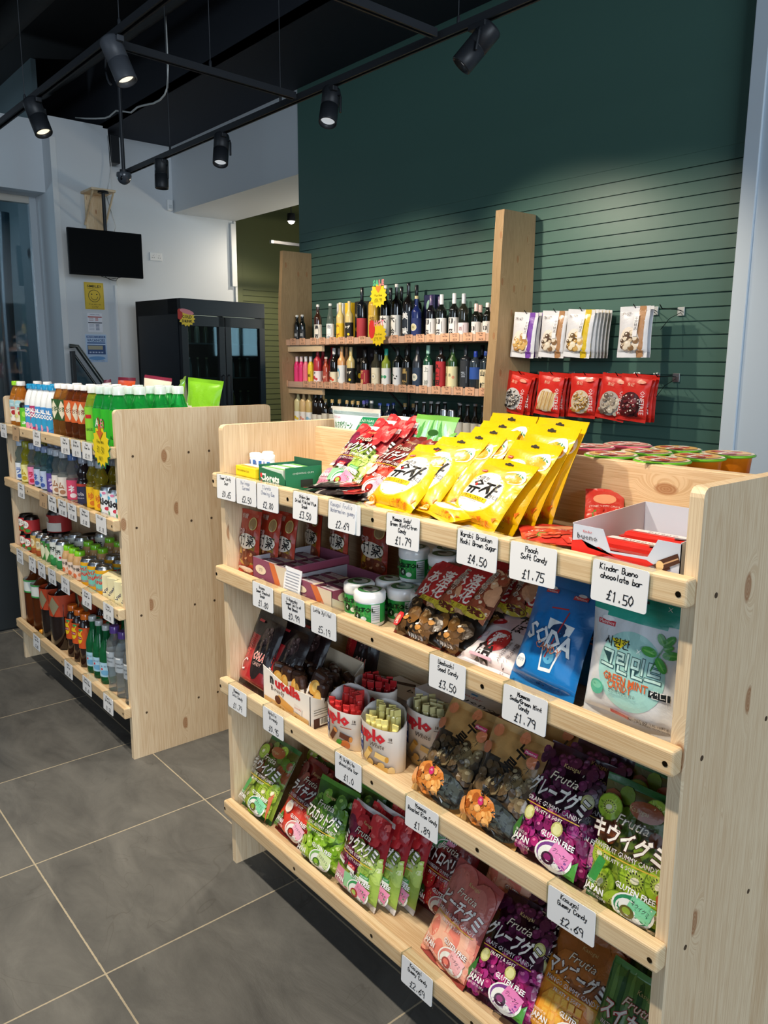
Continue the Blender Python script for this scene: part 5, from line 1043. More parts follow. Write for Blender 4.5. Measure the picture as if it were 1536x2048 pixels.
wb('tallwhite', .41, '120e0c', 'glass', 'd8d4cc', ('eceae4', jp('大吟', '1c1c1e', -.1, .6)), .043, (.05, .44), capl=.025, sh=.64)
wb('tallcall', .408, '14100f', 'glass', '16171b', ('202c3a', jp('美味', 'f2f2f0', 0, .6)), .044, (.05, .5), capl=.025)
wb('blueround', .31, '1c2a66', 'gloss', 'd8c690', ('24346e', round_lab('e6e0c4', 'd8cf9a')), .038, (.06, .48), capl=.022)
wb('talldark', .403, '121416', 'glass', '1a1c20', None, .042, capl=.05)
wb('purplecap', .305, '141016', 'glass', '4e4068', ('e4e2e0', jp('獺祭', '26262c', -.1, .5)), .037, capl=.1)
wb('whitecap', .305, '121411', 'glass', 'd8d6d6', ('e4e2e0', jp('獺祭', '26262c', -.1, .5)), .037, capl=.1)
wb('silverneck', .298, '23241c', 'glass', 'c4c6cc', ('ecdfe2', jp('酒', 'a88a90')), .037, (.06, .34), capl=.13)
wb('pinkcap', .225, '141611', 'glass', 'e3c4c0', ('e6e4e2', jp('獺', '2a2a30')), .032, capl=.075)
wb('shortwhite', .225, '11140f', 'glass', 'e8e8e6', ('e6e4e2', jp('獺', '2a2a30')), .032, capl=.03)
wb('hotpink', .24, 'ef2f74', 'gloss', 'f0d4d0', ('f03f80', None), .027, (.02, .6), capl=.045, nk=.78, sh=.66)
wb('salmonpink', .24, 'f0768a', 'gloss', 'e6e4e2', ('f27a8c', None), .027, (.02, .6), capl=.045, nk=.78, sh=.66)
wb('softyellow', .24, 'f2cf2e', 'gloss', 'c9ccd0', ('f4d236', jp('柚', '5a4a10')), .027, (.02, .6), capl=.045, nk=.78, sh=.66)
wb('redwine', .32, 'b5303c', 'gloss', 'c43a40', ('efe2e4', fruit_lab('c8404a', '苺')), .037, (.05, .36), capl=.022)
wb('rose', .236, 'a8442c', 'glass', 'c8bcb0', ('b04a3c', jp('梅', 'e8c8b0')), .028, capl=.018)
wb('tomato', .308, '16130f', 'glass', 'd2d0cc', ('e6dcc0', fruit_lab('d24a2a', '')), .036, (.05, .36), capl=.05)
wb('peachy', .32, 'dba36a', 'gloss', 'c8a06a', ('ecece8', lambda a, w, h: (a.ell(-w * .1, h * .55, w * .26, h * .3, '6aaec8'), a.ell(-w * .1, h * .5, w * .17, h * .2, 'e8d8c0'))), .036, (.05, .52), capl=.02)
wb('darkred', .294, '15130f', 'glass', '1a1818', ('a32c38', jp('梅酒', 'd8b070', -.1)), .036, (.05, .45))
wb('creamlab', .29, 'a8a48a', 'pet', '1c1c1c', ('e8dfc4', round_lab('d8cca4', 'efe8d2')), .036, (.05, .52), capl=.03)
wb('greentop', .297, '8fa03a', 'glass', '2aa08c', ('f0f0ec', lambda a, w, h: (a.ell(-w * .16, h * .5, w * .17, w * .17, '3aa070'), a.ell(w * .24, h * .5, w * .17, w * .17, '3aa070'))), .037, (.05, .5), capl=.05)
wb('whitewave', .31, '101410', 'glass', '1a1c1a', ('eeeeec', lambda a, w, h: [a.rect((-.3 + i * .12) * w, h * (.5 + .12 * math.sin(i * 1.3)), w * .14, h * .07, '1e1e20', .4 * math.cos(i * 1.3)) for i in range(6)]), .037, (.05, .5))
wb('blackgold', .313, '100f0c', 'glass', '201f1c', ('23211c', jp('黒糖', 'b89a5a')), .037, (.05, .5))
wb('greyblue', .311, '2f3238', 'gloss', '2a2d33', ('2c3e56', round_lab('e6e0cc', 'c8d0c4')), .038, (.05, .5), nk=.78)
wb('greenwhite', .318, '1f4a34', 'glass', '9ccbb8', ('e6e8e4', jp('上善', '9aa09a', .1)), .037, (.05, .55), capl=.06)
wb('redlab', .306, '1c1412', 'glass', '1c1818', ('b3282e', jp('久保田', '2a1414', 0, .5)), .037, (.05, .66), sh=.72, nk=.8)
wb('greencream', .322, '2c4a24', 'glass', '16241a', ('e2dcae', lambda a, w, h: (a.text('酒', -w * .18, h * .6, w * .3, '2a2a20'), a.ell(w * .2, h * .5, w * .14, w * .14, 'e09a7a'))), .037, (.05, .52))
wb('blackgoldtag', .316, '1b1e22', 'gloss', '22252a', ('2a2f36', jp('響', '8f99a6')), .039, (.05, .66), sh=.68)
wb('squareclear', .272, '2b3640', 'glass', '1e3a9a', ('2a52a4', None), .041, (.3, .6), capl=.04, sh=.72, nk=.82)
wb('squarecream', .272, '222a30', 'glass', '23408a', ('e8dcb8', jp('山崎', '1c1c1c')), .041, (.05, .55), capl=.03, sh=.72, nk=.82)
wb('paleyellow', .30, 'dfd29a', 'gloss', 'd8d2b8', ('f1efe6', fruit_lab('e8c83a', '')), .037, (.03, .34), capl=.018)
wb('palepeach', .30, 'e0bd84', 'gloss', 'd8d2b8', ('f3ece4', fruit_lab('e8a08a', '')), .037, (.03, .34), capl=.018)
wb('palegold', .30, 'd8b878', 'gloss', 'd8d2b8', ('eef0ee', fruit_lab('8ab8d0', '')), .037, (.03, .34), capl=.018)
wb('darkclearneck', .30, '1e1610', 'glass', 'cfd0c8', ('dcd6c8', None), .036, (.03, .3), capl=.016)
wb('goldcap', .228, '1a1712', 'glass', 'c2a468', ('d8d0bc', None), .034, capl=.03)
wb('purplecapshort', .235, '1c1a22', 'glass', '5a58a8', ('d8d4cc', None), .034, capl=.03)
wb('clearshort', .238, 'c0c8c4', 'pet', 'd8dad8', None, .034, capl=.02)
wb('bluecap', .225, '1a2030', 'glass', '2f4aa0', None, .033, capl=.02)
wb('beer', .255, '14100c', 'glass', 'c8c8c8', ('c4c2b8', None), .031, (.1, .5), capl=.008, nk=.66, sh=.5)
WB['silvercan'] = bottle('beer_can', 'can', [(.026, 0), (.032, .008), (.032, .19), (.027, .205), (.028, .21), (.022, .207)], 'b9bcc0', 'metal', None, (.0325, .04, .15, 'd8d8d4', None), 14)
DESC = dict(smalldark='small black bottle with white cap', brownwhite='brown sake bottle with white label', clearwhite='clear bottle with white lower label', yellowlab='pale yellow bottle with bright yellow label', yuzublack='pale yellow bottle with black label',
  tallred='tall dark bottle with red label', tallgold='tall golden bottle', tallwhite='tall dark bottle with white label', tallcall='tall dark bottle with white brush lettering', blueround='blue bottle with round cream label', talldark='tall dark plain bottle',
  purplecap='dark bottle with purple neck wrap', whitecap='dark bottle with long white neck wrap', silverneck='dark silver-necked bottle with pink label', pinkcap='short dark bottle with pink neck wrap', shortwhite='short dark bottle with white cap',
  hotpink='small hot pink bottle', salmonpink='small salmon pink bottle', softyellow='small yellow bottle', redwine='red fruit wine bottle with white label', rose='small amber rose bottle', tomato='dark bottle with tomato label', peachy='peach bottle with blue and white label',
  darkred='dark bottle with crimson label', creamlab='clear bottle with round cream label', greentop='green topped bottle with white and green label', whitewave='dark bottle with black wave on white label', blackgold='black bottle with dark gold label', greyblue='matt grey bottle with round blue label',
  greenwhite='green bottle with plain white label', redlab='dark bottle with large red label', greencream='green bottle with cream label', blackgoldtag='black flask shaped bottle', squareclear='dark clear bottle with blue cap', squarecream='dark bottle with cream label',
  paleyellow='pale yellow juice wine bottle', palepeach='peach tinted juice wine bottle', palegold='golden juice wine bottle', darkclearneck='dark bottle with clear neck', goldcap='dark bottle with gold cap', purplecapshort='dark bottle with violet cap', clearshort='clear spirit bottle', bluecap='dark bottle with blue cap', beer='dark beer bottle with silver cap', silvercan='silver beer can')
def wrow(lst, sh, y, rowname, grp):
    lst = sorted(lst, key=lambda t: t[1])
    for i, (k, x) in enumerate(lst):
        WB[k].put((x, y, SZ[sh] + .001), '%s, %s from left %s' % (DESC[k], ORD[i], rowname), rot=(0, 0, random.uniform(-.25, .25) + math.atan2(CAM.x - x, y - CAM.y) * .35), group=grp)
wrow([('smalldark', -4.19), ('smalldark', -4.107), ('brownwhite', -3.87), ('clearwhite', -3.69), ('yellowlab', -3.55), ('yuzublack', -3.428), ('tallred', -3.261), ('tallgold', -3.112), ('tallwhite', -2.968), ('tallwhite', -2.838), ('tallcall', -2.703), ('blueround', -2.613), ('purplecap', -2.455), ('whitecap', -2.347), ('whitecap', -2.22), ('silverneck', -2.127), ('pinkcap', -2.006), ('shortwhite', -1.901)], 0, 3.07, 'in front, upper rack shelf', 'bottles on the upper rack shelf')
wrow([('talldark', -3.19), ('talldark', -3.044), ('talldark', -2.914), ('talldark', -2.74), ('purplecap', -2.487), ('whitecap', -2.335), ('silverneck', -2.24), ('pinkcap', -2.075), ('pinkcap', -1.99), ('shortwhite', -1.83)], 0, 3.185, 'in back, upper rack shelf', 'bottles on the upper rack shelf')
wrow([('hotpink', -4.2), ('hotpink', -4.13), ('salmonpink', -4.06), ('softyellow', -3.985), ('redwine', -3.879), ('rose', -3.757), ('tomato', -3.64), ('peachy', -3.533), ('yuzublack', -3.407), ('darkred', -3.219), ('creamlab', -3.083), ('greentop', -2.956), ('whitewave', -2.821), ('blackgold', -2.709), ('greyblue', -2.593), ('greenwhite', -2.48), ('redlab', -2.344), ('greencream', -2.221), ('blackgoldtag', -2.095), ('squareclear', -2.0), ('squarecream', -1.905)], 1, 3.07, 'in front, middle rack shelf', 'bottles on the middle rack shelf')
wrow([('redwine', -3.96), ('redwine', -3.821), ('tomato', -3.717), ('peachy', -3.615), ('talldark', -3.159), ('greencream', -2.357), ('blackgoldtag', -2.045), ('whitewave', -2.6), ('darkred', -2.85)], 1, 3.185, 'in back, middle rack shelf', 'bottles on the middle rack shelf')
wrow([('paleyellow', -4.19), ('palepeach', -4.10), ('palegold', -4.01), ('darkclearneck', -3.912), ('darkclearneck', -3.836), ('goldcap', -3.768), ('goldcap', -3.669), ('goldcap', -3.567), ('goldcap', -3.461), ('goldcap', -3.385), ('goldcap', -3.31), ('purplecapshort', -3.235), ('clearshort', -3.135), ('bluecap', -3.03), ('bluecap', -2.93), ('beer', -2.6), ('beer', -2.517), ('beer', -2.44), ('beer', -2.37), ('silvercan', -2.30), ('silvercan', -2.22), ('beer', -2.14), ('beer', -2.065), ('beer', -1.99), ('beer', -1.915)], 2, 3.07, 'in front, lowest rack shelf', 'bottles on the lowest rack shelf')
wrow([('palegold', -3.96), ('goldcap', -3.72), ('goldcap', -3.52), ('purplecapshort', -3.34), ('bluecap', -3.0), ('goldcap', -2.86), ('goldcap', -2.76), ('beer', -2.56), ('beer', -2.48), ('beer', -2.41), ('beer', -2.26), ('beer', -2.1)], 2, 3.185, 'in back, lowest rack shelf', 'bottles on the lowest rack shelf')
def giftbox(w, d, h, c, art):
    g = G().box((-w / 2, -d / 2, 0), (w / 2, d / 2, h), c, 'paper', .002); art(Art(g, flatP((0, -d / 2 - .0002, 0), (1, 0, 0), (0, 0, 1), (0, -1, 0)), w, h, 'paper', 0), w, h); return Kind('gift_box', 'box', [('carton', g)])
for (x, sh, w, h, c, fn, lb) in ((-3.724, 0, .085, .32, 'dde0e2', lambda a, w, h: a.text('酒', 0, h * .7, .03, '777777'), 'white gift box behind the clear bottle, upper rack shelf'), (-3.607, 0, .085, .318, 'f2c51c', lambda a, w, h: a.text('柚', 0, h * .7, .04, 'a87a10'), 'yellow gift box behind the pale yellow bottles'),
    (-3.466, 0, .1, .322, '1c1a16', lambda a, w, h: (a.text('ゆず', 0, h * .65, .04, 'f0e8c8'), a.ell(.02, h * .93, .018, .018, 'e8d02a'), a.ell(-.02, h * .3, .02, .02, 'e8d02a')), 'black gift box with yellow citrus print, left one, upper rack shelf'), (-3.33, 0, .1, .318, '1c1a16', lambda a, w, h: a.ell(.02, h * .93, .018, .018, 'e8d02a'), 'black gift box with yellow citrus print, right one, upper rack shelf'),
    (-2.61, 0, .12, .325, '1b2350', lambda a, w, h: (a.ell(0, h * .75, .03, .045, '9cc8b4'), a.text('酒', 0, h * .75, .03, '24306a')), 'navy gift box with pale green emblem behind the blue bottle'), (-3.45, 1, .085, .322, '1c1a16', lambda a, w, h: (a.text('ゆず', 0, h * .65, .04, 'f0e8c8'), a.ell(.0, h * .25, .022, .022, 'e8d02a')), 'black gift box with yellow citrus print on the middle rack shelf'), (-3.29, 1, .11, .312, '14161e', lambda a, w, h: a.text('梅', 0, h * .8, .03, '8a90a8'), 'black gift box on the middle rack shelf')):
    giftbox(w, .06, h, c, fn).put((x, 3.225, SZ[sh] + .001), lb)

# ------------------------------------------------------------------ drinks shelf
DB = {}
def pet(H, r, nr=.0135, sh=.62, nk=.86, waist=0): return [(r * .88, 0), (r, .006), (r * (1 - waist), H * .3), (r, H * .4), (r, H * sh), (r * .9, H * (sh + .07)), (nr * 1.45, H * (nk - .035)), (nr * 1.15, H * nk), (nr, H * (nk + .03)), (nr, H * .95)]
def lab_apple(a, w, h):
    a.ell(-w * .05, h * .78, w * .34, w * .3, 'a8d4de'); a.text('HERB', -w * .1, h * .8, .011, 'ffffff'); a.rect(w * .1, h * .62, w * .5, h * .1, 'a83a3c'); a.text('FRUIT TEA', w * .1, h * .62, .007, 'f4e0d0')
    a.ell(w * .1, h * .4, w * .2, w * .15, 'b3282c'); a.ell(-w * .25, h * .28, w * .16, w * .14, 'd8d88a'); a.ell(w * .3, h * .2, w * .16, w * .12, 'd8a07a')
DB['juice'] = bottle('drink_bottle', 'bottle', pet(.212, .033), 'e8a040', 'liq', (.0185, .193, .212, 'f0f0f0'), (.0336, .035, .13, 'efe2c8', lab_apple))
DB['juice2'] = bottle('drink_bottle', 'bottle', pet(.212, .033), 'e8a040', 'liq', (.0185, .193, .212, '9adf2a'), (.0336, .035, .13, 'f0eee6', lab_apple))
def can(col, H=.122, r=.033, top='c9ccd0', art=None, cat='can'):
    return bottle('drink_can', cat, [(r * .82, 0), (r, .008), (r, H - .014), (r * .84, H - .002), (r * .86, H), (r * .8, H - .002), (r * .78, H - .006), (.001, H - .006)], top, 'metal', None, (r + .0004, .007, H - .013, col, art))
DB['greencan'] = bottle('drink_can', 'can', [(.027, 0), (.0325, .008), (.0325, .112), (.027, .122), (.001, .118)], '1c1e1c', 'gloss', None, (.033, .008, .1, '5cc02c', lambda a, w, h: (a.text('LIME', 0, h * .3, .016, 'ffffff', bold=.03), a.ell(0, h * .7, w * .2, w * .2, '9be04a'))))
def lab_calpis(a, w, h):
    a.text('CAL', -w * .1, h * .82, .022, 'ffffff', bold=.06, out='2c3a8a'); a.text('PICO', -w * .05, h * .62, .022, 'ffffff', bold=.06, out='2c3a8a'); a.ell(w * .1, h * .34, w * .34, h * .2, '2f9ac8', .4); a.ell(-w * .2, h * .16, w * .22, h * .14, 'e89ab8')
DB['calpis'] = bottle('drink_bottle', 'bottle', pet(.205, .031), 'e6ebee', 'gloss', (.0185, .185, .205, '1f8ec4'), (.0316, .012, .115, '3f8ed0', lab_calpis))
DB['calpispink'] = bottle('drink_bottle', 'bottle', pet(.205, .031), 'e6ebee', 'gloss', (.0185, .185, .205, '1f8ec4'), (.0316, .012, .115, 'b8386c', lab_calpis))
def lab_tea(c):
    def f(a, w, h): a.poly([(0, h * .95), (w * .3, h * .5), (0, h * .05), (-w * .3, h * .5)], 'e6dfc4'); a.text('お茶', 0, h * .52, .02, c, vert=False, bold=.02)
    return f
DB['greentea'] = bottle('drink_bottle', 'bottle', pet(.215, .0325), 'b87c3c', 'liq', (.0185, .196, .215, 'efefef'), (.0331, .075, .155, '2f5a2c', lab_tea('2f5a2c')))
DB['browntea'] = bottle('drink_bottle', 'bottle', pet(.215, .0325), '8a4a24', 'liq', (.0185, .196, .215, 'f2f2f2'), (.0331, .075, .155, 'd8622a', lab_tea('8a3a14')))
def lab_aloe(a, w, h): a.text('ALOE', -w * .12, h * .3, .016, '0f5a1e', bold=.04); a.ell(-w * .02, h * .62, w * .1, h * .14, '1f6a2c'); a.ell(-w * .02, h * .6, w * .06, h * .09, '8fe85a'); a.text('500 ml', w * .05, h * .12, .008, '0f4a1a')
DB['aloe'] = bottle('drink_bottle', 'bottle', pet(.217, .034, .015), '2cc25c', 'liq', (.0205, .190, .217, 'dff0ea'), (.0346, .008, .14, '35bf2a', lab_aloe))
DB['limealoe'] = bottle('drink_bottle', 'bottle', pet(.217, .034, .015), 'a8d84a', 'liq', (.0205, .190, .217, 'f0f2ee'), (.0346, .008, .14, '8ed43a', lambda a, w, h: (a.rect(-w * .1, h * .75, w * .4, h * .1, 'd02a2a'), a.text('GREEN', 0, h * .4, .014, '1f5a1a'))))
def ramune(col, m, cap, lc, fn): return bottle('ramune_bottle', 'bottle', [(.026, 0), (.0285, .005), (.0285, .095), (.024, .105), (.021, .113), (.0255, .123), (.0255, .137), (.017, .155), (.0135, .165), (.0145, .178)], col, m, (.0185, .168, .195, cap), (.029, .015, .092, lc, fn))
def lab_r(t, c): return lambda a, w, h: (a.text(t, 0, h * .55, .03, c, vert=False, bold=.04), a.ell(w * .1, h * .22, w * .22, h * .12, c))
for k, col, m, cap, lc, t, c in (('r_clear', 'c2d2d2', 'pet', 'b8c8dc', 'dce4ee', 'ラ', '4a6ab0'), ('r_yellow', 'cdc832', 'liq', '9a9a2a', 'e6e29a', 'ム', 'b8a01e'), ('r_pink', 'd0d4d2', 'pet', 'a8b4cc', 'e88ab4', 'ラ', 'c22a4a'), ('r_blue', '9ac0c4', 'pet', '8a9ac0', 'b8c8e2', 'ネ', '3a5aa8'), ('r_violet', '4f7f8f', 'liq', 'a8b4c4', '5a4a9a', 'ラ', 'e0c8e8'), ('r_white', 'd2d8d6', 'pet', 'c2c8d0', 'e8e2d8', 'ム', 'a87a5a'), ('r_red', 'd0cfd0', 'pet', '5a78b0', 'dc4a6e', 'ネ', 'f4e8ea'), ('r_cola', '241a1c', 'glass', '9aa0b0', '2c3050', 'cola', 'e8e8f0'), ('r_gold', 'bfae3a', 'liq', 'a8b0b8', 'f2c21e', 'ゆ', 'd87a1e')):
    DB[k] = ramune(col, m, cap, lc, lab_r(t, c) if t != 'cola' else (lambda a, w, h: (a.rect(0, h * .93, w * 1.1, h * .14, 'b83a2c'), a.text('cola', 0, h * .5, .02, 'e8e8f0'), a.text('ramune', 0, h * .3, .011, 'c8c8d8'))))
DB['rio'] = can('e6ecf2', .11, .033, art=lambda a, w, h: (a.text('Rio', 0, h * .6, .034, '26262a', bold=.05), a.ell(-w * .2, h * .82, w * .16, w * .1, '4ab0d8'), a.ell(w * .24, h * .3, w * .14, w * .1, 'c8304a'), a.ell(-w * .25, h * .22, w * .12, w * .1, '3f9a5a'), a.ell(w * .1, h * .92, w * .12, w * .07, 'e080a8')))
DB['redcan'] = can('b82a2c', .082, .034, '3a3432', art=lambda a, w, h: (a.ell(-w * .1, h * .66, w * .3, h * .28, 'efeae0'), a.text('しるこ', -w * .1, h * .66, .014, '1c1c1c', w * .45, bold=.03), a.ell(w * .1, h * .22, w * .2, h * .14, '3f8a3a'), a.ell(-w * .3, h * .2, w * .14, h * .12, 'e0a83a')))
DB['redtin'] = can('a32a28', .098, .052, '4a4442', art=lambda a, w, h: (a.ell(-w * .25, h * .7, w * .16, h * .2, 'c8b89a'), a.text('小豆', -w * .25, h * .7, .018, '3a1a14'), a.rect(w * .05, h * .3, w * .8, h * .5, 'd8d0c4')))
DB['tancan'] = can('cfa85a', .104, .027, art=lambda a, w, h: (a.ell(0, h * .62, w * .3, h * .22, 'e6dcb8'), a.text('茶', 0, h * .62, .02, '5a3a1a'), a.rect(0, h * .18, w * 1.2, h * .3, 'a8542a')))
DB['gcan'] = can('3f8a3f', .104, .027, art=lambda a, w, h: (a.poly([(0, h * .95), (w * .34, h * .5), (0, h * .05), (-w * .34, h * .5)], 'dfe2c0'), a.rect(0, h * .84, w * .3, h * .06, '6a3a1e')))
DB['wgcan'] = can('e2e6de', .124, .03, art=lambda a, w, h: (a.text('緑茶', -w * .1, h * .7, .022, '1c2a1c', bold=.04), a.ell(w * .2, h * .5, w * .1, w * .08, 'c8303a'), a.rect(0, h * .2, w * 1.3, h * .34, '2f8a4a'), a.ell(-w * .2, h * .38, w * .2, h * .1, '5ab06a')))
DB['milktea'] = bottle('drink_bottle', 'bottle', [(.026, 0), (.029, .006), (.029, .075), (.022, .098), (.018, .102)], 'cfa672', 'gloss', (.0205, .1, .12, '86d42a'), (.0296, .006, .066, 'f0dccb', lambda a, w, h: (a.text('午後', 0, h * .7, .016, '3a2a20', bold=.02), a.ell(-w * .15, h * .28, w * .18, h * .16, 'e07a4a'), a.ell(w * .25, h * .35, w * .14, h * .12, 'e8946a'))))
DB['ycan'] = can('f0b41c', .112, .033, art=lambda a, w, h: (a.rect(-w * .05, h * .5, w * .6, h * .7, '6fc4b8'), a.text('AriZ', -w * .05, h * .72, .02, 'd83a2a', bold=.04), a.text('ONA', -w * .05, h * .5, .02, 'd83a2a', bold=.04), a.text('GINGER', 0, h * .2, .012, 'd83a2a')))
g = G().box((-.026, -.03, 0), (.026, .03, .097), 'ebe3b8', 'paper', .0015); a = Art(g, flatP((0, -.0302, 0), (1, 0, 0), (0, 0, 1), (0, -1, 0)), .052, .097, 'paper', 0); a.text('Vitasoy', 0, .055, .016, '2a2a5a', .07, rot=.9, bold=.02); a.text('soy', .01, .03, .009, '4a8a3a', rot=.9)
a2 = Art(g, flatP((.0262, 0, 0), (0, 1, 0), (0, 0, 1), (1, 0, 0)), .06, .097, 'paper', 0); a2.text('Vitasoy', 0, .05, .014, '2a2a5a', .045)
DB['vita'] = Kind('drink_carton', 'carton', [('carton', g), ('straw', G().tube([(.0275, -.02, .01), (.0275, .02, .085)], .002, 'f0f0f0', 'gloss', 6))])
DB['bigtea'] = bottle('drink_bottle', 'bottle', pet(.29, .046, .0145, .66), '8e4a20', 'liq', (.0165, .272, .29, '5a2a1a'), (.0466, .165, .225, 'dfe4dc', lambda a, w, h: (a.rect(0, h * .06, w * 1.3, h * .12, '3f9a4a'), a.rect(0, h * .94, w * 1.3, h * .12, '3f9a4a'))), 10)
DB['bigdark'] = bottle('drink_bottle', 'bottle', pet(.30, .055, .0145, .68), '1c0f0c', 'glass', (.0165, .282, .3, '2a2a2a'), (.0556, .15, .245, 'b8421e', lambda a, w, h: (a.poly([(0, h * .95), (w * .24, h * .5), (0, h * .05), (-w * .24, h * .5)], '8a8264'), a.poly([(-w * .5, h * .95), (-w * .3, h * .5), (-w * .5, h * .05), (-w * .65, h * .5)], 'd8cda0'))), 8)
DB['lipton'] = bottle('drink_bottle', 'bottle', pet(.222, .032, .017, .62, .85, .12), '2a1a16', 'glass', (.02, .198, .222, 'e8701c'), (.0326, .08, .168, 'd8551e', lambda a, w, h: (a.ell(-w * .08, h * .5, w * .28, h * .28, 'f2cc1c'), a.rect(-w * .08, h * .5, w * .46, h * .16, 'b3202a'), a.text('ICE TEA', -w * .08, h * .5, .008, 'ffffff', w * .4), a.ell(w * .1, h * .9, w * .16, h * .06, '2f9a5a'), a.rect(w * .1, h * .75, w * .05, h * .3, 'f0cf2a', -.5))))
DB['sparkle'] = bottle('mineral_water_bottle', 'bottle', wine(.232, .0315, .0125, .52, .74), '2f9a60', 'liq', (.0155, .212, .232, 'c2c6c4'), (.0321, .03, .088, 'a9d0e4', lambda a, w, h: (a.text('ACQUA', 0, h * .75, .010, '2a4a7a'), a.ell(0, h * .3, w * .3, h * .18, '6aa8d0'), a.ell(-w * .2, h * .55, w * .07, w * .07, 'd0303a'))))
DB['water'] = bottle('mineral_water_bottle', 'bottle', [(.03, 0), (.034, .006), (.031, .03), (.034, .05), (.031, .07), (.034, .09), (.034, .165), (.028, .195), (.015, .215), (.014, .235)], 'f2f7f7', 'pet', (.0185, .225, .252, '6a4a9a'), (.0346, .1, .158, 'aab4bc', lambda a, w, h: (a.text('HIGHLAND', 0, h * .6, .009, '20242a'), a.text('SPRING', 0, h * .35, .009, '20242a'), a.rect(-w * .1, h * .93, w * .3, h * .1, 'f2f2f2'))))
DD = dict(juice='amber fruit tea bottle with apple label', juice2='fruit tea bottle with lime green cap', greencan='bright green can with black top', calpis='white milk drink bottle, blue cap', calpispink='white milk drink bottle with pink label', greentea='green tea bottle with dark green label', browntea='brown tea bottle with orange label',
  aloe='green aloe drink bottle', limealoe='lime green drink bottle with red badge', r_clear='pale blue labelled soda pop bottle', r_yellow='yellow soda pop bottle', r_pink='soda pop bottle with pink label', r_blue='blue tinted soda pop bottle', r_violet='teal soda pop bottle with violet label', r_white='clear soda pop bottle with beige label', r_red='soda pop bottle with red label', r_cola='dark cola pop bottle', r_gold='golden citrus pop bottle',
  rio='white patterned fizzy drink can', redcan='red bean soup can', redtin='large dark red tin', tancan='tan tea can', gcan='green tea can with diamond', wgcan='white and green tea can', milktea='milk tea bottle with lime cap', ycan='yellow ginger tea can', vita='cream soy drink carton', bigtea='large brown tea bottle', bigdark='large black tea bottle', lipton='iced tea bottle with orange cap', sparkle='green sparkling water bottle', water='clear water bottle with purple cap')
def drow(lst, sh, row, yd, nm):
    lst = sorted(lst, key=lambda t: t[1])
    for i, (k, x) in enumerate(lst):
        DB[k].put((x, BY + yd, ZB[sh] + .001), '%s, %s from left, %s row, %s drinks shelf' % (DD[k], ORD[i], row, nm), rot=(0, 0, random.uniform(-.3, .3) + .55), group='drinks on the %s drinks shelf' % nm)
up1 = [('juice2', -1.995), ('juice', -1.92), ('greencan', -1.852), ('calpis', -1.78), ('calpispink', -1.712), ('calpis', -1.644), ('calpis', -1.577), ('calpis', -1.51), ('greentea', -1.44), ('greentea', -1.37), ('browntea', -1.30), ('browntea', -1.23), ('browntea', -1.16), ('limealoe', -1.085), ('aloe', -1.005), ('aloe', -.925), ('aloe', -.845)]
drow([('juice2', -1.99), ('juice', -1.955 + .04), ('greencan', -1.845), ('calpis', -1.772), ('calpispink', -1.703), ('calpis', -1.632), ('calpis', -1.562), ('calpis', -1.49), ('greentea', -1.405), ('greentea', -1.335), ('browntea', -1.262), ('browntea', -1.19), ('browntea', -1.118), ('limealoe', -1.04), ('aloe', -.962), ('aloe', -.886), ('aloe', -.808)], 0, 'front', .045, 'top')
drow([('juice', -1.93), ('juice', -1.79), ('calpis', -1.70), ('calpis', -1.632), ('calpis', -1.564), ('greentea', -1.42), ('browntea', -1.27), ('browntea', -1.19), ('aloe', -1.04), ('aloe', -.962), ('aloe', -.886), ('aloe', -.808)], 0, 'second', .12, 'top')
drow([('calpis', -1.66), ('browntea', -1.3), ('browntea', -1.2), ('aloe', -1.0), ('aloe', -.886), ('aloe', -.808)], 0, 'third', .195, 'top')
drow([('aloe', -.962), ('aloe', -.886), ('aloe', -.808)], 0, 'rear', .262, 'top')
drow([('r_clear', -1.985), ('r_yellow', -1.90), ('r_pink', -1.80), ('r_blue', -1.713), ('r_blue', -1.63), ('r_violet', -1.545), ('r_white', -1.477), ('r_white', -1.403), ('r_red', -1.30), ('r_cola', -1.185), ('r_gold', -1.085), ('r_gold', -1.01), ('rio', -.935), ('rio', -.86), ('rio', -.79)], 1, 'front', .042, 'second')
drow([('r_clear', -1.95), ('r_yellow', -1.86), ('r_pink', -1.76), ('r_blue', -1.67), ('r_violet', -1.58), ('r_white', -1.44), ('r_red', -1.34), ('r_red', -1.25), ('r_cola', -1.14), ('r_gold', -1.05), ('r_gold', -.97), ('rio', -.89), ('rio', -.81)], 1, 'second', .11, 'second')
drow([('redcan', -1.985), ('redcan', -1.91), ('tancan', -1.845), ('tancan', -1.774), ('gcan', -1.704), ('gcan', -1.644), ('wgcan', -1.566), ('wgcan', -1.49), ('milktea', -1.42), ('milktea', -1.356), ('milktea', -1.292), ('ycan', -1.19), ('ycan', -1.113), ('ycan', -1.036), ('vita', -.958), ('vita', -.898), ('vita', -.838), ('vita', -.778)], 2, 'front', .042, 'third')
drow([('redcan', -1.96), ('redtin', -1.80), ('gcan', -1.68), ('wgcan', -1.60), ('wgcan', -1.52), ('milktea', -1.44), ('milktea', -1.36), ('milktea', -1.28), ('ycan', -1.17), ('ycan', -1.09), ('ycan', -1.01), ('vita', -.93), ('vita', -.87), ('vita', -.81)], 2, 'second', .13, 'third')
drow([('redtin', -1.66), ('wgcan', -1.54), ('milktea', -1.45), ('milktea', -1.35), ('milktea', -1.25), ('ycan', -1.12), ('ycan', -1.0)], 2, 'third', .225, 'third')
for i, x in enumerate((-1.985, -1.91)): DB['redcan'].put((x, BY + .042, ZB[2] + .001 + .083), 'red bean soup can stacked on top, %s' % ('at the far left', 'second from the left')[i], rot=(0, 0, .5), group='drinks on the third drinks shelf')
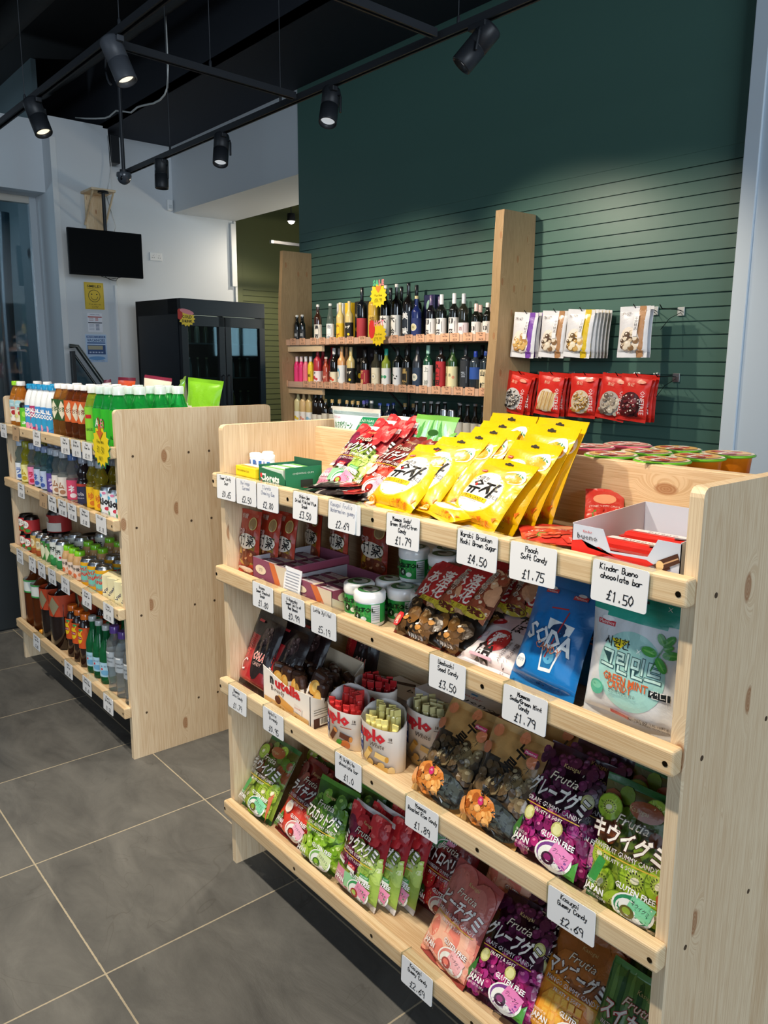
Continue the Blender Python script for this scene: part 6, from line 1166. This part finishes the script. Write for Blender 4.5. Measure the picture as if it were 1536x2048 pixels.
DB['redtin'].put((-1.80, BY + .13, ZB[2] + .001 + .099), 'large dark red tin stacked on another tin', rot=(0, 0, .5), group='drinks on the third drinks shelf')
drow([('bigtea', -1.965), ('bigtea', -1.855), ('bigdark', -1.70), ('bigdark', -1.575), ('lipton', -1.445), ('lipton', -1.37), ('lipton', -1.295), ('sparkle', -1.215), ('sparkle', -1.145), ('sparkle', -1.072), ('water', -.985), ('water', -.905), ('water', -.825)], 3, 'front', .048, 'bottom')
drow([('bigtea', -1.90), ('bigdark', -1.66), ('bigdark', -1.54), ('lipton', -1.41), ('lipton', -1.33), ('lipton', -1.25), ('sparkle', -1.17), ('sparkle', -1.09), ('sparkle', -1.01), ('water', -.93), ('water', -.85)], 3, 'second', .16, 'bottom')
for i, (dx, dz, sc) in enumerate(((0, 0, 1),)): tag(link('orange_candy', G().lathe([(.001, 0), (.014, .006), (.017, .016), (.012, .027), (.001, .031)], 12, 'e0981e', 'gloss').mesh('orange_candy'), None, (-1.776, BY + .013, ZB[3] + .001)), 'small golden ball lying by the large brown tea bottles', 'toy')

# ------------------------------------------------------------------ boxes and tubs on the sweets shelf
# jelly cups on the far side
cup = G().lathe([(.033, 0), (.036, .004), (.047, .125), (.049, .13)], 24, 'e8952e', 'jelly')
def cupkind(rim, film, body):
    b = G().lathe([(.033, 0), (.036, .004), (.046, .122), (.047, .13)], 24, body, 'jelly'); r = G().lathe([(.047, .127), (.0535, .129), (.0535, .132), (.046, .133)], 28, rim, 'gloss', cap=False)
    f = G().lathe([(.0505, .1335), (.001, .1345)], 28, 'e9d9c0', 'clear' if False else 'gloss', cap=False); a = Art(f, lambda x, y, e: (x, y - .05, .1347 + e), .1, .1, 'gloss', 0)
    a.ell(0, .05, .044, .044, film, n=20); a.dots(-.03, .022, .03, .078, 9, .011, ('d8402e', 'f0e6d8', 'e8a44a', 'b8302a'), None, 5); a.text('FRUIT JELLY', 0, .05, .012, 'ffffff', .07, out='c8302a', bold=.03)
    t = G().prism([(.02, -.044), (.05, -.026), (.034, -.06)], .001, rim, 'gloss', (0, 0, .134), (1, 0, 0), (0, 1, 0), (0, 0, 1))
    return Kind('jelly_cup', 'jelly cup', [('cup', b), ('rim', r), ('lid_film', f), ('pull_tab', t)])
CO, CP = cupkind('6ab42c', 'e6b25a', 'e2861c'), cupkind('e0607a', 'ea9a8a', 'eaa070')
for i, (k, x, y) in enumerate(((CO, .945, .348), (CO, 1.055, .348), (CO, 1.08, .548), (CP, .83, .44), (CO, .96, .448), (CO, 1.07, .448), (CP, .855, .542), (CO, .967, .549))):
    k.put((x, y, ZB[0] + .001), ('orange jelly cup with green rim, front left of the cups', 'orange jelly cup with green rim and pull tab, front middle', 'orange jelly cup with green rim, rear right of the cups', 'peach jelly cup with pink rim, leftmost of the cups', 'orange jelly cup with green rim, in the middle row left', 'orange jelly cup with green rim, in the middle row right', 'peach jelly cup with pink rim, in the back row', 'orange jelly cup with green rim, in the back row')[i], rot=(0, 0, -.5), group='jelly cups behind the sweets shelf', scale=.98)
# chocolate bar tray
def tray(w, d, hf, hb, side, t=.0012, outc='c9d2e2', inc='dfd8d6', front=None, cut=True):
    g = G().box((0, 0, 0), (w, d, t), inc, 'paper').box((0, d - t, 0), (w, d, hb), outc, 'paper')
    for x in (0, w - t): g.prism([(0, 0), (d, 0), (d, hb), (0, side)], t, inc if x == 0 else outc, 'paper', (x + t, 0, 0), (0, 1, 0), (0, 0, 1), (1, 0, 0))
    if cut: g.prism([(0, 0), (w, 0), (w, hf), (w * .8, hf), (w * .72, hf * .55), (w * .38, hf * .5), (w * .3, hf), (0, hf)], t, outc, 'paper', (0, 0, 0))
    else: g.prism([(0, 0), (w, 0), (w, hf), (0, hf)], t, outc, 'paper', (0, 0, 0))
    return g
g = tray(.182, .20, .062, .075, .064); a = Art(g, flatP((0, -.0003, 0), (1, 0, 0), (0, 0, 1), (0, -1, 0)), .182, .075, 'paper', 0, False)
a.poly([(0, 0), (.182, 0), (.182, .016), (.14, .026), (.13, .03), (.06, .028), (.05, .034), (.03, .03), (.018, .04), (0, .036)], 'd8261c'); a.text('Kinder', .028, .054, .006, 'c8303a'); a.text('bueno', .028, .046, .0125, '23242e', .036)
for x, y, r in ((.150, .022, .5), (.166, .034, .5)): a.rect(x, y, .034, .014, '4a2a1c', r); a.rect(x, y, .03, .002, 'c8a07a', r); a.ell(x - .014, y - .008, .006, .007, 'e8c48a')
bar = G().box((0, 0, 0), (.125, .03, .018), 'd32a20', 'film', .006); a = Art(bar, flatP((0, 0, .0181), (1, 0, 0), (0, 1, 0), (0, 0, 1)), .125, .03, 'film', 0, False); a.rect(.06, .02, .1, .016, 'efe6e6'); a.text('bueno', .06, .02, .014, '5a2a24', .05); a.rect(.1, .008, .03, .01, '4a2418', .2)
Kind('chocolate_tray', 'display box', [('tray', g)]).put((1.112, .006, ZB[0] + .001), 'white and red open card tray of chocolate bars at the right of the top deck')
BAR = Kind('chocolate_bar', 'chocolate bar', [('wrapper', bar), ('end_fin', G().box((-.008, .002, .006), (.001, .028, .009), 'c4241c', 'film').box((.124, .002, .006), (.133, .028, .009), 'c4241c', 'film'))])
for i, (x, y, z, r) in enumerate(((1.135, .014, .004, 2), (1.14, .052, .004, -3), (1.138, .034, .024, 3), (1.145, .085, .004, 4), (1.142, .12, .004, -2), (1.148, .155, .004, 2), (1.14, .10, .026, 3))):
    BAR.put((x, y, ZB[0] + z), 'red wrapped chocolate bar in the white tray, %s' % ('front lower', 'second lower', 'front upper', 'third lower', 'fourth lower', 'rear lower', 'rear upper')[i], rot=(0, 0, math.radians(r)), group='chocolate bars in the white tray')
# mint gum boxes, yellow box, candy tubes
g = G().box((0, 0, 0), (.10, .042, .024), 'ecd21a', 'paper', .001); a = Art(g, flatP((0, -.0003, 0), (1, 0, 0), (0, 0, 1), (0, -1, 0)), .1, .024, 'paper', 0, False); a.text('MORINAGA', .04, .014, .007, '7a5a10', .06); a2 = Art(g, flatP((0, 0, .0242), (1, 0, 0), (0, 1, 0), (0, 0, 1)), .1, .042, 'paper', 0, False); a2.rect(.05, .03, .1, .02, 'e8dcc0'); a2.rect(.05, .012, .08, .01, 'e08a2a'); a3 = Art(g, flatP((.1003, 0, 0), (0, 1, 0), (0, 0, 1), (1, 0, 0)), .042, .024, 'paper', 0, False); a3.text('MO', .02, .012, .011, '2a2410')
tag(link('caramel_box', g.mesh('caramel_box'), None, (.062, .012, ZB[0] + .022), (0, 0, -.03)), 'small yellow caramel box lying on another box, left end of the top deck', 'box')
tag(link('caramel_box', G().box((0, 0, 0), (.1, .042, .0205), 'e6cf30', 'paper', .001).mesh('caramel_box'), None, (.062, .013, ZB[0] + .001), (0, 0, -.03)), 'lower yellow box under the caramel box', 'box')
g = G().box((0, 0, 0), (.118, .105, .0012), '1c6a4a', 'paper').box((0, .104, 0), (.118, .105, .07), '14503a', 'paper').box((.117, 0, 0), (.118, .105, .06), '1c7a52', 'paper').box((0, 0, 0), (.0012, .105, .058), '1c6a4a', 'paper').prism([(0, 0), (.118, 0), (.118, .03), (.10, .045), (0, .052)], .001, '1c6a4a', 'paper')
g.box((.004, .006, .002), (.1, .1, .052), 'd8e2dc', 'paper')
a = Art(g, flatP((0, -.0003, 0), (1, 0, 0), (0, 0, 1), (0, -1, 0)), .118, .07, 'paper', 0, False); a.text('Clorets', .05, .03, .024, 'f2f6f2', .085, bold=.04); a.ell(.012, .033, .005, .006, 'd0303a'); a.rect(.06, .008, .1, .012, '2f9a5a'); a2 = Art(g, flatP((.1183, 0, 0), (0, 1, 0), (0, 0, 1), (1, 0, 0)), .105, .06, 'paper', 0, False); a2.text('CHEWING GUM', .05, .045, .006, 'cfe6d8', .06); a2.rect(.06, .02, .035, .018, '22302a')
for k in range(5): a3 = Art(g, flatP((0, 0, .0524), (1, 0, 0), (0, 1, 0), (0, 0, 1)), .118, .105, 'paper', 0, False); a3.rect(.052, .015 + k * .019, .094, .012, ('6aa85a', 'e8efe8')[k % 2])
tag(link('gum_box', g.mesh('gum_box'), None, (.172, .014, ZB[0] + .001)), 'green open chewing gum display box on the top deck', 'display box')
tb = G().lathe([(.0145, 0), (.0145, .066), (.012, .068)], 16, 'e8ecf2', 'gloss'); a = Art(tb, cylP(.0146), .04, .066, 'gloss', .008); a.rect(0, .03, .006, .05, '2f6ab8', .1); a.rect(.012, .03, .008, .05, '2f6ab8'); a.rect(-.01, .035, .01, .04, 'e08ab0')
TBK = Kind('candy_tube', 'candy tube', [('tube', tb), ('cap', G().lathe([(.0152, .06), (.0152, .07), (.012, .072)], 16, 'f4f6f8', 'gloss'))])
for i, (x, y) in enumerate(((.055, .075), (.088, .072), (.118, .078), (.052, .115))): TBK.put((x, y, ZB[0] + .001), 'white candy tube at the left end of the top deck, %s' % ('leftmost', 'middle', 'rightmost', 'rear')[i], group='candy tubes')
# purple jelly boxes
def ptray(lb, x, y, w, d, h, yaw, n):
    g = tray(w, d, h, h * 1.05, h, .0015, '8a4a62', '9a98a0', cut=False); a = Art(g, flatP((0, -.0003, 0), (1, 0, 0), (0, 0, 1), (0, -1, 0)), w, h, 'paper', 0, False)
    a.poly([(w * .5, h), (w * .66, h), (w * .9, 0), (w * .72, 0)], 'd0703c'); a.poly([(w * .66, h), (w, h), (w, 0), (w * .9, 0)], 'd8cbb4'); a.ell(w * .25, h * .6, w * .16, h * .18, 'e4d4b8'); a.text('양갱', w * .25, h * .6, .01, '6a2a3a')
    a2 = Art(g, flatP((w + .0003, 0, 0), (0, 1, 0), (0, 0, 1), (1, 0, 0)), d, h, 'paper', 0, False); a2.rect(d * .5, h * .5, d * .99, h * .98, '8a4056'); a2.poly([(0, 0), (d * .4, 0), (0, h * .7)], 'd8cbb4'); a2.ell(d * .18, h * .65, .014, .01, 'e4d4b8')
    Kind('jelly_tray', 'display box', [('tray', g)]).put((x, y, ZB[1] + .001), lb, rot=(0, 0, yaw))
    b = G().box((0, 0, 0), (w * .46, .032, h * .82), '80445c', 'paper', .0012); a = Art(b, flatP((0, 0, h * .82 + .0002), (1, 0, 0), (0, 1, 0), (0, 0, 1)), w * .46, .032, 'paper', 0, False); a.rect(w * .24, .016, w * .34, .02, 'b8b0b8'); a.text('양갱', w * .2, .016, .012, '4a4048'); a.rect(w * .42, .016, w * .06, .03, 'cfc4b0'); a.ell(w * .06, .016, .008, .008, '4a1c2c')
    BK_ = Kind('jelly_box', 'box', [('carton', b)]); c, s = math.cos(yaw), math.sin(yaw)
    for i in range(n):
        cx, cy = (.004 + (i % 2) * w * .49, .012 + (i // 2) * .036); BK_.put((x + cx * c - cy * s, y + cx * s + cy * c, ZB[1] + .003), 'small purple jelly box in the %s, %s' % ('left tray' if n > 6 else 'right tray', ORD[i]), rot=(0, 0, yaw), group='purple jelly boxes')
ptray('purple and orange open tray of jelly boxes, left one', .135, .012, .155, .19, .066, 0.0, 8)
ptray('purple and orange open tray of jelly boxes, right one', .305, .014, .165, .17, .05, 0.0, 6)
g = G().box((0, 0, 0), (.07, .0008, .062), 'dfe3ea', 'paper', rot=Matrix.Rotation(-.15, 3, 'X'), piv=(0, 0, 0)); a = Art(g, flatP((0, -.0004, 0), (1, 0, 0), (0, .149, .989), (0, -.989, .149)), .07, .062, 'paper', 0, False)
for i in range(7): a.rect(.035, .052 - i * .007, .056, .0016, '9aa0b0')
tag(link('leaflet', g.mesh('leaflet'), None, (.285, .004, ZB[1] + .012)), 'small white printed leaflet leaning on the jelly trays', 'leaflet')
# xylitol tubs
def lab_x(a, w, h):
    a.text('XYLITOL', -w * .08, h * .72, .0125, '14301c', w * .95, bold=.03); a.ell(-w * .22, h * .34, w * .13, w * .13, '1d3a24'); a.text('4', -w * .22, h * .34, .012, 'f0f4f0'); a.ell(w * .02, h * .24, w * .1, w * .08, 'eef4ee'); a.rect(w * .42, h * .5, w * .3, h * .94, 'd6dade')
    for k in range(7): a.rect(w * .42, h * (.86 - k * .11), w * .26, h * .03, '6a7276')
    a.dots(-w * .5, h * .4, w * .2, h * .95, 14, .003, ('5ab85a', '3f9a4a'), None, 4); a.text('XYLITOL', -w * .08, h * .72, .0125, '14301c', w * .95, bold=.03)
tb = G().lathe([(.031, 0), (.033, .004), (.033, .052), (.0315, .055)], 24, 'eef2f4', 'gloss'); lb_ = G().lathe([(.0333, .008), (.0333, .050)], 28, '2f9a48', 'gloss', cap=False); lab = Art(lb_, cylP(.0334, .008), .1, .042, 'gloss', .006); lab_x(lab, .066, .042)
ld = G().lathe([(.0345, .053), (.035, .056), (.035, .070), (.032, .074), (.001, .0745)], 24, 'f2f4f6', 'gloss'); a = Art(ld, lambda x, y, e: (x, y - .03, .0748 + e), .06, .06, 'gloss', 0); a.ell(0, .03, .026, .026, '3f7a4a', n=20); a.ell(.003, .03, .017, .02, 'c2ccc4', .6); a.ell(-.006, .036, .01, .008, '23382a')
XK = Kind('gum_tub', 'tub', [('tub', tb), ('label', lb_), ('lid', ld)])
for i, (x, y, z) in enumerate(((.508, .062, 0), (.572, .04, 0), (.60, .11, 0), (.535, .13, 0), (.66, .125, 0), (.60, .185, 0), (.535, .205, 0), (.665, .2, 0), (.575, .165, .076), (.632, .215, .076), (.665, .17, .076))):
    XK.put((x, y, ZB[1] + .001 + z), 'white and green chewing gum tub, ' + ('front left beside the purple tray', 'front right beside the peanut candy', 'second row right', 'second row left', 'second row, behind the peanut candy', 'third row middle', 'third row left', 'third row right', 'stacked on top, left', 'stacked on top, rear', 'stacked on top, right')[i], rot=(0, 0, .45), group='chewing gum tubs')
# hazelnut snack box
w, d = .21, .165
g = G().box((0, 0, 0), (w, d, .0015), 'e6ded2', 'paper').box((0, d - .0015, 0), (w, d, .13), 'dccab0', 'paper').prism([(0, 0), (d, 0), (d, .13), (d * .8, .1), (d * .3, .06), (0, .085)], .0015, 'e9e2d6', 'paper', (w, 0, 0), (0, 1, 0), (0, 0, 1), (1, 0, 0)).prism([(0, 0), (d, 0), (d, .13), (d * .3, .06), (0, .1)], .0015, 'e9e2d6', 'paper', (.0015, 0, 0), (0, 1, 0), (0, 0, 1), (1, 0, 0))
g.prism([(0, 0), (w, 0), (w, .088), (w * .5, .078), (0, .102)], .0015, 'f1ece4', 'paper'); a = Art(g, flatP((0, -.0003, 0), (1, 0, 0), (0, 0, 1), (0, -1, 0)), w, .105, 'paper', 0, False)
a.text('n', .042, .078, .034, '1c1a1a', bold=.06); a.text('utella', .112, .074, .034, 'd0282c', .112, bold=.05); a.text('B-ready', .068, .054, .018, '5a3a2a', .06); a.rect(.105, .012, .2, .022, 'dfb878'); a.rect(.105, .028, .07, .02, 'd8a050', -.2); a.ell(.07, .03, .014, .011, '5a2c18'); a.rect(.16, .035, .034, .02, 'e8e0d8', -.15); a.text('nutella', .16, .037, .006, 'c83030', .028); a.dots(.08, .002, .16, .014, 12, .005, ('c8a04a', 'b88a3a'), None, 3)
a2 = Art(g, flatP((w + .0003, 0, 0), (0, 1, 0), (0, 0, 1), (1, 0, 0)), d, .06, 'paper', 0, False); a2.rect(.06, .012, .1, .024, '4a2a20'); a2.rect(.05, .013, .045, .018, 'efefe8')
for k in range(9): a2.rect(.032 + k * .0045, .014, .0018 + .001 * (k % 2), .014, '1c1c1c')
for k in range(3): a2.rect(.045, .046 - k * .006, .07, .0014, '6a6a60')
Kind('snack_box', 'display box', [('carton', g)]).put((.172, .012, ZB[2] + .001), 'open white hazelnut snack box full of wrapped wafers, third shelf')
wf = G().box((-.019, -.012, 0), (.019, .012, .075), 'e8e4de', 'film', .008).box((-.0192, -.0122, .03), (.0192, .0122, .1), '38221a', 'film', .009); a = Art(wf, lambda x, y, e: (x, -.0124 - e, y), .038, .1, 'film', 0); a.ell(0, .062, .014, .02, 'd8a24a', n=14); a.ell(.003, .064, .009, .013, 'e4bd6a'); a.rect(0, .016, .03, .012, 'c8403a')
WF = Kind('wrapped_wafer', 'wrapped snack', [('wrapper', wf)])
R = random.Random(11); k = 0
for j in range(4):
    for i in range(5):
        WF.put((.196 + i * .04, .045 + j * .033, ZB[2] + .008), 'brown wrapped wafer in the white box, %s from left, %s row' % (ORD[i], ORD[j]), rot=(R.uniform(-.15, .1), R.uniform(-.25, .25), R.uniform(-.5, .5)), group='wrapped wafers in the white box')
WF.put((.335, .04, ZB[2] + .035), 'wafer snack standing out at the front right of the white box', rot=(-.1, .35, .4), group='wrapped wafers in the white box')
# paper cups of chocolate fingers
def duplo(lb, x, y, h, white, yaw, hb, contents):
    g = G(); n = 18; ring = []
    for i in range(n):                                       # flat oval cup cut on a slant: low front, high back
        t = 2 * PI * i / n; ring.append((.062 * math.cos(t), .036 * math.sin(t)))
    top = [h + (hb - h) * min(1, max(0, (yy + .012) / .045)) for _, yy in ring]
    vs = [(p[0], p[1], 0) for p in ring] + [(p[0] * 1.04, p[1] * 1.04, z) for p, z in zip(ring, top)]; vi = [(p[0] * .97, p[1] * .97, .002) for p in ring] + [(p[0] * 1.01, p[1] * 1.01, z) for p, z in zip(ring, top)]
    g.add(vs, [[i, (i + 1) % n, n + (i + 1) % n, n + i] for i in range(n)] + [list(range(n))[::-1]], 'f0eae2', 'paper', True); g.add(vi, [[n + i, n + (i + 1) % n, (i + 1) % n, i] for i in range(n)], 'd8d4d2', 'paper', True)
    P = lambda u, v, e: (.0622 * (1 + .04 * v / h) * math.sin(u / .058) , -(.0362 * (1 + .04 * v / h) + e) * math.cos(u / .058) - e * .5, v)
    a = Art(g, P, .15, h, 'paper', .008); a.text('d', -.052, h * .84, .036, '6a4a3a', bold=.04); a.text('uplo', .0, h * .82, .036, 'cc2430', .076, bold=.05)
    a.rect(-.042, h * .5, .026, h * .42, '1f3f86'); a.text('18', -.042, h * .58, .022, 'ffffff', bold=.04); a.text('RIEGEL', -.042, h * .40, .007, 'ffffff', .022); a.rect(-.042, h * .16, .024, h * .2, 'efefec'); a.text('BIG', -.042, h * .2, .009, '2a2a30'); a.text('PACK', -.042, h * .11, .008, '2a2a30')
    if white: a.text('White', .018, h * .6, .016, '4a3a34', .04, sh=.3); c1, c2 = 'e8c67c', 'c8963e'
    else: a.rect(.03, h * .6, .03, .002, 'a85a3a'); c1, c2 = '5a3020', 'c8843e'
    for xx, yy, r in ((-.008, h * .32, 1.0), (.03, h * .34, -.2)): a.rect(xx, yy, .034, .013, c1, r); a.ell(xx + .014 * math.cos(r), yy + .014 * math.sin(r), .005, .007, c2, r)
    a.text('18', .052, h * .82, .010, '3a2a24', bold=.02); a.rect(.052, h * .75, .012, .0012, '3a2a24')
    if white: a.dots(-.02, .002, .06, h * .16, 9, .008, ('e0b86a', 'eccf92'), None, 5)
    else: a.ell(.03, h * .14, .013, .011, 'c2703a'); a.ell(.012, h * .17, .009, .006, '4f9a3a', .5)
    Kind('paper_cup', 'display box', [('cup', g)]).put((x, y, ZB[2] + .001), lb, rot=(0, 0, yaw))
    fg = Kind('chocolate_finger', 'chocolate bar', [('wrapper', G().box((-.0065, -.0065, 0), (.0065, .0065, h * .98), contents, 'film', .003).box((-.008, -.002, h * .96), (.008, .002, h * 1.1), contents, 'film', .0008))])
    c, s = math.cos(yaw), math.sin(yaw); q = 0; R = random.Random(lb)
    for (px, py) in [(-.04, -.006), (-.024, -.012), (-.008, -.016), (.008, -.016), (.024, -.012), (.04, -.006), (-.036, .01), (-.018, .008), (0, .006), (.018, .008), (.036, .01), (-.02, .022), (0, .024), (.02, .022)]:
        fg.put((x + px * c - py * s, y + px * s + py * c, ZB[2] + .003), 'wrapped chocolate finger in the %s, %s' % (lb.split(' with')[0], ORD[q]), rot=(R.uniform(-.08, .08), R.uniform(-.08, .08), R.uniform(0, 1.5)), group='chocolate fingers in the paper cups', scale=(1, 1, 1 if py < 0 else (1 + (hb / h - 1) * .55))); q += 1
duplo('front milk chocolate paper cup with red lettering', .481, .052, .088, False, .02, .125, 'c8302e')
duplo('front white chocolate paper cup with red lettering', .607, .052, .095, True, .02, .13, 'e8dc8a')
duplo('rear milk chocolate paper cup with red contents', .475, .138, .115, False, .05, .12, 'a31f24')
duplo('rear white chocolate paper cup with cream contents', .66, .138, .12, True, .0, .125, 'cfc690')
g = G().box((0, 0, 0), (.24, .145, .075), 'e2dcdc', 'paper', .001); a = Art(g, flatP((0, 0, .0752), (1, 0, 0), (0, 1, 0), (0, 0, 1)), .24, .145, 'paper', 0, False); a.text('Kinder', .12, .1, .02, 'c83a3a', .07); a.text('bueno', .15, .07, .034, '2a2630', .13); a.rect(.12, .12, .02, .01, '3f8ac0'); a.rect(.05, .1, .07, .02, '4a2c20', .6); a.rect(.21, .05, .05, .02, '4a2c20', .5)
a2 = Art(g, flatP((0, -.0003, 0), (1, 0, 0), (0, 0, 1), (0, -1, 0)), .24, .075, 'paper', 0, False); a2.rect(.12, .02, .236, .036, 'b8242a'); a2.text('bueno', .15, .055, .022, '2a2630', .08)
BB = Kind('chocolate_carton', 'carton', [('carton', g)])
BB.put((.40, .19, ZB[2] + .001), 'white chocolate bar carton stored at the back of the third shelf, left', scale=(1, .62, 1)); BB.put((.56, .187, ZB[2] + .001 + .0765), 'white chocolate bar carton stacked at the back of the third shelf, right', rot=(0, 0, 0), scale=(1, .62, .6)); BB.put((.645, .19, ZB[2] + .001), 'white chocolate bar carton at the back of the third shelf, bottom right', scale=(.8, .62, 1))
SRED = Kind('foil_packet', 'snack packet', [('packet', G().box((-.04, -.015, 0), (.04, .015, .11), 'a8282c', 'film', .012).box((-.012, -.0155, .06), (.03, .0155, .112), '8f8f92', 'film', .01))]); SRED.put((.775, .15, ZB[2] + .003), 'red and silver foil packet behind the roasted rice candy', rot=(-.2, .1, .1))
